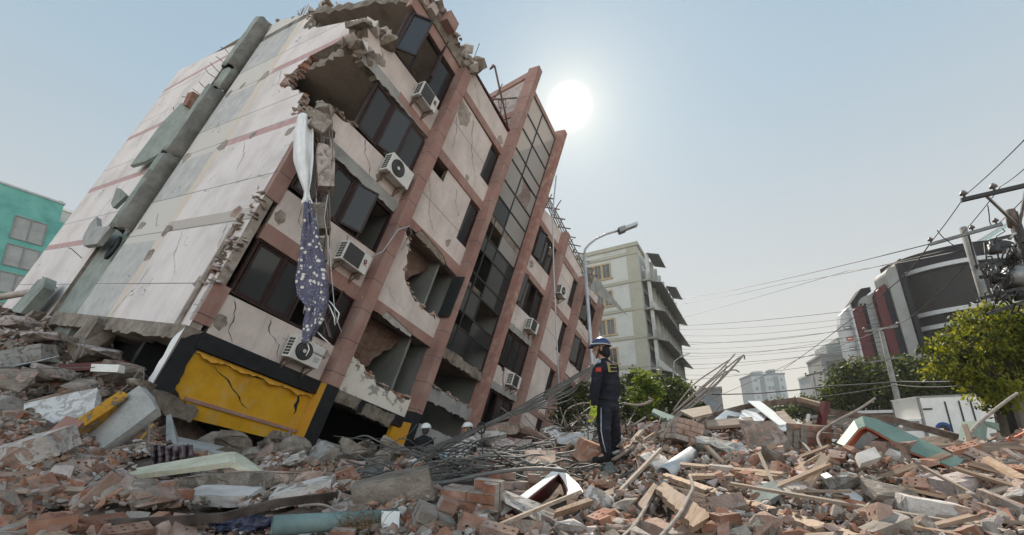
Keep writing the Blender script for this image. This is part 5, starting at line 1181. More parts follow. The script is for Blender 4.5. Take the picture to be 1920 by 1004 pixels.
def tree(name, label, base, h, blobs, kind, n, size, seed, cat='tree', group=None, droop=.0, trunk=.16):
    Rr = random.Random(seed); t = thing(name, label, cat, base, group=group); b = MB(); base = Vector(base)
    C = [Vector(c) - base for c, r in blobs]; cen = sum(C, Vector()) / len(C)
    k = Vector((cen.x * .5 + Rr.uniform(-.2, .2), cen.y * .5, cen.z * .55)); b.tube([(0, 0, -.1), (k.x * .4, k.y * .4, k.z * .5), k], [trunk, trunk * .85, trunk * .7], MT['bark'], 9)
    for c, (cc, r) in zip(C, blobs):
        m = k.lerp(c, .5) + Vector((Rr.uniform(-.2, .2), Rr.uniform(-.2, .2), Rr.uniform(-.1, .2))); b.tube([k, m, c], [trunk * .5, trunk * .35, trunk * .12], MT['bark'], 6)
        for q in range(4):
            e = c + Vector([Rr.uniform(-1, 1) * r[i] * .8 for i in range(3)]); b.tube([c.lerp(m, .3), c.lerp(e, .5), e], [trunk * .2, trunk * .12, .012], MT['bark'], 5)
    b.build('trunk', t)
    vs = []; fs = []; mi = []; tot = sum(r[0] * r[2] for c, r in blobs)
    for c, (cc, r) in zip(C, blobs):
        nc = max(6, int(n * r[0] * r[2] / tot / 26))
        for _ in range(nc):
            while True:
                u = Vector((Rr.uniform(-1, 1), Rr.uniform(-1, 1), Rr.uniform(-1, 1)))
                if .35 < u.length < 1: break
            u *= Rr.uniform(.85, 1.12) if Rr.random() < .5 else 1
            cl = c + Vector((u.x * r[0], u.y * r[1], u.z * r[2])); cs = size * Rr.uniform(1.6, 3.4); tone = 0 if Rr.random() < .42 else (1 if Rr.random() < .62 else 2)
            ax = Vector((Rr.uniform(-1, 1), Rr.uniform(-1, 1), Rr.uniform(-.5, .2) - droop)).normalized()
            for _k in range(26):
                p = cl + Vector((Rr.gauss(0, .4), Rr.gauss(0, .4), Rr.gauss(0, .3))) * cs
                d = (ax + Vector((Rr.uniform(-1, 1), Rr.uniform(-1, 1), Rr.uniform(-.9, .5) - droop)) * .9).normalized(); w = d.cross(Vector((Rr.uniform(-1, 1), Rr.uniform(-1, 1), Rr.uniform(-1, 1)))).normalized()
                L = size * Rr.uniform(.7, 1.5); ww = size * Rr.uniform(.22, .42); o = len(vs)
                vs += [p, p + d * L * .5 + w * ww, p + d * L, p + d * L * .5 - w * ww]; fs.append((o, o + 1, o + 2, o + 3)); mi.append(tone if Rr.random() < .8 else Rr.randrange(3))
    me = bpy.data.meshes.new('crown'); me.from_pydata(vs, [], fs)
    for m in LV[kind]: me.materials.append(m)
    me.polygons.foreach_set('material_index', mi); me.update(); o = bpy.data.objects.new('crown', me); COL.objects.link(o); o.parent = t
    return t
def bl(px, py, Y, rx, ry, rz): return (at(px, py, Y), (rx, ry, rz))
def gb_(px, Y, z=0.0): p = at(px, 800, Y); return (p.x, p.y, z)
tree('leafy_tree', 'yellow-green leafy tree in front of the poles at the right edge', gb_(1872, 12.5), 5, [bl(1850, 610, 12.5, .95, 1.0, .62), bl(1905, 640, 12.3, 1.0, 1.1, 1.0), bl(1800, 655, 12.4, .85, .9, .75), bl(1860, 690, 12.2, .9, .9, .75), bl(1775, 690, 12.3, .5, .6, .35), bl(1870, 745, 12.3, .62, .7, .45), bl(1960, 680, 12.5, 1.0, 1.0, 1.3), bl(1925, 590, 12.6, .7, .8, .5)], 'yl', 17000, .105, 21, droop=.35)
tree('leafy_tree', 'dark rounded tree left of the grey concrete pole', gb_(1602, 38), 6, [bl(1605, 702, 38, 1.7, 1.7, 1.3), bl(1590, 735, 38, 1.9, 1.7, 1.6), bl(1628, 740, 38, 1.6, 1.7, 1.7), bl(1572, 765, 38, 1.1, 1.2, 1.1)], 'dk', 5500, .34, 22)
tree('leafy_tree', 'wide dark green tree between the grey pole and the white truck', gb_(1720, 34), 6, [bl(1680, 700, 34, 1.6, 1.7, 1.5), bl(1730, 695, 34, 2.0, 1.7, 1.2), bl(1775, 705, 34, 1.7, 1.7, 1.5), bl(1700, 735, 34, 2.2, 1.7, 1.6), bl(1760, 740, 34, 1.7, 1.7, 1.4), bl(1810, 715, 34, 1.5, 1.6, 1.3)], 'dk', 7500, .32, 23)
tree('leafy_tree', 'low distant tree below the small utility pole', gb_(1515, 58), 5, [bl(1500, 768, 58, 2.2, 2, 1.5), bl(1535, 765, 58, 2.2, 2, 1.9), bl(1560, 775, 58, 1.8, 2, 1.6)], 'dk', 2600, .45, 24)
tree('leafy_tree', 'small hazy tree at the foot of the distant tower', gb_(1464, 80), 5, [bl(1455, 770, 80, 1.8, 2, 1.6), bl(1476, 768, 80, 1.6, 2, 1.6)], 'dk', 900, .55, 25)
tree('leafy_tree', 'dense dark tree in front of the cream apartment block behind the uniformed person', gb_(1225, 21), 4, [bl(1190, 725, 21, .9, 1, .8), bl(1240, 730, 21, 1.0, 1, .75), bl(1285, 742, 21, .85, 1, .6), bl(1225, 765, 21, 1.3, 1, .8), bl(1175, 770, 21, .8, 1, .8), bl(1300, 770, 21, .7, .8, .5)], 'dk', 7500, .16, 26)
tree('leafy_shrub', 'bright green sunlit shrub just right of the uniformed person', gb_(1205, 17), 3, [bl(1200, 715, 17, .34, .3, .3), bl(1222, 735, 17, .3, .3, .3), bl(1212, 760, 17, .28, .3, .25), bl(1195, 745, 17, .22, .3, .25)], 'br', 900, .17, 27, 'shrub', trunk=.05)
tree('leafy_shrub', 'dark shrub low between the lamp post and the tilted building', gb_(1080, 16.5), 3, [bl(1070, 745, 16.5, .55, .5, .6), bl(1092, 770, 16.5, .5, .5, .55), bl(1055, 785, 16.5, .5, .5, .5), bl(1098, 735, 16.5, .3, .4, .45)], 'dk', 2600, .12, 28, 'shrub', trunk=.05)
tree('leafy_shrub', 'small pale green plant sprouting beside the crouching helper', gb_(843, 10.5, .2), 1, [bl(846, 872, 10.3, .12, .12, .12)], 'br', 60, .10, 29, 'plant', trunk=.015)

# ------------------------------------------------------------------ vehicles
def wheel(par, x, y, r, w):
    b = MB(); b.tube([(x, y, r), (x, y + w, r)], r, MT['wire'], 20, False); o = b.build('wheel', par); m = MB(); m.tube([(x, y - .01, r), (x, y + .02, r)], r * .55, MT['galv'], 14, False); m.build('rim', o)
def truck():
    P = at(1744, 838, 21); yaw = rad(-13)      # local -x = nose; near side faces -y
    M = Matrix.Rotation(yaw, 4, 'Z'); M.translation = (P.x, P.y, 0)
    t = thing('box_truck', 'white box truck with grey-edged cargo box parked beyond the rubble at right', 'truck', M=M)
    w = MT['white']; b = MB(); b.box(0, 3.4, 0, 2.1, .85, 2.95, w); b.build('cargo_box', t)
    b = MB()
    for (y0, y1, z0, z1) in ((-.02, .05, .82, 2.98), (2.05, 2.12, .82, 2.98)): b.box(-.03, .06, y0, y1, z0, z1, MT['steel'])
    b.box(-.03, 3.43, -.03, .06, 2.92, 3.0, MT['steel']); b.box(-.03, .06, -.03, 2.13, 2.92, 3.0, w); b.box(-.02, 3.42, -.02, .04, .80, .9, MT['steel']); b.build('box_trim', t)
    for x in (1.0, 1.55, 2.0): b = MB(); b.box(x, x + .05, -.035, -.004, .9, 2.7, MT['acdark']); b.build('door_bar', t)
    b = MB(); b.box(.1, .45, -.05, -.004, 2.35, 2.42, MT['acdark']); b.build('door_handle', t)
    blue = flat('truck_blue', (.03, .09, .28)); 
    b = MB(); b.tube([(.72, -.004, 1.42), (.72, -.014, 1.42)], .34, blue, 28, False); b.tube([(.72, -.012, 1.42), (.72, -.02, 1.42)], .22, MT['logoblk'], 24, False); b.box(.52, .70, -.026, -.02, 1.38, 1.48, MT['white']); b.box(.72, .92, -.026, -.02, 1.36, 1.46, MT['red'])
    b.build('round_emblem', t)
    b = MB(); b.prism([(2.7, 1.3), (3.2, 1.25), (3.15, 1.6), (2.72, 1.65)], [], XF, -.02, -.004, MT['redpaint']); b.build('orange_plate', t)
    cab = [(-1.55, .45), (.0, .45), (.0, 1.95), (-.75, 1.95), (-1.15, 1.40), (-1.5, 1.25)]
    b = MB(); b.prism(cab, [], XF, .06, 1.7, w); o = b.build('cab', t); bv = o.modifiers.new('b', 'BEVEL'); bv.width = .05; bv.segments = 2; bv.limit_method = 'ANGLE'
    b = MB(); b.prism([(-.15, 1.4), (-.15, 1.85), (-.68, 1.85), (-1.0, 1.4)], [], XF, .05, .059, MT['darkglass']); b.build('side_window', t)
    b = MB(); b.add([(-.77, .15, 1.93), (-.77, 1.6, 1.93), (-1.17, 1.6, 1.42), (-1.17, .15, 1.42)], [(0, 1, 2, 3)], MT['darkglass']); o = b.build('windscreen', t); o.location = (-.03, 0, .02)
    b = MB(); b.box(-1.6, -1.5, .1, 1.68, .42, .62, MT['acdark']); b.build('bumper', t)
    for y in (.28, 1.35): b = MB(); b.box(-1.56, -1.50, y, y + .22, .8, 1.0, MT['galv']); b.build('headlight', t)
    b = MB(); b.box(3.3, 3.42, -.03, .1, .55, .75, MT['red']); b.build('tail_light', t); b = MB(); b.box(.0, 3.4, .02, .06, .72, .8, MT['yellow']); b.build('side_marker_strip', t)
    b = MB(); b.box(-.1, 3.4, .2, 1.6, .55, .82, MT['acdark']); b.build('chassis', t)
    for x in (-1.0, 2.5): wheel(t, x, .02, .34, .22); wheel(t, x, 1.5, .34, .22)
truck()
def car(label, px, Y, yaw, body, name='parked_car'):
    P = at(px, 835, Y); M = Matrix.Rotation(yaw, 4, 'Z'); M.translation = (P.x, P.y, 0); t = thing(name, label, 'car', M=M)
    prof = [(-2.1, .35), (2.1, .35), (2.15, .75), (1.9, .95), (1.3, 1.0), (.75, 1.42), (-.9, 1.45), (-1.6, 1.0), (-2.1, .92)]
    b = MB(); b.prism(prof, [], XF, -.82, .82, body); o = b.build('body', t); bv = o.modifiers.new('b', 'BEVEL'); bv.width = .07; bv.segments = 3; bv.limit_method = 'ANGLE'
    for s in (-1, 1): b = MB(); b.prism([(1.15, 1.0), (.70, 1.36), (-.85, 1.38), (-1.4, 1.02)], [], XF, s * .826, s * .82, MT['darkglass']); b.build('side_window', t)
    for x0, z0, x1, z1 in ((1.32, 1.0, .78, 1.41), (-1.62, 1.01, -.93, 1.44)):
        b = MB(); nx = .02 if x0 > 0 else -.02; b.add([(x0 + nx, -.7, z0 + .02), (x0 + nx, .7, z0 + .02), (x1 + nx, .62, z1 + .02), (x1 + nx, -.62, z1 + .02)], [(0, 1, 2, 3)], MT['greypane']); b.build('windscreen', t)
    for s in (-.72, .5): b = MB(); b.box(2.1, 2.17, s, s + .24, .68, .86, MT['galv']); b.build('headlight', t); b = MB(); b.box(-2.16, -2.1, s, s + .22, .7, .9, MT['red']); b.build('tail_light', t)
    for x in (-1.3, 1.3): wheel(t, x, -.84, .33, .2); wheel(t, x, .64, .33, .2)
car('dark parked car half hidden behind the bent green beam', 1590, 17.5, rad(200), flat('dark_car_paint', (.02, .028, .03), .25, .6))
car('dark parked car further back, left of the bent green beam', 1556, 22, rad(195), flat('grey_car_paint', (.06, .065, .07), .25, .6))
# iron fence at the right edge, low awning roof and stall behind the truck
fn = thing('iron_fence', 'dark iron bar fence below the yellow-green tree at the right edge', 'fence', at(1895, 838, 14))
FI = Matrix.Translation(-fn.location); fn.location.z = 0; FI = Matrix.Translation(-fn.location)
z1 = at(1895, 742, 14).z; f0 = at(1882, 800, 14.3); f1 = at(2010, 800, 12.6)
b = MB()
for k in range(26): p = f0.lerp(f1, k / 25); b.box(p.x - fn.location.x - .03, p.x - fn.location.x + .03, p.y - fn.location.y - .03, p.y - fn.location.y + .03, 0, z1, MT['acdark'])
b.build('bars', fn); b = MB()
for z in (.3, z1 - .2): b.beam(Vector((f0.x, f0.y, z)) - fn.location, Vector((f1.x, f1.y, z)) - fn.location, .05, .06, MT['acdark'])
b.build('rail', fn)
sh = thing('market_shed', 'low grey-roofed shed behind the white truck under the trees', 'shed', gb_(1690, 29))
b = MB(); b.box(-3, 5.5, 0, 4, 0, 2.6, MT['greycon']); b.build('wall', sh); b = MB(); b.box(-3.3, 6, -.9, 4.2, 2.62, 2.8, MT['galv']); b.build('roof', sh); b = MB(); b.box(-2.0, 4.5, -.03, -.004, .2, 2.1, MT['darkglass']); b.build('shop_front', sh)

# ------------------------------------------------------------------ people
def capsule(mb, p, q, r1, r2, mat, n=14):
    p = Vector(p); q = Vector(q); d = (q - p); L = d.length; d.normalize(); pts = []; rs = []
    for i in range(5): a = PI / 2 * (1 - i / 4); pts.append(p - d * r1 * math.sin(a)); rs.append(max(r1 * math.cos(a), .002))
    for i in range(5): a = PI / 2 * i / 4; pts.append(q + d * r2 * math.sin(a)); rs.append(max(r2 * math.cos(a), .002))
    mb.tube(pts, rs, mat, n)
def fused(name, caps, mat, parent, vox=.012, smooth=4, mats=None):
    b = MB()
    for c in caps: capsule(b, *c[:4], mat)
    o = b.build(name); r = o.modifiers.new('r', 'REMESH'); r.mode = 'VOXEL'; r.voxel_size = vox; r.use_smooth_shade = True
    s = o.modifiers.new('s', 'SMOOTH'); s.iterations = smooth; s.factor = .5
    me = bpy.data.meshes.new_from_object(o.evaluated_get(bpy.context.evaluated_depsgraph_get())); bpy.data.objects.remove(o)
    me.materials.clear(); me.materials.append(mat); o = bpy.data.objects.new(name, me); COL.objects.link(o)
    for p in me.polygons: p.use_smooth = True
    if parent is not None: o.parent = parent
    return o
skin = nmat('skin', [(.30, .17, .11), (.38, .23, .16)], 6, .55, .05, 40, .002, fine=.05)
navy = nmat('navy_coverall', [(.007, .0085, .014), (.013, .015, .024), (.026, .028, .038)], 5, .85, .5, 16, .02)
blackc = nmat('black_clothes', [(.008, .009, .010), (.022, .023, .025)], 5, .85, .4, 16, .02)
bluehel = flat('blue_helmet', (.022, .04, .13), .3, .5); stripem = flat('helmet_stripe', (.42, .43, .45), .4); whitehel = flat('white_helmet', (.72, .72, .71), .35, .5)
glovem = nmat('yellow_green_glove', [(.10, .12, .02), (.42, .48, .05), (.55, .60, .10)], 14, .8)
def hand(caps, w, fdir, side, s=1.0):           # palm, four unequal curled fingers, a thumb from the side of the palm
    w = Vector(w); f = Vector(fdir).normalized(); sd_ = Vector(side).normalized(); nrm = f.cross(sd_)
    caps.append((w, w + f * .08 * s, .032 * s, .036 * s))
    for i, (o, L) in enumerate(((-.03, .062), (-.010, .078), (.010, .074), (.03, .056))):
        a = w + f * .085 * s + sd_ * o * s; m = a + f * L * .55 * s + nrm * .008; e = m + f * L * .4 * s + nrm * .03 * s
        caps.append((a, m, .0115 * s, .010 * s)); caps.append((m, e, .010 * s, .008 * s))
    a = w + f * .03 * s - sd_ * .032 * s; m = a - sd_ * .025 * s + f * .03 * s; caps.append((a, m, .014 * s, .012 * s)); caps.append((m, m + f * .03 * s + nrm * .012, .012 * s, .009 * s))
def helmet(name, par, c, r, mat, face, tilt=0.15):
    """shell with a brim; c centre of the head, face = facing direction"""
    f = Vector(face); f.z = 0; f.normalize(); s = Vector((-f.y, f.x, 0)); u = Vector((0, 0, 1)); b = MB(); vs = []; fs = []; NU, NV = 20, 7
    for j in range(NV + 1):
        a = PI / 2 * j / NV
        for i in range(NU):
            t = 2 * PI * i / NU; vs.append(c + f * (r * 1.18 * math.cos(t) * math.cos(a)) + s * (r * 1.02 * math.sin(t) * math.cos(a)) + u * (r * 1.02 * math.sin(a) + .02))
    for j in range(NV):
        for i in range(NU): fs.append((j * NU + i, j * NU + (i + 1) % NU, (j + 1) * NU + (i + 1) % NU, (j + 1) * NU + i))
    b.add(vs, fs, mat, True); o = b.build(name, par); so_ = o.modifiers.new('s', 'SOLIDIFY'); so_.thickness = .012
    m = MB(); vs = []; fs = []
    for i in range(NU):
        t = 2 * PI * i / NU; k = 1.0 + .26 * max(0, math.cos(t)) ** 1.5 + .025
        for q in (1.0, k): vs.append(c + f * (r * 1.18 * math.cos(t) * q) + s * (r * 1.02 * math.sin(t) * q) + u * (.02 - .03 * (q - 1)))
    for i in range(NU): a = 2 * i; d = 2 * ((i + 1) % NU); fs.append((a, a + 1, d + 1, d))
    m.add(vs, fs, mat, True); q = m.build('brim', o); so2 = q.modifiers.new('s', 'SOLIDIFY'); so2.thickness = .01
    return o
def head_caps(c, f, k=1.0):
    f = Vector(f).normalized(); s = Vector((-f.y, f.x, 0)).normalized(); u = Vector((0, 0, 1))
    return [(c + u * .03 - f * .015, c + u * .03 + f * .02, .088 * k, .08 * k), (c - u * .05 + f * .035, c - u * .075 + f * .05, .058 * k, .045 * k), (c + f * .095 - u * .0, c + f * .115 - u * .028, .010, .016),
            (c + f * .085 + s * .033 + u * .018, c + f * .088 + s * .03 + u * .016, .018, .018), (c + f * .085 - s * .033 + u * .018, c + f * .088 - s * .03 + u * .016, .018, .018),
            (c + f * .085 - u * .058 - s * .02, c + f * .085 - u * .058 + s * .02, .011, .011), (c + s * .085 - f * .01 + u * .012, c + s * .088 - f * .012 - u * .025, .018, .014), (c - s * .085 - f * .01 + u * .012, c - s * .088 - f * .012 - u * .025, .018, .014)]
def face_marks(par, c, f):
    f = Vector(f).normalized(); s = Vector((-f.y, f.x, 0)).normalized(); u = Vector((0, 0, 1))
    for k in (-1, 1): b = MB(); p = c + f * .102 + s * k * .034 + u * .016; capsule(b, p - s * .008, p + s * .008, .007, .007, MT['logoblk'], 8); b.build('eye', par)
    b = MB(); p = c + f * .097 - u * .058; capsule(b, p - s * .018, p + s * .018, .005, .005, MT['red'], 8); b.build('lip', par)
# the uniformed person on the mound
Y0 = min(7.2, max(5.8, on_ground(1147, 867, 30).y)); J = lambda x, y, d=0.0: at(x, y, Y0 + d)
FC = Vector((-.93, .30, .10)).normalized()
hc_ = J(1127, 656, .0)
arm_n = (J(1121, 694, -.17), J(1115, 735, -.24), J(1113.5, 763, -.20)); arm_f = (J(1150, 692, .16), J(1156, 733, .23), J(1150, 762, .16))
legs = ((J(1133, 768, -.10), J(1132, 811, -.20), J(1139, 851, -.22)), (J(1146, 768, .09), J(1152, 808, .14), J(1157, 845, .22)))
caps = head_caps(hc_, FC) + [(J(1129.5, 668), J(1134, 684), .055, .062), (J(1135, 690, -.12), J(1139, 690, .12), .085, .085), (J(1136, 700), J(1139, 740), .125, .11), (J(1140, 752, -.05), J(1140, 752, .05), .12, .12)]
for a in (arm_n, arm_f): caps += [(a[0], a[1], .045, .038), (a[1], a[2], .036, .026)]
for l in legs: caps += [(l[0], l[1], .075, .052), (l[1], l[2], .05, .036), (l[2], l[2] + Vector((-.1, .02, -.05)), .035, .03)]
hand(caps, arm_n[2], (-.12, .05, -1), (.4, -.9, 0)); hand(caps, arm_f[2], (-.1, .05, -1), (-.4, .9, 0))
pr = fused('person', caps, skin, None, .0075, 3)
ctr = J(1147, 862); 
def root_at(o, c):
    o.data.transform(Matrix.Translation(-c)); o.location = c; return Matrix.Translation(-c)
PI_ = root_at(pr, ctr); tag(pr, 'person in navy coverall and blue helmet standing on the rubble, looking left', 'person')
def wear(o): o.data.transform(PI_); return o
cov = [(J(1133, 682), J(1136, 692), .085, .12), (J(1129, 692, -.13), J(1146, 691, .13), .105, .105), (J(1137, 705, -.04), J(1139, 742, -.03), .155, .14), (J(1137, 705, .04), J(1139, 742, .03), .155, .14), (J(1139, 752, -.06), J(1141, 764, -.06), .14, .125), (J(1141, 752, .06), J(1143, 764, .06), .14, .125)]
for a in (arm_n, arm_f): cov += [(a[0], a[1], .078, .062), (a[1], a[2], .060, .047)]
for l in legs: cov += [(l[0], l[1], .108, .082), (l[1], l[2], .080, .066)]
cvo = wear(fused('coverall', cov, navy, pr, .009, 2))
nv = [v.normal.copy() for v in cvo.data.vertices]
for v, nn_v in zip(cvo.data.vertices, nv):      # creases of the cloth
    q = v.co.copy(); k = noise.noise(Vector((q.x * 9, q.y * 9, q.z * 22))) * .012 + noise.noise(Vector((q.x * 26, q.y * 26, q.z * 40 + 5))) * .005; v.co = q + nn_v * k
for l in legs:
    wear(fused('boot', [(l[2] + Vector((0, 0, .04)), l[2] + Vector((0, 0, -.04)), .06, .055), (l[2] + Vector((0, 0, -.05)), l[2] + Vector((-.15, .04, -.075)), .05, .042)], blackc, pr, .01, 2))
for a, sd2, dd in ((arm_n, (.4, -.9, 0), (-.12, .05, -1)), (arm_f, (-.4, .9, 0), (-.1, .05, -1))):
    c = [(a[2] + Vector((0, 0, .06)), a[2], .048, .044)]; hand(c, a[2], dd, sd2, 1.25); wear(fused('glove', c, glovem, pr, .007, 1))
h_ = helmet('helmet', pr, hc_ + Vector((0, 0, .035)), .116, bluehel, FC)
for o in (h_, h_.children[0]): o.data.transform(PI_)
b = MB(); s_ = Vector((-FC.y, FC.x, 0)).normalized()
b.tube([hc_ + FC * (.143 * math.cos(a)) + s_ * (.124 * math.sin(a)) + Vector((0, 0, .06)) for a in [i * PI / 10 for i in range(21)]], .010, stripem, 6)
o = b.build('helmet_stripe', h_); o.data.transform(PI_)
b = MB(); b.tube([hc_ + s_ * .11 + Vector((0, 0, .03)), hc_ + s_ * .09 + FC * .03 + Vector((0, 0, -.06)), hc_ + FC * .07 + Vector((0, 0, -.12)), hc_ - s_ * .09 + FC * .03 + Vector((0, 0, -.06)), hc_ - s_ * .11 + Vector((0, 0, .03))], .009, MT['wire'], 6); o = b.build('chin_strap', h_); o.data.transform(PI_)
def patch(name, quad, mat, off=.0, par=None):
    c = [J(*q) for q in quad]; n = (c[1] - c[0]).cross(c[2] - c[0]).normalized()
    if n.y > 0: n = -n
    b = MB(); b.add([p + n * off for p in c] + [p - n * .03 + n * off for p in c], [(0, 1, 2, 3), (4, 7, 6, 5), (0, 4, 5, 1), (1, 5, 6, 2), (2, 6, 7, 3), (3, 7, 4, 0)], mat); o = b.build(name, par or pr); o.data.transform(PI_); return o
pat = flat('patch_yellow', (.42, .36, .14)); patch('back_patch', [(1142, 683, -.235), (1155, 683, -.13), (1156, 697, -.13), (1144, 698, -.235)], pat, .004)
for k in range(5): patch('patch_character', [(1143.2 + k * 2.4, 684.3, -.233 + k * .02), (1145.0 + k * 2.4, 684.3, -.22 + k * .02), (1145.2 + k * 2.4, 688.5, -.22 + k * .02), (1143.4 + k * 2.4, 688.5, -.233 + k * .02)], navy, .008)
for k in range(3): patch('patch_character', [(1144.5 + k * 3.8, 690.2, -.232 + k * .031), (1147.5 + k * 3.8, 690.2, -.21 + k * .031), (1147.8 + k * 3.8, 695.5, -.21 + k * .031), (1144.8 + k * 3.8, 695.5, -.232 + k * .031)], navy, .008)
patch('arm_flag', [(1117.5, 690, -.268), (1127, 689.5, -.262), (1127, 697, -.268), (1117.5, 697.5, -.274)], flat('flag_red', (.42, .03, .02)), .004)
patch('shoulder_badge', [(1120, 676.5, -.235), (1126, 676, -.23), (1126, 681, -.24), (1120, 682, -.245)], flat('badge_pale', (.25, .30, .36)), .02)
b = MB(); b.tube([J(1127, 765, -.22), J(1127, 808, -.285), J(1131, 830, -.29), J(1136, 848, -.29)], .006, MT['galv'], 5); o = b.build('trouser_piping', pr); o.data.transform(PI_)
b = MB(); ring = [J(1139 + 17.5 * math.cos(a), 749 + 1.5 * math.sin(a), .19 * math.sin(a)) for a in [i * PI / 10 for i in range(21)]]; b.tube(ring, .02, blackc, 6); o = b.build('belt', pr); o.data.transform(PI_)
face_marks(pr, hc_, FC); 
for o in pr.children:
    if o.name.startswith(('eye', 'lip')): o.data.transform(PI_)
b = MB(); capsule(b, hc_ - FC * .03 + Vector((0, 0, -.01)), hc_ - FC * .05 + Vector((0, 0, -.05)), .094, .075, blackc); o = b.build('hair', pr); o.data.transform(PI_)

def worker(label, px, py, Y, face, hel, bend=0.0, cloth_=None, squat=0.0):
    """helmet top at the pixel; stands upright (or bent/crouched) below it"""
    top = at(px, py, Y); f = Vector(face).normalized(); s = Vector((-f.y, f.x, 0)); u = Vector((0, 0, 1)); cm = cloth_ or blackc
    hc = top - u * .16; sh = hc - u * .27 - f * (.10 + bend * .3); hp = sh - u * (.52 - squat * .12) - f * bend * .5
    kn = [hp + s * k * .1 - u * (.42 - squat * .35) + f * (.04 + squat * .34) for k in (-1, 1)]; an = [kn[i] - u * .42 - f * (.03 + squat * .2) for i in (0, 1)]
    c = head_caps(hc, f) + [(hc - u * .08, sh, .055, .065), (sh - s * .13, sh + s * .13, .07, .07), (sh, hp, .12, .115)]
    el = [sh + s * k * .22 - u * .28 + f * .05 for k in (-1, 1)]; wr = [e - u * .16 + f * .18 for e in el]
    for i in (0, 1): k = (-1, 1)[i]; c += [(sh + s * k * .17, el[i], .045, .038), (el[i], wr[i], .036, .026), (hp + s * k * .09, kn[i], .075, .052), (kn[i], an[i], .05, .036)]; hand(c, wr[i], f * .6 - u * .6, s * k)
    o = fused('person', c, skin, None, .011, 2); I = root_at(o, hp - u * .84); tag(o, label, 'person')
    g = [(sh + u * .02, sh, .1, .12), (sh - s * .14, sh + s * .14, .105, .105), (sh, hp, .16, .145), (hp - s * .05, hp + s * .05, .14, .14)]
    for i in (0, 1): k = (-1, 1)[i]; g += [(sh + s * k * .18, el[i], .075, .062), (el[i], wr[i], .058, .045), (hp + s * k * .09, kn[i], .105, .08), (kn[i], an[i], .078, .065)]
    w = fused('clothes', g, cm, o, .014, 3); w.data.transform(I)
    for i in (0, 1): w = fused('boot', [(an[i], an[i] - u * .04, .06, .055), (an[i] - u * .05, an[i] + f * .15 - u * .06, .05, .04)], blackc, o, .014, 2); w.data.transform(I)
    h = helmet('helmet', o, hc + u * .035, .128, hel, f)
    for q in (h, h.children[0]): q.data.transform(I)
    face_marks(o, hc, f)
    for q in o.children:
        if q.name.startswith(('eye', 'lip')): q.data.transform(I)
    b = MB(); capsule(b, hc - f * .03, hc - f * .05 - u * .05, .094, .072, MT['logoblk']); q = b.build('hair', o); q.data.transform(I)
    return o
worker('person in white helmet and dark clothes seen from behind beside the yellow-black pilaster foot', 799, 795, 11.2, (.15, 1, 0), whitehel, bend=.15)
worker('person in white helmet partly hidden behind the slanting cable bundle', 877, 793, 12.2, (-.9, -.35, 0), whitehel, cloth_=blackc)
worker('crouching person with striped blue-white helmet low below the cable bundle', 837, 851, 10.4, (.5, .8, 0), flat('striped_helmet', (.36, .42, .50), .3, .5), squat=.9)
# ------------------------------------------------------------------ rubble: the pieces one can point at
R = random.Random(5)
def fit(pts):                                   # bring a piece nearer along its sight lines until it lies on the ground, not in it
    f = 1.0
    for x, y, Y in pts:
        g = on_ground(min(max(x, -60), 1980), min(y, 1040), 30)
        if g is not None and g.y < Y: f = min(f, g.y / Y)
    return max(f * .97, .6)
def aby(x, y, lo=.05, hi=.55):
    g = on_ground(x, y, 30); return (g.y if g is not None else 7.0) - R.uniform(lo, hi)
BOXES = [(1122, 838, 1166, 872)] + [(1232 + 355 * t / 9, 884 + 112 * t / 9, 1282 + 355 * t / 9, 908 + 112 * t / 9) for t in range(10)]                                      # pixel boxes of the large pieces: loose bricks keep off them
def own(o, label, cat, box=None, group=None, rc=True):
    if rc: recentre(o)
    if box: BOXES.append(box)
    return tag(o, label, cat, group)
def chunk(name, label, cat, px, py, Y, size, rot, mats, seed, box=None, sub=2, rough=.035, shape=None, npts=16):
    f = fit([(px, py + 4, Y)]); Y *= f; size = tuple(v * f for v in size)
    me = chunk_mesh(name, random.Random(seed), *size, [MT[m] for m in mats], npts, sub, rough, shape); o = bpy.data.objects.new(name, me); COL.objects.link(o)
    o.location = at(px, py, Y); o.rotation_euler = tuple(rad(a) for a in rot)
    if box: BOXES.append(box)
    return tag(o, label, cat)
BOXSH = lambda k, s=1: [(x * random.Random(k + i).uniform(.86, 1), y * random.Random(k + i + 9).uniform(.86, 1), z * random.Random(k + i + 5).uniform(.9, 1)) for i, (x, y, z) in enumerate([(x, y, z) for x in (-1, -.2, .5, 1) for y in (-1, 1) for z in (-1, 1)])]
def pipe(name, label, p, q, r, mat, box, inner=True):
    b = MB(); s0, s1 = proj(p), proj(q); f = fit([(s0[0], s0[1], p.y), (s1[0], s1[1], q.y)]); p = CAM + (p - CAM) * f; q = CAM + (q - CAM) * f; r *= f; p = Vector(p); q = Vector(q); d = (q - p).normalized(); n = 24; a = d.orthogonal().normalized(); c = d.cross(a); vs = []; fs = []
    for (P, rr) in ((p, r), (q, r), (q, r * .88), (p, r * .88)):
        for k in range(n): vs.append(P + (a * math.cos(2 * PI * k / n) + c * math.sin(2 * PI * k / n)) * rr)
    for i in range(4):
        for k in range(n): fs.append((i * n + k, i * n + (k + 1) % n, ((i + 1) % 4) * n + (k + 1) % n, ((i + 1) % 4) * n + k))
    b.add(vs, fs, MT[mat], True); o = b.build(name)
    for i, pl in enumerate(o.data.polygons): pl.use_smooth = i // n in (0, 2)
    return own(o, label, 'pipe', box)
pipe('plastic_pipe', 'thick teal plastic pipe with an open end lying at the front of the rubble', at(510, 986, 2.4), at(745, 971, 2.75), .05, 'teal', (500, 965, 745, 1004))
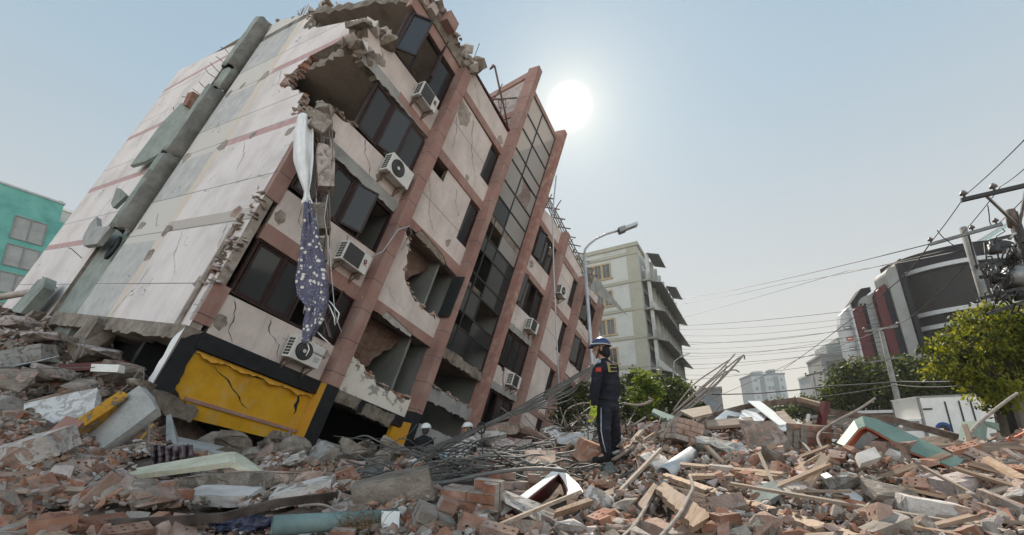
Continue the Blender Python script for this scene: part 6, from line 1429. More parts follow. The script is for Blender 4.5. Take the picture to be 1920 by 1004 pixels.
pipe('plastic_pipe', 'pale grey plastic pipe slanting through the rubble right of the uniformed person', at(1243, 892, 4.5), at(1300, 850, 5.6), .085, 'galv', (1235, 845, 1312, 895))
pipe('plastic_pipe', 'pale pinkish pipe lying across the top of the left rubble mound', at(-20, 561, 15), at(98, 541, 15), .12, 'pinkplaster', None)
ORD_ = ['leftmost', 'second', 'third', 'fourth', 'fifth', 'sixth', 'seventh', 'eighth', 'ninth', 'tenth', 'eleventh', 'twelfth', 'thirteenth', 'fourteenth', 'fifteenth', 'rightmost']
def bar(name, label, cat, pts, w, h, mat, box=None, roll=0.0, ends=0.0):
    b = MB(); P = [at(*p) for p in pts]
    for p, q in zip(P, P[1:]): d = (q - p).normalized(); b.beam(p - d * w * .2, q + d * w * .2, w, h, MT[mat], roll)
    return own(b.build(name), label, cat, box)
def channel(name, label, pts, w, h, mat, inner, box=None, th=.012, roll=0.0):
    f = fit(pts) if box else 1; pts = [(x, y, Y * f) for x, y, Y in pts]; b = MB(); P = [at(*p) for p in pts]; up = Vector((0, 0, 1)); vs = []; fs = []
    for i, p in enumerate(P):
        t = (P[min(i + 1, len(P) - 1)] - P[max(i - 1, 0)]).normalized(); a = t.cross(up).normalized(); u = a.cross(t)
        if roll: a, u = a * math.cos(roll) + u * math.sin(roll), u * math.cos(roll) - a * math.sin(roll)
        for x, z in ((-w / 2, -h), (-w / 2, 0), (w / 2, 0), (w / 2, -h), (w / 2 - th, -h), (w / 2 - th, -th), (-w / 2 + th, -th), (-w / 2 + th, -h)): vs.append(p + a * x + u * z)
    n = 8
    out = []; inn = []
    for i in range(len(P) - 1):
        for k in range(n):
            f = (i * n + k, i * n + (k + 1) % n, (i + 1) * n + (k + 1) % n, (i + 1) * n + k); (inn if k in (4, 5, 6) else out).append(f)
    for i in (0, len(P) - 1):
        for q in ((0, 1, 6, 7), (1, 2, 5, 6), (2, 3, 4, 5)): out.append(tuple(i * n + k for k in q))
    b.add(vs, out, MT[mat]); b.add(vs, inn, MT[inner]); return own(b.build(name, recalc=False), label, 'steel beam', box)
channel('steel_angle', 'long bent rusty steel angle lying across the front left bricks', [(60, 975, 2.75), (250, 973, 2.75), (420, 962, 2.85), (520, 936, 3.1), (620, 924, 3.5), (705, 915, 3.9)], .06, .045, 'darkrust', 'darkrust', (60, 948, 700, 984))
channel('steel_beam', 'long bent brown steel channel bridging the heap in front of the distant tower', [(1290, 800, 8.2), (1330, 775, 8.2), (1400, 757, 8.2), (1490, 746, 8.2), (1560, 768, 7.6), (1680, 783, 7.2), (1800, 815, 6.6)], .12, .10, 'rust', 'rust', None)
channel('steel_beam', 'red-painted steel beam curving up to the right edge', [(1780, 852, 5.9), (1850, 838, 5.8), (1900, 818, 5.7), (1960, 786, 5.6)], .12, .09, 'redpaint', 'redpaint', None)
channel('steel_beam', 'torn green steel offcut standing beside the red beam', [(1815, 845, 6.2), (1822, 790, 6.3), (1855, 795, 6.3)], .25, .1, 'greenpaint', 'greenpaint', None)
bar('steel_beam', 'dark red painted beam half buried in the left mound', 'steel beam', [(118, 692, 9.0), (235, 684, 9.0)], .16, .16, 'maroon')
bar('upright_post', 'white and maroon broken post standing behind the brick lump', 'post', [(1538, 806, 7.4), (1547, 757, 7.4)], .13, .08, 'maroon'); bar('broken_plank', 'pale broken plank leaning at the end of the brown channel', 'plank', [(1500, 749, 7.9), (1545, 761, 7.5)], .10, .07, 'paleWood')
bar('white_strip', 'small white upright strip beside the brown channel', 'strip', [(1512, 802, 8.2), (1516, 778, 8.2)], .06, .03, 'white')
def board(name, label, px, mat, th=.03, box=None, cat='plank', spl=.0):
    """a flat board whose four corners are seen at the given pixels (with distances)"""
    f = fit(px); px = [(x, y, Y * f) for x, y, Y in px]
    c = [at(*p) for p in px]; n = (c[1] - c[0]).cross(c[2] - c[0]).normalized()
    if n.dot(CAM - c[0]) < 0: n = -n
    e = c[1] - c[0]; f = (c[3] - c[0]); ex = e.normalized(); ey = n.cross(ex)
    o2 = [((p - c[0]).dot(ex), (p - c[0]).dot(ey)) for p in c]
    Rr = random.Random(len(label)); pts = outline([(o2[0][0], o2[0][1]), (o2[1][0], o2[1][1], spl > 0), (o2[2][0], o2[2][1]), (o2[3][0], o2[3][1], spl > 0)], Rr, spl or .01, .03)
    M = Matrix((ex, ey, n)).transposed().to_4x4(); M.translation = c[0]
    b = MB(); b.prism(pts, [], lambda a, q, t: (a, q, t), 0, -th, MT[mat]); o = b.build(name); m = sum((v.co for v in o.data.vertices), Vector()) / len(o.data.vertices); o.data.transform(Matrix.Translation(-m)); o.matrix_world = M @ Matrix.Translation(m)
    if box: BOXES.append(box)
    return tag(o, label, cat)
board('wooden_board', 'wide pale wooden board lying tilted below the long timber', [(1231, 915, 3.7), (1245, 903, 3.9), (1336, 966, 3.2), (1300, 981, 2.95)], 'paleWood', .035, (1225, 900, 1336, 985), spl=.012)
board('long_timber', 'long pale timber running diagonally to the bottom edge right of centre', [(1240, 890, 4.5), (1250, 887, 4.6), (1640, 1010, 2.55), (1600, 1014, 2.5)], 'paleWood', .045, None, spl=.01)
board('long_timber', 'thin straight timber lying level behind the long diagonal timber', [(1290, 892, 4.7), (1292, 888, 4.75), (1482, 885, 4.7), (1482, 891, 4.6)], 'paleWood', .03)
board('wooden_board', 'brown board leaning against the bent bars near the wide pale board', [(1195, 945, 3.5), (1226, 905, 3.9), (1232, 910, 3.85), (1208, 950, 3.4)], 'wood', .03)
board('wooden_board', 'orange-brown plank sticking up at the right edge of the heap', [(1842, 858, 5.2), (1855, 856, 5.3), (1960, 912, 4.3), (1940, 918, 4.2)], 'paleWood', .03)
board('painted_board', 'grey-green peeling board lying among holed bricks right of the timbers', [(1410, 912, 3.9), (1468, 898, 4.0), (1466, 925, 3.8), (1418, 940, 3.6)], 'greencon', .05)
board('white_strip', 'white metal strip lying on bricks beside the curved bars', [(1538, 890, 4.2), (1550, 886, 4.2), (1618, 933, 3.6), (1608, 944, 3.5)], 'white', .02, (1535, 885, 1620, 945), 'strip')
board('tile_box', 'pale square tile leaning on bricks below the green beam', [(1606, 850, 5.0), (1640, 838, 5.2), (1652, 857, 5.0), (1616, 866, 4.8)], 'plaster', .05, (1600, 836, 1655, 880), 'tile')
board('wooden_board', 'greyish flat board propped left of the brick-ended block', [(1275, 770, 8.6), (1330, 760, 8.6), (1336, 775, 8.2), (1300, 790, 8.2)], 'greyWood', .04)
for i, (q, m, lb) in enumerate((([(1330, 794, 8.4), (1365, 765, 9.4), (1392, 772, 9.4), (1412, 784, 8.4)], 'white', 'white roofing sheet lying tilted on top of the heap'), ([(1385, 785, 8.3), (1395, 768, 9.0), (1440, 780, 9.0), (1425, 793, 8.2)], 'paleband', 'bluish pale roofing sheet in the middle of the heap'),
        ([(1402, 752, 9.3), (1425, 752, 9.5), (1482, 795, 8.3), (1460, 800, 8.1)], 'white', 'long white roofing sheet sloping down right under the brown channel'), ([(1420, 790, 8.2), (1478, 793, 8.2), (1474, 808, 7.9), (1410, 800, 7.9)], 'white', 'bright white sheet edge at the right foot of the sheet heap'),
        ([(1305, 738, 9.0), (1322, 732, 9.2), (1356, 768, 9.0), (1340, 775, 8.8)], 'steel', 'ribbed steel sheet standing upright at the left of the sheet heap'), ([(1322, 788, 8.2), (1410, 782, 8.2), (1416, 794, 8.0), (1326, 802, 8.0)], 'greyWood', 'brown timber beam lying level below the white sheets'),
        ([(1455, 772, 8.8), (1470, 770, 8.8), (1498, 800, 8.2), (1480, 800, 8.2)], 'greyWood', 'dark torn sheet corner pointing down at the right of the heap'), ([(1222, 772, 8.0), (1226, 766, 8.1), (1272, 784, 7.8), (1268, 797, 7.6)], 'greenpaint', 'green board lying beside the brick-ended block'))):
    board('roofing_sheet', lb, q, m, .015 if i < 5 else .05, None, 'roofing sheet')
for i, (q, lb) in enumerate((([(1400, 817, 7.2), (1436, 798, 7.4), (1440, 800, 7.4), (1412, 822, 7.0)], 'bright orange-red board end sticking out of the sheet heap'), ([(1308, 846, 6.2), (1352, 830, 6.4), (1384, 826, 6.4), (1350, 845, 6.0)], 'orange-red curved tile fragment below the brick-ended block'), ([(1356, 850, 5.9), (1392, 832, 6.1), (1396, 838, 6.0), (1370, 856, 5.7)], 'second orange-red tile fragment, right of the first one'))):
    board('red_fragment', lb, q, 'redpaint', .04, None, 'fragment')
# bent reinforcing bars
def rebar(label, pts, r=.011, name='bent_bar', mat='rust', group='bent bars sticking out of the rubble'):
    P = [at(*p) for p in pts]; out = []
    for i in range(len(P) - 1):
        a = P[max(i - 1, 0)]; b_, c = P[i], P[i + 1]; d = P[min(i + 2, len(P) - 1)]
        for k in range(6):
            t = k / 6; out.append(.5 * ((2 * b_) + (c - a) * t + (2 * a - 5 * b_ + 4 * c - d) * t * t + (-a + 3 * b_ - 3 * c + d) * t ** 3))
    out.append(P[-1]); b = MB(); b.tube(out, r, MT[mat], 7); return own(b.build(name), label, 'steel bar' if 'bar' in name else 'cable', None, group)
MT['rebar'] = nmat('dusty_bar', [(.16, .13, .11), (.26, .22, .19), (.34, .30, .27)], 12, .85, .6, 120, .003, rnd=.2)
rebar('bent bar left of the wide pale board, hooked at its top', [(1236, 896, 3.5), (1232, 915, 3.3), (1215, 945, 3.0), (1190, 985, 2.6), (1160, 1015, 2.4)], .012, mat='rebar')
rebar('bent bar crossing the wide pale board, hooked at its top', [(1294, 893, 3.3), (1299, 915, 3.1), (1290, 935, 2.9), (1272, 968, 2.6), (1235, 1012, 2.35)], .012, mat='rebar')
rebar('curved bar rising from the brick lump and running to the lower right', [(1497, 823, 6.0), (1520, 848, 5.4), (1530, 885, 4.6), (1550, 925, 3.8), (1600, 955, 3.3), (1660, 990, 2.8)], .016, mat='rebar')
rebar('long S-shaped bar standing in front of the green beam', [(1641, 747, 6.2), (1610, 768, 6.1), (1560, 795, 5.8), (1534, 818, 5.5), (1548, 850, 5.1), (1590, 890, 4.5), (1625, 925, 3.9), (1640, 950, 3.5), (1700, 985, 3.0)], .017, mat='rebar')
rebar('short bar beside the long S-shaped bar', [(1570, 838, 5.6), (1590, 865, 5.2), (1613, 893, 4.8)], .014, mat='rebar')
rebar('thick bar slanting up beside the iron fence at the right', [(1806, 842, 5.6), (1825, 805, 5.8), (1870, 765, 6.2), (1907, 738, 6.6)], .022, mat='rebar')
for i, (pts, lb) in enumerate(([[(1248, 788, 7.8), (1300, 740, 8.0), (1345, 700, 8.2), (1378, 664, 8.4)], 'left-hand bar of the bundle pointing up right, nearly straight'], [[(1250, 786, 7.9), (1310, 735, 8.1), (1360, 692, 8.3), (1392, 667, 8.5), (1396, 674, 8.5)], 'bar of the bundle with a small hook at its top'], [[(1252, 790, 7.9), (1320, 735, 8.1), (1352, 703, 8.2), (1375, 694, 8.2), (1386, 698, 8.2)], 'bar of the bundle whose top curls over to the right'],
        [[(1256, 790, 7.9), (1315, 742, 8.1), (1350, 712, 8.2), (1362, 686, 8.2)], 'shortest bar of the bundle ending mid-way'], [[(1262, 770, 8.2), (1300, 722, 8.4), (1345, 690, 8.6), (1366, 676, 8.7)], 'bar at the back of the bundle sloping less steeply'], [[(1258, 792, 7.8), (1318, 745, 8.0), (1365, 698, 8.2), (1392, 668, 8.3)], 'thick bar in the middle of the bundle'])):
    rebar(lb, pts, .014 if i != 5 else .020, mat='rebar', group='bundle of bars pointing up right')
rebar('curved pale bar looping over the branches beside the person', [(1170, 757, 7.4), (1200, 760, 7.4), (1222, 752, 7.4), (1216, 746, 7.4)], .02, mat='rebar'); rebar('thin bent rod left of the person near the lamp post', [(1052, 800, 8.0), (1062, 770, 8.2), (1085, 758, 8.2), (1108, 756, 8.2)], .014, mat='rebar')
rebar('thin rod standing in front of the brick masonry lump', [(877, 998, 2.9), (883, 960, 3.0), (882, 925, 3.1)], .010, mat='rebar'); rebar('thin wire looping over the teal pipe', [(560, 950, 2.7), (605, 947, 2.7), (640, 965, 2.65), (690, 1000, 2.45)], .008, mat='rebar')
rebar('thin wire hooked over the white plaster lump', [(729, 985, 2.7), (740, 972, 2.75), (752, 975, 2.7), (751, 985, 2.65)], .006, mat='rebar'); rebar('small bent bar at the bottom left corner of the teal pipe', [(270, 1010, 2.4), (300, 985, 2.45), (325, 978, 2.5), (345, 995, 2.4)], .012, mat='rebar')
rebar('yellow rod leaning under the yellow wall', [(215, 880, 6.2), (250, 840, 6.8), (287, 797, 7.6)], .018, mat='yelloworange'); rebar('grey rod standing under the yellow wall', [(270, 872, 6.6), (277, 835, 6.8), (279, 795, 7.0)], .022, mat='greyWood'); rebar('thin pale cable lying across the left mound', [(-5, 688, 7.4), (50, 682, 7.8), (110, 668, 8.2)], .012, mat='galv'); rebar('long thin dark wire across the left mound', [(-5, 690, 7.0), (60, 691, 7.6), (150, 690, 8.2), (250, 685, 8.6)], .008, mat='cable')
for i, (p, q) in enumerate((((136, 672), (152, 632)), ((150, 672), (158, 634)), ((215, 745), (265, 690)), ((245, 750), (272, 700)), ((258, 748), (270, 690)), ((235, 735), (268, 705)))):
    rebar(('wire strand hanging from the broken beam end', 'second wire strand hanging from the broken beam end', 'bar of the tangle under the black corner pier, lowest left', 'bar of the tangle under the black corner pier, upright', 'bar of the tangle under the black corner pier, nearest the pier', 'bar of the tangle under the black corner pier, slanting')[i], [(p[0], p[1], 8.6), ((p[0] + q[0]) / 2 + 4, (p[1] + q[1]) / 2, 8.7), (q[0], q[1], 8.8)], .012, mat='cable')
# cables torn from the lamp post
cb = thing('cable_bundle', 'thick bundle of grey cables slanting down from the lamp post to the slab in front', 'cable bundle', at(900, 800, 9.5)); CI = Matrix.Translation(-cb.location)
for k in range(17):
    o = R.uniform(-1, 1); sp = R.uniform(0, 1); b = MB(); up = -26 * sp
    pts = [(1112, 692 + 9 * o, 17.5), (1075, 712 + 12 * o + 34 * sp * R.random(), 16), (1020, 742 + 9 * o + 22 * sp * R.random(), 14), (960, 776 + 5 * o, 12), (900, 803 + 3 * o, 10.3), (840, 830 + 7 * o + 6 * sp, 8.7), (760, 865 + 10 * o + 8 * sp, 7.2), (690 + 25 * o, 893 + 7 * o, 6.0)]
    P = [CI @ at(*p) for p in pts]; out = []
    for i in range(len(P) - 1):
        a = P[max(i - 1, 0)]; b_, c = P[i], P[i + 1]; d = P[min(i + 2, len(P) - 1)]
        for t in (0, .25, .5, .75): out.append(.5 * ((2 * b_) + (c - a) * t + (2 * a - 5 * b_ + 4 * c - d) * t * t + (-a + 3 * b_ - 3 * c + d) * t ** 3))
    b.tube(out + [P[-1]], R.choice((.016, .02, .026)), MT['cable'], 6); b.build('cable_strand', cb)
b = MB(); c = CI @ at(902, 803, 10.2); b.tube([c + Vector((.09 * math.cos(a), .05, .12 * math.sin(a))) for a in [i * PI / 8 for i in range(17)]], .02, MT['wire'], 6); b.tube([c, c + Vector((.03, 0, -.5)), c + Vector((.0, 0, -.9))], .018, MT['wire'], 5); b.build('cable_tie', cb)
def spl(P):
    out = []
    for i in range(len(P) - 1):
        a = P[max(i - 1, 0)]; b_, c = P[i], P[i + 1]; d = P[min(i + 2, len(P) - 1)]
        for t in (0, .2, .4, .6, .8): out.append(.5 * ((2 * b_) + (c - a) * t + (2 * a - 5 * b_ + 4 * c - d) * t * t + (-a + 3 * b_ - 3 * c + d) * t ** 3))
    return out + [P[-1]]
CP = [[(700, 880), (780, 868), (860, 862), (930, 850), (1010, 845), (1075, 836)], [(730, 905), (800, 880), (870, 862), (920, 856), (980, 858), (1060, 848)], [(940, 862), (935, 848), (950, 838), (1000, 838), (1060, 838)], [(720, 898), (810, 893), (890, 882), (960, 868), (1030, 872)], [(750, 912), (840, 905), (910, 890), (1000, 880), (1060, 884)], [(800, 868), (860, 860), (910, 870), (960, 884), (990, 888)], [(900, 856), (940, 852), (985, 866), (1010, 884)], [(860, 896), (905, 870), (950, 850), (1000, 848)], [(760, 888), (830, 886), (900, 876), (960, 872), (1020, 858), (1080, 846)], [(820, 912), (890, 900), (960, 892), (1040, 888)]]
wh = ['topmost loose cable of the heap, running to the person', 'second loose cable of the heap, dipping in the middle', 'loose cable making a round loop at the top of the heap', 'loose cable along the middle of the heap', 'thick loose cable low in the heap', 'loose cable wavering down to the masonry lump', 'short loose cable at the right of the heap', 'loose cable crossing the others steeply', 'long loose cable from the slab to the person', 'lowest loose cable behind the masonry lump']
for k, pts in enumerate(CP):
    Y_ = min(aby(x, y, .1, .2) for x, y in pts); P = spl([at(x + R.uniform(-3, 3), y + R.uniform(-2, 2), Y_ + .15 * R.random()) for x, y in pts]); b = MB(); b.tube(P, R.choice((.009, .012, .015)), MT['cable'], 7); own(b.build('loose_cable'), wh[k], 'cable', None, 'loose grey cables heaped in front of the building')
b = MB()                                        # the thin strands between them nobody could count
for k in range(150):
    x, y = R.uniform(700, 1100), R.uniform(838, 902); Y_ = aby(x, y); P = [at(x, y, Y_)]; dx = R.choice((-1, 1)) * R.uniform(14, 34)
    for j in range(4): x += dx + R.uniform(-8, 8); y += R.uniform(-15, 12); P.append(at(x, y, Y_ + R.uniform(-.15, .15)))
    b.tube(spl(P), R.choice((.006, .009, .013)), MT['cable'], 5)
for k in range(45):
    x, y = R.uniform(1040, 1230), R.uniform(790, 850); P = [at(x, y, R.uniform(7.2, 8.6))]
    for j in range(3): x += R.uniform(-26, 30); y += R.uniform(-28, 12); P.append(at(x, y, R.uniform(7.2, 8.8)))
    b.tube(spl(P), R.choice((.006, .009, .013)), MT['bark'] if k % 2 else MT['cable'], 5)
tag(b.build('wire_tangle'), 'tangle of thin wires and twigs among the heaped cables', 'wires', kind='stuff')
for k in range(8):
    P = spl([at(1790 + i * 28, 845 + R.uniform(-14, 14) - 4 * math.sin(i * 1.2 + k), 5.4 + R.random() * .5) for i in range(6)]); b = MB(); b.tube(P, .010, MT['cable'], 6)
    own(b.build('loose_cable'), ('topmost', 'second', 'third', 'fourth', 'fifth', 'sixth', 'seventh', 'lowest')[k] + ' thin cable lying under the red beam at the right edge', 'cable', None, 'cables under the red beam')
for k in range(16):
    x = 1010 + k * 19 + R.uniform(-8, 8); y = 850 - .12 * abs(k - 7) * 4 + R.uniform(-12, 6); g = on_ground(x, y, 30); Y_ = (g.y if g else 7.5) - .05; dx = (k - 7.5) * 7 + R.uniform(-30, 30); dy = -R.uniform(25, 80)
    P = spl([at(x, y + 8, Y_), at(x + dx * .4, y + dy * .5, Y_ + .1), at(x + dx, y + dy, Y_ + .3)]); b = MB(); b.tube(P, R.choice((.006, .008, .010)), MT['rust'], 5)
    own(b.build('bent_rod'), ORD_[k] + ' of the thin rusty rods fanning up around the uniformed person', 'steel rod', None, 'thin rods around the person')
# masonry lumps
def masonry(label, px, py, Y, nx, nz, ny, rot, mats, seed, box=None, s=1.0):
    f = fit([(px, py + 6, Y)]); Y *= f; s *= f
    Rr = random.Random(seed); b = MB(); L, H, D = .225 * s, .072 * s, .11 * s; g = .011 * s
    for k in range(nz):
        for j in range(ny):
            runs = [(i * L, L) for i in range(nx)] if (k + j) % 2 == 0 else [(0, L / 2)] + [(L / 2 + i * L, L) for i in range(nx - 1)] + [(nx * L - L / 2, L / 2)]
            for i, (xo, l) in enumerate(runs):
                if i in (0, len(runs) - 1) and Rr.random() < .22 or k == nz - 1 and Rr.random() < .3: continue
                x = xo - nx * L / 2; yc = (j - ny / 2 + .5) * D; zc = (k - nz / 2 + .5) * H
                me = chunk_mesh('b', Rr, l - g, D - g, H - g, [MT['brick']], 8, 0, shape=[(a * Rr.uniform(.92, 1), c * Rr.uniform(.94, 1), e * Rr.uniform(.92, 1)) for a in (-1, 1) for c in (-1, 1) for e in (-1, 1)])
                c = Vector((x + l / 2, yc + Rr.uniform(-.008, .008) * s, zc)); b.add([v.co + c for v in me.vertices], [tuple(p.vertices) for p in me.polygons], MT[Rr.choice(mats)])
                b.box(x + .004, x + l - .004, yc - D / 2 + .016 * s, yc + D / 2 - .016 * s, zc - H / 2 - .002, zc + H / 2 - .006 * s, MT['mortar'])
    o = b.build('masonry_lump'); o.location = at(px, py, Y); o.rotation_euler = tuple(rad(a) for a in rot)
    if box: BOXES.append(box)
    return tag(o, label, 'masonry lump')
masonry('lump of red brick masonry three courses high left of the maroon-lined gutter', 885, 935, 3.45, 2, 4, 2, (6, 6, -18), ['brick', 'orangebrick', 'brick'], 3, (828, 895, 945, 970))
masonry('second lump of brick masonry behind and right of the larger one', 965, 918, 4.0, 2, 4, 2, (0, 4, -6), ['brick', 'brickdust'], 4, (935, 895, 1015, 945))
masonry('broken masonry lump with grey mortar and one clear brick course beside the pipe', 815, 968, 2.85, 1, 3, 2, (14, 24, 22), ['brickdust', 'mortar', 'brick'], 5, (775, 930, 860, 1004), 1.05)
masonry('brick-ended block with pale plastered top near the bundle of bars', 1278, 808, 6.9, 2, 4, 3, (4, 14, 22), ['brickdust', 'mortar', 'brickdust'], 6, (1240, 780, 1320, 832), 1.15)
masonry('brick lump with neat courses on top below the upright post', 1524, 825, 6.2, 2, 5, 3, (8, 4, 10), ['brickdust', 'brick', 'orangebrick'], 7, (1482, 798, 1562, 852), 1.15)
# concrete and plaster pieces
chunk('concrete_chunk', 'large rough grey concrete slab lying left of the masonry lump', 'concrete piece', 738, 917, 3.8, (.66, .42, .22), (4, -10, 8), ['concrete'], 31, (668, 880, 815, 945), shape=BOXSH(3))
chunk('concrete_chunk', 'long broken wall piece with pink plaster below the cream louvred panel', 'wall piece', 545, 905, 4.6, (1.2, .4, .2), (0, 3, 4), ['brickdust', 'concrete'], 32, (480, 890, 630, 925), shape=BOXSH(4))
chunk('concrete_chunk', 'long grey wall piece left of the pink plastered one', 'wall piece', 425, 908, 4.3, (.8, .4, .2), (0, -2, -6), ['concrete', 'mortar'], 33, (355, 892, 480, 922), shape=BOXSH(5))
chunk('plaster_piece', 'flat pale plaster slab lying in front of the grey wall piece', 'plaster piece', 420, 930, 3.7, (.52, .34, .09), (8, 4, 10), ['plaster'], 34, (365, 915, 475, 950), shape=BOXSH(6), rough=.02)
chunk('plaster_piece', 'wedge of pale grey plaster right of the flat plaster slab', 'plaster piece', 570, 922, 3.9, (.5, .3, .12), (10, -12, 12), ['plaster', 'concrete'], 35, (520, 908, 620, 930), shape=BOXSH(7), rough=.02)
chunk('concrete_chunk', 'tilted grey concrete plate standing on the mound under the black corner pier', 'concrete piece', 222, 792, 6.6, (.75, .14, 1.05), (-28, 38, -25), ['greycon'], 36, (170, 745, 268, 850), shape=BOXSH(8), rough=.012)
chunk('masonry_fragment', 'wall piece with a white face and thick concrete edge on the left mound', 'wall piece', 118, 775, 6.6, (.85, .22, .6), (-40, -20, 30), ['paleband', 'plaster'], 37, (70, 735, 160, 830), shape=BOXSH(9), rough=.01)
chunk('masonry_fragment', 'yellow-painted edge piece lying beside the white-faced wall piece', 'wall piece', 178, 785, 6.45, (.16, .25, .95), (-30, 32, 10), ['yelloworange', 'concrete'], 38, (150, 740, 205, 830), shape=BOXSH(10), rough=.012)
chunk('masonry_fragment', 'white-plastered brick wall piece tilted at the left edge', 'wall piece', 40, 850, 4.4, (.75, .5, .24), (18, -20, 14), ['plaster', 'brickdust'], 39, (0, 820, 98, 890), shape=BOXSH(11), rough=.02)
chunk('masonry_fragment', 'mauve-painted plaster slab right of the white-plastered wall piece', 'wall piece', 110, 818, 5.0, (.2, .08, .45), (-20, 25, 20), ['mauve'], 40, (92, 792, 135, 842), shape=BOXSH(12), rough=.012)
chunk('concrete_chunk', 'heavy pale concrete beam end on the left edge of the mound', 'concrete piece', 30, 676, 9.2, (1.3, .5, .42), (4, -16, 12), ['greycon', 'concrete'], 41, (0, 652, 78, 705), shape=BOXSH(13), rough=.02)
chunk('concrete_chunk', 'rough grey concrete lump at the far left edge of the mound', 'concrete piece', 14, 712, 7.6, (.7, .6, .45), (10, 6, 30), ['concrete', 'brickdust'], 42, (0, 696, 45, 740))
chunk('concrete_chunk', 'brown slab lying on the mound left of the white-faced wall piece', 'concrete piece', 85, 752, 7.2, (1.1, .6, .14), (14, -22, 24), ['brickdust', 'concrete'], 43, (40, 735, 130, 775), shape=BOXSH(15), rough=.02)
chunk('upvc_piece', 'white moulded bracket-shaped piece in front of the dark red beam', 'fragment', 203, 692, 8.7, (.55, .2, .16), (0, 2, 8), ['white'], 44, None, shape=BOXSH(16), rough=.01)
chunk('plaster_lump', 'bright white plaster lump right of the teal pipe', 'plaster piece', 731, 984, 2.7, (.13, .1, .16), (0, 10, 10), ['white'], 45, (710, 960, 752, 1004))
chunk('concrete_chunk', 'grey block wrapped in clear sheeting left of the uniformed person', 'concrete piece', 1068, 828, 7.0, (.5, .4, .32), (0, 8, 10), ['galv', 'concrete'], 46, (1040, 806, 1098, 848)); chunk('concrete_chunk', 'brown brick-faced block at the feet of the uniformed person', 'masonry lump', 1106, 848, 6.0, (.36, .3, .28), (12, 20, 14), ['orangebrick', 'brickdust'], 47, (1078, 828, 1132, 872), shape=BOXSH(18))
chunk('concrete_block', 'grey concrete block behind the square tile under the green beam', 'concrete piece', 1640, 822, 5.9, (.55, .45, .32), (4, 4, 16), ['greycon', 'brickdust'], 48, (1608, 808, 1690, 840), shape=BOXSH(19), rough=.015); chunk('concrete_block', 'brown-grey concrete block right of the square tile', 'concrete piece', 1682, 848, 5.3, (.42, .4, .3), (6, -6, 30), ['brickdust', 'concrete'], 49, (1650, 832, 1720, 868), shape=BOXSH(20), rough=.02)
chunk('brick_block', 'long white-plastered brick block in the lower right rubble', 'masonry lump', 1748, 955, 3.05, (.36, .14, .12), (6, 12, -12), ['plaster', 'brickdust'], 50, (1698, 930, 1795, 980), shape=BOXSH(21), rough=.015); chunk('brick_block', 'pale block with a broken edge among the right rubble', 'masonry lump', 1802, 912, 3.7, (.42, .2, .16), (8, -6, 14), ['pinkplaster', 'mortar'], 51, (1770, 892, 1860, 932), shape=BOXSH(22), rough=.015)
chunk('concrete_chunk', 'grey mortar slab with holes among the right rubble', 'concrete piece', 1665, 925, 3.5, (.34, .28, .14), (18, 10, -8), ['concrete', 'mortar'], 52, (1630, 900, 1700, 942)); chunk('stone_lump', 'large dusty reddish lump at the bottom right of centre', 'masonry lump', 1428, 982, 2.6, (.19, .17, .17), (20, 14, 40), ['brickdust', 'mortar', 'brick'], 53, (1400, 955, 1462, 1004)); chunk('stone_lump', 'rounded crumbly pale lump left of the brown board', 'concrete piece', 1123, 938, 3.2, (.2, .18, .17), (20, 4, 40), ['mortar', 'plaster'], 54, (1096, 915, 1152, 965)); chunk('stone_lump', 'flat oval sandy stone beside the brown board', 'concrete piece', 1177, 948, 3.1, (.2, .15, .10), (0, -10, 10), ['mortar'], 55, (1150, 932, 1202, 968)); chunk('stone_lump', 'crumbly pale lump at the bottom edge right of the gutter', 'concrete piece', 1068, 988, 2.6, (.19, .15, .12), (0, 10, 10), ['plaster', 'mortar'], 56, (1040, 968, 1100, 1004))
# cream louvred panel, slab edge and curtain under the yellow wall
def sheet(name, label, pts2, Y0_, Y1_, mat, cat, th=.03, box=None):
    """a folded sheet: a run of top-edge and bottom-edge pixels"""
    vs = []; fs = []; f = fit([(x, yb, Y0_) for x, yt, yb in pts2]); Y0_ *= f; Y1_ *= f
    for (x, yt, yb) in pts2: vs += [at(x, yt, Y1_), at(x, yb, Y0_)]
    for i in range(len(pts2) - 1): fs.append((2 * i, 2 * i + 1, 2 * i + 3, 2 * i + 2))
    b = MB(); b.add(vs, fs, MT[mat]); o = b.build(name); s = o.modifiers.new('s', 'SOLIDIFY'); s.thickness = th; s.offset = 0; return own(o, label, cat, box)
MT['creamplastic'] = nmat('yellowed_panel', [(.38, .36, .26), (.52, .50, .38), (.60, .58, .46)], 3, .6, .15, 30, .004)
lp = sheet('louvred_panel', 'bent cream louvred panel lying below the yellow wall', [(238, 886, 897), (300, 874, 889), (370, 862, 880), (430, 852, 872), (440, 852, 874), (452, 858, 880), (495, 888, 896)], 5.6, 6.0, 'creamplastic', 'panel', .05, (235, 850, 495, 897))
sheet('panel_edge', 'grey slab with a pale metal edge hanging tilted under the yellow wall', [(316, 778, 832), (330, 822, 838), (420, 842, 856)], 7.9, 8.6, 'greycon', 'slab', .08, (310, 775, 425, 858))
MT['stripecloth'] = nmat('striped_mauve_cloth', [(.10, .075, .085), (.20, .16, .175)], 3, .9, .2, 20, .01)
cloth('pleated_cloth', 'pleated mauve-grey cloth hanging in the dark gap under the yellow wall', [(284, 362, 836), (286, 362, 860), (284, 366, 888)], 7.6 * fit([(325, 886, 7.6)]), MT['stripecloth'], 12, folds=16, n=60, amp=.08)
MT['plaid'] = nmat('dark_patterned_cloth', [(.015, .017, .04), (.05, .055, .10), (.20, .20, .24)], 22, .9, .5, 30, .01)
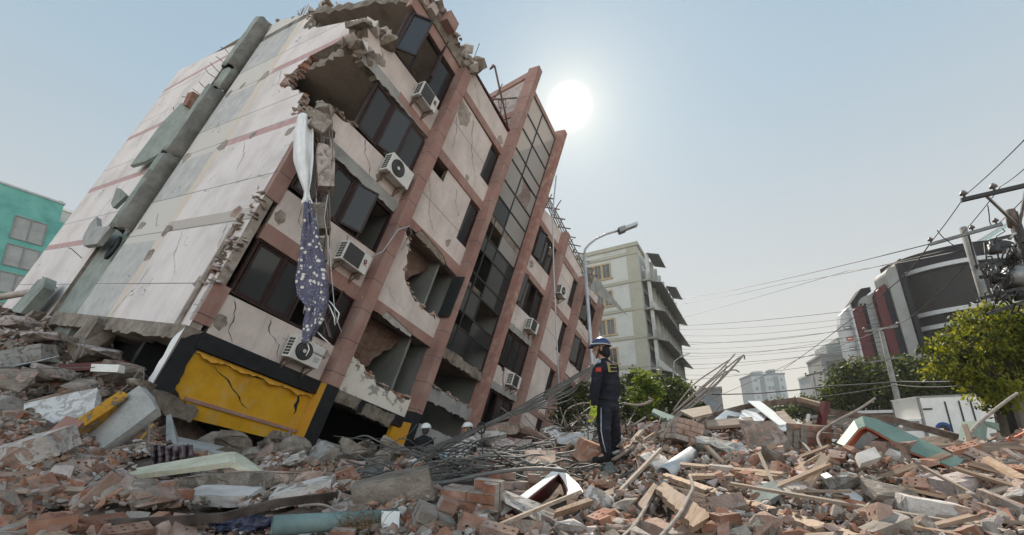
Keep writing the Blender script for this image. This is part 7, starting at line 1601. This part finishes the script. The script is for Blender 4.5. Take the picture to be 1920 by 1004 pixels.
def crumple(name, label, cat, px, py, Y, s, mat, seed, sub=4, amp=.5):
    bm = bmesh.new(); bmesh.ops.create_icosphere(bm, subdivisions=sub, radius=1); off = Vector((seed * 7.1, seed * 3.3, 0))
    for v in bm.verts: d = 1 + amp * noise.fractal(v.co * 1.8 + off, .9, 2.0, 4); v.co = Vector((v.co.x * s[0] * d, v.co.y * s[1] * d, v.co.z * s[2] * d))
    me = bpy.data.meshes.new(name); bm.to_mesh(me); bm.free(); me.materials.append(MT[mat])
    for p in me.polygons: p.use_smooth = True
    o = bpy.data.objects.new(name, me); COL.objects.link(o); o.location = at(px, py, Y); return tag(o, label, cat)
crumple('patterned_cloth', 'crumpled dark blue patterned cloth left of the teal pipe end', 'cloth', 452, 985, 2.75, (.17, .1, .055), 'plaid', 2); BOXES.append((400, 968, 500, 1004))
crumple('plastic_bag', 'small teal plastic bag stuffed in the end of the pale grey pipe', 'bag', 1303, 858, 5.5, (.07, .06, .07), 'teal', 4)
gl = glass_mat('cloudy_plastic', (.75, .80, .78), .55, .12); MT['cloudy'] = gl
b = MB(); b.tube([at(1146, 897, 4.6), at(1143, 886, 4.6), at(1141, 876, 4.6), at(1141, 873, 4.6), at(1141, 867, 4.6)], [.075, .08, .075, .04, .035], MT['cloudy'], 16); own(b.build('plastic_container'), 'crushed clear plastic container just below the boots of the uniformed person', 'container', (1122, 856, 1165, 898))
b = MB()                                        # coconut fibre
for k in range(420):
    c = at(R.gauss(668, 22), R.gauss(992, 12), R.uniform(2.4, 2.65)); d = Vector((R.uniform(-1, 1), R.uniform(-1, 1), R.uniform(-.2, 1))).normalized() * R.uniform(.03, .09); m = c + d * .5 + Vector((0, 0, .01)); b.tube([c, m, c + d], .0016, MT['fibre'] if 'fibre' in MT else MT.setdefault('fibre', nmat('coir_fibre', [(.14, .08, .04), (.32, .21, .12)], 30, .9)), 3, cap=False)
tag(b.build('fibre_clump'), 'clump of brown coir fibre sticking up right of the teal pipe', 'fibre', kind='stuff'); BOXES.append((630, 970, 710, 1004))
# white gutter, maroon inside, folded over the masonry
def strip3(name, label, A, B_, C_, mats, cat='gutter', box=None):
    f = fit(B_); A, B_, C_ = [[(x, y, Y * f) for x, y, Y in q] for q in (A, B_, C_)]
    b = MB(); n = len(A); vs = [at(*p) for p in A] + [at(*p) for p in B_] + [at(*p) for p in C_]
    b.add(vs, [(i, i + 1, n + i + 1, n + i) for i in range(n - 1)], MT[mats[0]]); b.add(vs, [(n + i, n + i + 1, 2 * n + i + 1, 2 * n + i) for i in range(n - 1)], MT[mats[1]]); o = b.build(name, recalc=False); s = o.modifiers.new('s', 'SOLIDIFY'); s.thickness = .012; return own(o, label, cat, box)
strip3('metal_gutter', 'folded white metal gutter with a maroon inside, peaked in the middle of the foreground', [(936, 962, 3.2), (985, 925, 3.4), (1015, 903, 3.6), (1046, 876, 3.8), (1062, 888, 3.7), (1085, 910, 3.5), (1094, 925, 3.4)], [(940, 969, 3.15), (990, 936, 3.35), (1020, 912, 3.55), (1048, 890, 3.75), (1058, 904, 3.65), (1066, 922, 3.45), (1062, 935, 3.35)], [(945, 974, 3.5), (1000, 952, 3.7), (1028, 932, 3.8), (1050, 905, 4.0), (1056, 912, 3.9), (1060, 926, 3.8), (1056, 938, 3.6)], ['white', 'maroon'], box=(936, 875, 1096, 972))
strip3('steel_beam', 'bent green-painted steel beam with red underside, raised above the right rubble', [(1570, 832, 6.5), (1602, 790, 6.5), (1616, 782, 6.5), (1640, 786, 6.5), (1720, 822, 6.2), (1806, 864, 5.9)], [(1584, 838, 6.3), (1610, 806, 6.3), (1622, 801, 6.3), (1638, 808, 6.3), (1712, 850, 6.0), (1790, 880, 5.7)], [(1592, 842, 6.6), (1618, 812, 6.6), (1628, 808, 6.6), (1640, 814, 6.6), (1708, 856, 6.3), (1780, 884, 6.0)], ['greenpaint', 'redpaint'], 'steel beam', (1575, 790, 1790, 850))
board('gutter_strip', 'long dusty metal-edged strip lying below the white gutter', [(905, 996, 2.65), (940, 978, 2.9), (1088, 918, 3.5), (1092, 924, 3.4)], 'greyWood', .02, (940, 925, 1085, 990), 'strip')
board('long_timber', 'grey timber rail running from the boots of the person to the gutter', [(1040, 962, 3.0), (1042, 955, 3.05), (1150, 915, 3.6), (1152, 922, 3.5)], 'wood', .04)
for i, (a, b_, w, m) in enumerate(((( 1600, 852, 5.4), (1920, 846, 5.2), .09, 'wood'), ((1640, 862, 5.2), (1930, 858, 5.0), .10, 'paleWood'), ((1655, 870, 5.0), (1880, 880, 4.8), .10, 'greyWood'), ((1700, 876, 4.9), (1925, 870, 4.7), .08, 'wood'), ((1690, 882, 4.7), (1860, 888, 4.5), .07, 'greyWood'), ((1560, 846, 5.6), (1700, 868, 5.2), .08, 'paleWood'), ((1740, 888, 4.6), (1930, 892, 4.4), .09, 'wood'), ((1630, 840, 5.2), (1690, 895, 4.5), .09, 'greyWood'))):
    bar('stacked_plank', ('topmost long brown plank of the plank heap at right', 'pale plank under the topmost one in the plank heap', 'grey plank low in the plank heap', 'brown plank running to the right edge in the plank heap', 'lowest grey plank of the plank heap', 'pale plank slanting into the left of the plank heap', 'brown plank lowest at the right edge', 'grey plank leaning across the concrete block')[i], 'plank', [a, b_], w, .03, m)
# ------------------------------------------------------------------ loose bricks, lumps, plaster and splinters
def holed_brick(seed, broken, mats, n=(2, 4)):
    Rr = random.Random(seed); L = .22 if not broken else Rr.uniform(.11, .17); D, H = .105, .07
    o = [(-L / 2, -D / 2), (L / 2, -D / 2, broken), (L / 2 - (0 if not broken else .02), D / 2), (-L / 2, D / 2)]; holes = []
    nx = max(1, int(n[1] * L / .22 - .3)) if broken else n[1]
    for i in range(nx):
        for j in range(n[0]):
            cx = -L / 2 + .22 / n[1] * (i + .5); cy = (j - (n[0] - 1) / 2) * .042; holes.append([(cx + .011 * math.cos(a), cy + .011 * math.sin(a)) for a in [k * PI / 4 for k in range(8)]])
    b = MB(); b.prism(outline(o, Rr, .014, .025), holes, lambda a, c, t: (a, c, t), -H / 2, H / 2, MT[mats[0]], MT[mats[-1]]); ob = b.build('brick'); me = ob.data; bpy.data.objects.remove(ob); return me
PROTO = {}
PROTO['brick'] = [('whole red brick with many holes', holed_brick(1, False, ['brick', 'brick'])), ('broken red brick with small holes', holed_brick(2, True, ['brick', 'orangebrick'])), ('dusty broken brick with holes', holed_brick(3, True, ['brickdust', 'brick'])), ('bright orange-red half brick', chunk_mesh('brick', random.Random(4), .13, .105, .075, [MT['orangebrick']], 14, 1, .03)),
    ('solid chipped dusty brick', chunk_mesh('brick', random.Random(5), .22, .105, .07, [MT['brickdust'], MT['mortar']], 12, 1, .02, shape=BOXSH(40))), ('mortar-coated brick', chunk_mesh('brick', random.Random(6), .20, .11, .08, [MT['mortar'], MT['brick']], 12, 1, .03, shape=BOXSH(41))), ('rough red brick lump', chunk_mesh('brick', random.Random(7), .16, .12, .10, [MT['brick'], MT['brickdust']], 14, 1, .04)), ('whole dusty brick with four holes', holed_brick(8, False, ['brickdust', 'brickdust'], (1, 4)))]
PROTO['lump'] = [('angular grey concrete lump', chunk_mesh('concrete_lump', random.Random(11), .22, .17, .13, [MT['concrete'], MT['mortar']], 14, 2, .04)), ('flat grey concrete flake', chunk_mesh('concrete_lump', random.Random(12), .26, .18, .06, [MT['concrete']], 14, 1, .03)), ('rounded mortar lump', chunk_mesh('concrete_lump', random.Random(13), .13, .12, .10, [MT['mortar']], 18, 2, .05)), ('small grey stone', chunk_mesh('concrete_lump', random.Random(14), .10, .09, .07, [MT['concrete']], 14, 1, .04)), ('mortar block with brick face', chunk_mesh('concrete_lump', random.Random(15), .2, .16, .12, [MT['mortar'], MT['brick']], 14, 1, .03)), ('crumbly grey-brown lump', chunk_mesh('concrete_lump', random.Random(16), .19, .15, .12, [MT['concrete'], MT['brickdust']], 16, 2, .06))]
PROTO['shard'] = [('white plaster shard', chunk_mesh('plaster_shard', random.Random(21), .2, .15, .03, [MT['plaster']], 12, 1, .015)), ('pink plaster shard', chunk_mesh('plaster_shard', random.Random(22), .22, .14, .03, [MT['pinkplaster']], 12, 1, .015)), ('pointed white plaster shard', chunk_mesh('plaster_shard', random.Random(23), .18, .09, .035, [MT['plaster'], MT['mortar']], 10, 1, .015)), ('thick pale render flake', chunk_mesh('plaster_shard', random.Random(24), .24, .17, .05, [MT['pinkplaster'], MT['plaster']], 12, 1, .015))]
def splinter(seed, L, w, t, mat):
    Rr = random.Random(seed); b = MB(); b.prism(outline([(-L / 2, -w / 2), (L / 2, -w / 2, 1), (L / 2, w / 2), (-L / 2, w / 2, 1)], Rr, .03, .02), [], lambda a, c, k: (a, c, k), -t / 2, t / 2, MT[mat]); o = b.build('wood_splinter'); me = o.data; bpy.data.objects.remove(o); return me
PROTO['wood'] = [('pale wood splinter', splinter(1, .45, .032, .018, 'paleWood')), ('brown wood splinter', splinter(2, .6, .04, .02, 'wood')), ('grey plank end', splinter(3, .45, .07, .025, 'greyWood')), ('short pale batten', splinter(4, .32, .035, .03, 'paleWood')), ('long brown batten', splinter(5, .85, .045, .025, 'wood')), ('long pale sawn board', splinter(6, 1.0, .06, .02, 'paleWood')), ('long grey-brown lath', splinter(7, 1.2, .03, .02, 'greyWood')), ('orange-brown plank', splinter(8, .7, .055, .025, 'wood'))]
LM = [(40, 880, 'below the white-plastered wall piece'), (60, 965, 'in the bottom left corner'), (150, 940, 'above the left angle end'), (200, 990, 'under the left angle end'), (280, 915, 'left of the flat plaster slab'), (330, 950, 'just above the steel angle'), (400, 960, 'below the flat plaster slab'), (360, 990, 'left of the patterned cloth'), (560, 955, 'between steel angle and teal pipe'), (600, 1000, 'under the teal pipe'), (650, 940, 'behind the teal pipe'), (760, 955, 'below the large concrete slab'), (780, 1000, 'right of the plaster lump'), (900, 985, 'below the masonry lump'), (1000, 985, 'below the dusty gutter strip'), (1000, 905, 'behind the white gutter'), (1110, 895, 'below the navy boots'), (1120, 985, 'below the crumbly lump'), (1190, 900, 'left of the pale grey pipe'), (1180, 860, 'right of the navy boots'), (1210, 985, 'between the two hooked bars'), (1260, 850, 'below the brick-ended block'), (1330, 1000, 'below the wide pale board'), (1360, 940, 'under the long diagonal timber'), (1350, 870, 'above the level thin timber'), (1420, 850, 'below the sheet heap'), (1440, 900, 'right of the thin timber'), (1480, 960, 'by the reddish lump'), (1520, 880, 'below the neat brick lump'), (1560, 985, 'at the diagonal timber end'), (1580, 950, 'under the white metal strip'), (1650, 890, 'below the square tile'), (1660, 985, 'at the S-shaped bar foot'), (1740, 900, 'below the plank heap'), (1740, 990, 'below the long plastered block'), (1820, 960, 'right of the plastered block'), (1860, 915, 'below the orange-brown plank'), (1880, 990, 'in the bottom right corner'), (20, 800, 'on the left edge of the mound'), (60, 640, 'high on the left mound'), (180, 710, 'below the dark red beam'), (60, 730, 'by the brown mound slab'), (280, 860, 'beside the yellow rod'), (470, 875, 'beside the cream louvred panel'), (560, 860, 'under the yellow wall'), (740, 850, 'at the second pilaster foot'), (1000, 800, 'by the far pilasters'), (1000, 870, 'among the heaped cables')]
ORD = ['leftmost', 'second from left', 'third from left', 'fourth from left', 'fifth from left', 'sixth from left', 'seventh from left', 'eighth from left', 'ninth from left', 'tenth from left', 'eleventh from left', 'twelfth from left', 'thirteenth from left', 'fourteenth from left', 'fifteenth from left', 'sixteenth from left', 'seventeenth from left', 'eighteenth from left', 'nineteenth from left', 'twentieth from left', '21st from left', '22nd from left', '23rd from left', '24th from left']
CATS = {'brick': ('brick', 'loose bricks in the rubble'), 'lump': ('concrete lump', 'loose concrete lumps in the rubble'), 'shard': ('plaster shard', 'plaster shards in the rubble'), 'wood': ('wood splinter', 'wood splinters in the rubble')}
NAMES = {'brick': 'loose_brick', 'lump': 'concrete_lump', 'shard': 'plaster_shard', 'wood': 'wood_splinter'}
def pick(kind):
    """a pixel of the rubble field and where its sight line meets the ground"""
    while True:
        u = R.random()
        if u < .80: x = R.uniform(-25, 1945); y = 1004 + 20 - (R.random() ** .8) * (185 if x > 1050 else (140 if x < 480 else 120))
        elif u < .93: x = R.uniform(-10, 270); y = R.uniform(585, 890)
        else: x = R.uniform(430, 1250); y = R.uniform(800, 890)
        p = on_ground(x, y, 20)
        if p is None or p.y > 17: continue
        r = {'brick': .09, 'lump': .085, 'shard': .07, 'wood': .1}[kind] * FPX / p.y
        if kind == 'wood' and (x < 1000 or y > 975) and R.random() < (.88 if x < 700 else .5): continue
        if any(a - r * .8 < x < c + r * .8 and b_ - r * .3 < y < d + r * .55 for a, b_, c, d in BOXES): continue
        return p
PLACED = []
def scatter(kind, n):
    for i in range(n):
        p = pick(kind); k = R.randrange(len(PROTO[kind])); d = p.y; far = max(1.0, d / 5.5); nm_, me = PROTO[kind][k]
        o = bpy.data.objects.new(NAMES[kind], me); COL.objects.link(o); nrm = gn(p.x, p.y); q = Vector((0, 0, 1)).rotation_difference(nrm)
        sc = R.uniform(.8, 1.15) * (1 if kind in ('brick', 'wood') else R.uniform(.45, .95)) * (far ** .55 if kind != 'brick' else 1)
        if kind == 'brick': t = Euler((R.choice((0, 0, PI / 2, PI)) + R.gauss(0, .28), R.gauss(0, .30), R.uniform(0, 6.28)))
        elif kind == 'wood': t = Euler((R.gauss(0, .4), R.gauss(0, .16), R.gauss(0, .7) + R.choice((0, 0, 1.2))))
        else: t = Euler((R.gauss(0, .35), R.gauss(0, .35), R.uniform(0, 6.28)))
        M = q.to_matrix() @ t.to_matrix(); o.matrix_world = Matrix.Translation(p + nrm * R.uniform(.0, .055) * sc) @ M.to_4x4() @ Matrix.Diagonal((sc * R.uniform(.85, 1.15), sc * R.uniform(.85, 1.15), sc * R.uniform(.85, 1.15), 1))
        s = proj(o.location); j = min(range(len(LM)), key=lambda a: (LM[a][0] - s[0]) ** 2 + 2.2 * (LM[a][1] - s[1]) ** 2); PLACED.append((kind, k, j, s[0], o))
scatter('brick', 299); scatter('lump', 250); scatter('shard', 150); scatter('wood', 95)
gp = {}
for kind, k, j, x, o in PLACED: gp.setdefault((kind, k, j), []).append((x, o))
for (kind, k, j), L in gp.items():
    L.sort(key=lambda a: a[0])
    for i, (x, o) in enumerate(L):
        nm_ = PROTO[kind][k][0]; pre = '' if len(L) == 1 else ((ORD[i] if i < len(L) - 1 or len(L) == 1 else 'rightmost') + ' ')
        tag(o, pre + nm_ + ' ' + LM[j][2], CATS[kind][0], CATS[kind][1])
# crumbs between them: one object nobody could count
def crumbs(n, name, label):
    hulls = []
    for i in range(24):
        me = chunk_mesh('h', random.Random(100 + i), 1, R.uniform(.6, .9), R.uniform(.3, .7), [MT['concrete']], 9, 0); hulls.append(([v.co.copy() for v in me.vertices], [tuple(p.vertices) for p in me.polygons]))
    b = MB(); ms = [MT[m] for m in ('concrete', 'brick', 'mortar', 'brickdust', 'plaster', 'brickdust', 'concrete', 'pinkplaster', 'orangebrick', 'wood')]
    for i in range(n):
        u = R.random()
        if u < .70: x = R.uniform(-160, 2120); y = 1004 + 25 - (R.random() ** .75) * 230
        elif u < .9: x = R.uniform(-15, 300); y = R.uniform(570, 900)
        else: x = R.uniform(280, 1250); y = R.uniform(790, 900)
        p = on_ground(x, y, 26)
        if p is None or any(a + 8 < x < c - 8 and b_ + 8 < y < d - 8 for a, b_, c, d in BOXES): continue
        vs, fs = R.choice(hulls); s = R.choice((.015, .02, .03, .04, .055, .075, .11)) * max(.8, p.y / 4.2) ** .75 * R.uniform(.8, 1.3); q = Euler((R.gauss(0, .5), R.gauss(0, .5), R.uniform(0, 6.28))).to_matrix()
        e = p + Vector((R.uniform(-.04, .04), R.uniform(-.04, .04), R.uniform(.0, .03) + s * .1)); b.add([q @ (v * s) + e for v in vs], fs, R.choice(ms if not (x < 320 and y < 800) else ms[:1] * 3 + ms[2:3] * 2 + ms[3:7]))  # greyer crumb mix on the left mound puts its shadow into the colour
    tag(b.build(name, recalc=False), label, 'rubble', kind='stuff')
crumbs(27000, 'small_rubble', 'crumbs of brick, mortar and plaster filling the gaps of the rubble')
# bigger broken slabs on the mound and under the raised storeys
SL = [(300, 935, 3.3), (660, 948, 3.2), (990, 955, 3.2), (1590, 905, 4.0), (1720, 905, 3.9), (1900, 935, 3.3), (1230, 868, 5.0), (1010, 870, 5.2), (240, 905, 4.0), (1450, 868, 5.0), (1350, 838, 6.2), (1440, 838, 6.4), (30, 610, 13), (75, 632, 12), (140, 640, 11.5), (95, 660, 10.5), (55, 600, 14), (190, 660, 10.8), (230, 700, 9.6), (150, 725, 8.4), (60, 705, 8.6), (20, 770, 6.6), (250, 770, 8.2), (275, 730, 8.8), (110, 700, 9), (600, 850, 9.5), (660, 868, 9.2), (540, 870, 8.4), (500, 850, 9.0), (940, 810, 13.5), (915, 825, 12.6), (985, 815, 14), (1040, 815, 14), (760, 850, 11.5), (860, 845, 11.8), (940, 835, 12.0), (995, 838, 12.4)]
for i, (x, y, Y) in enumerate(SL):
    Rr = random.Random(300 + i); s = Rr.uniform(.5, 1.0) * Y / 10 if Y > 6.9 else Rr.uniform(.28, .5) * Y / 4; m = Rr.choice((['concrete'], ['greycon', 'concrete'], ['brickdust', 'concrete'], ['pinkplaster', 'concrete'], ['plaster', 'concrete']))
    j = min(range(len(LM)), key=lambda a: (LM[a][0] - x) ** 2 + 2.2 * (LM[a][1] - y) ** 2)
    o = chunk('broken_concrete', '', 'concrete slab', x, y, Y, (s * 1.2, s * .8, s * .35), (Rr.gauss(0, 20), Rr.gauss(0, 25), Rr.uniform(0, 180)), m, 300 + i, None, 2, .04); gp.setdefault(('slab', m[0], j), []).append((x, o))
for i in range(22):                             # broken pieces lying in the dark gap under the first two bays
    Rr = random.Random(700 + i); x = 400 + i * 15.5; y = 830 + Rr.uniform(-4, 28) + (12 if x > 560 else 0); Y = 9.0 + Rr.uniform(0, 1.4) + max(0, (x - 540) / 130); s_ = Rr.uniform(.35, .75)
    j = min(range(len(LM)), key=lambda a: (LM[a][0] - x) ** 2 + 2.2 * (LM[a][1] - y) ** 2); m = ['concrete']
    o = chunk('broken_concrete', '', 'concrete slab', x, y, Y, (s_ * 1.2, s_ * .8, s_ * .6), (Rr.gauss(0, 25), Rr.gauss(0, 25), Rr.uniform(0, 180)), m, 700 + i, None, 2, .05); gp.setdefault(('slab', 'concrete', j), []).append((x, o))
words_ = {'concrete': 'grey broken concrete slab', 'greycon': 'smooth-faced broken concrete slab', 'brickdust': 'brownish broken slab', 'pinkplaster': 'pink-plastered broken slab', 'plaster': 'white-plastered broken slab'}
for (kind, k, j), L in gp.items():
    if kind != 'slab': continue
    L.sort(key=lambda a: a[0])
    for i, (x, o) in enumerate(L): tag(o, ('' if len(L) == 1 else ORD[i] + ' ') + words_[k] + ' ' + LM[j][2], 'concrete slab', 'broken slabs on the rubble')

# ------------------------------------------------------------------ dusty air
hm = bpy.data.materials.new('haze'); hm.use_nodes = True; ht = hm.node_tree; ht.nodes.remove(ht.nodes['Principled BSDF'])
pv = ht.nodes.new('ShaderNodeVolumePrincipled'); pv.inputs['Color'].default_value = (.93, .92, .89, 1); pv.inputs['Density'].default_value = .0003; pv.inputs['Anisotropy'].default_value = .3
ht.links.new(pv.outputs[0], ht.nodes['Material Output'].inputs['Volume'])
b = MB(); b.box(-160, 220, -30, 260, -1.3, 45, hm); tag(b.build('haze'), kind='stuff')
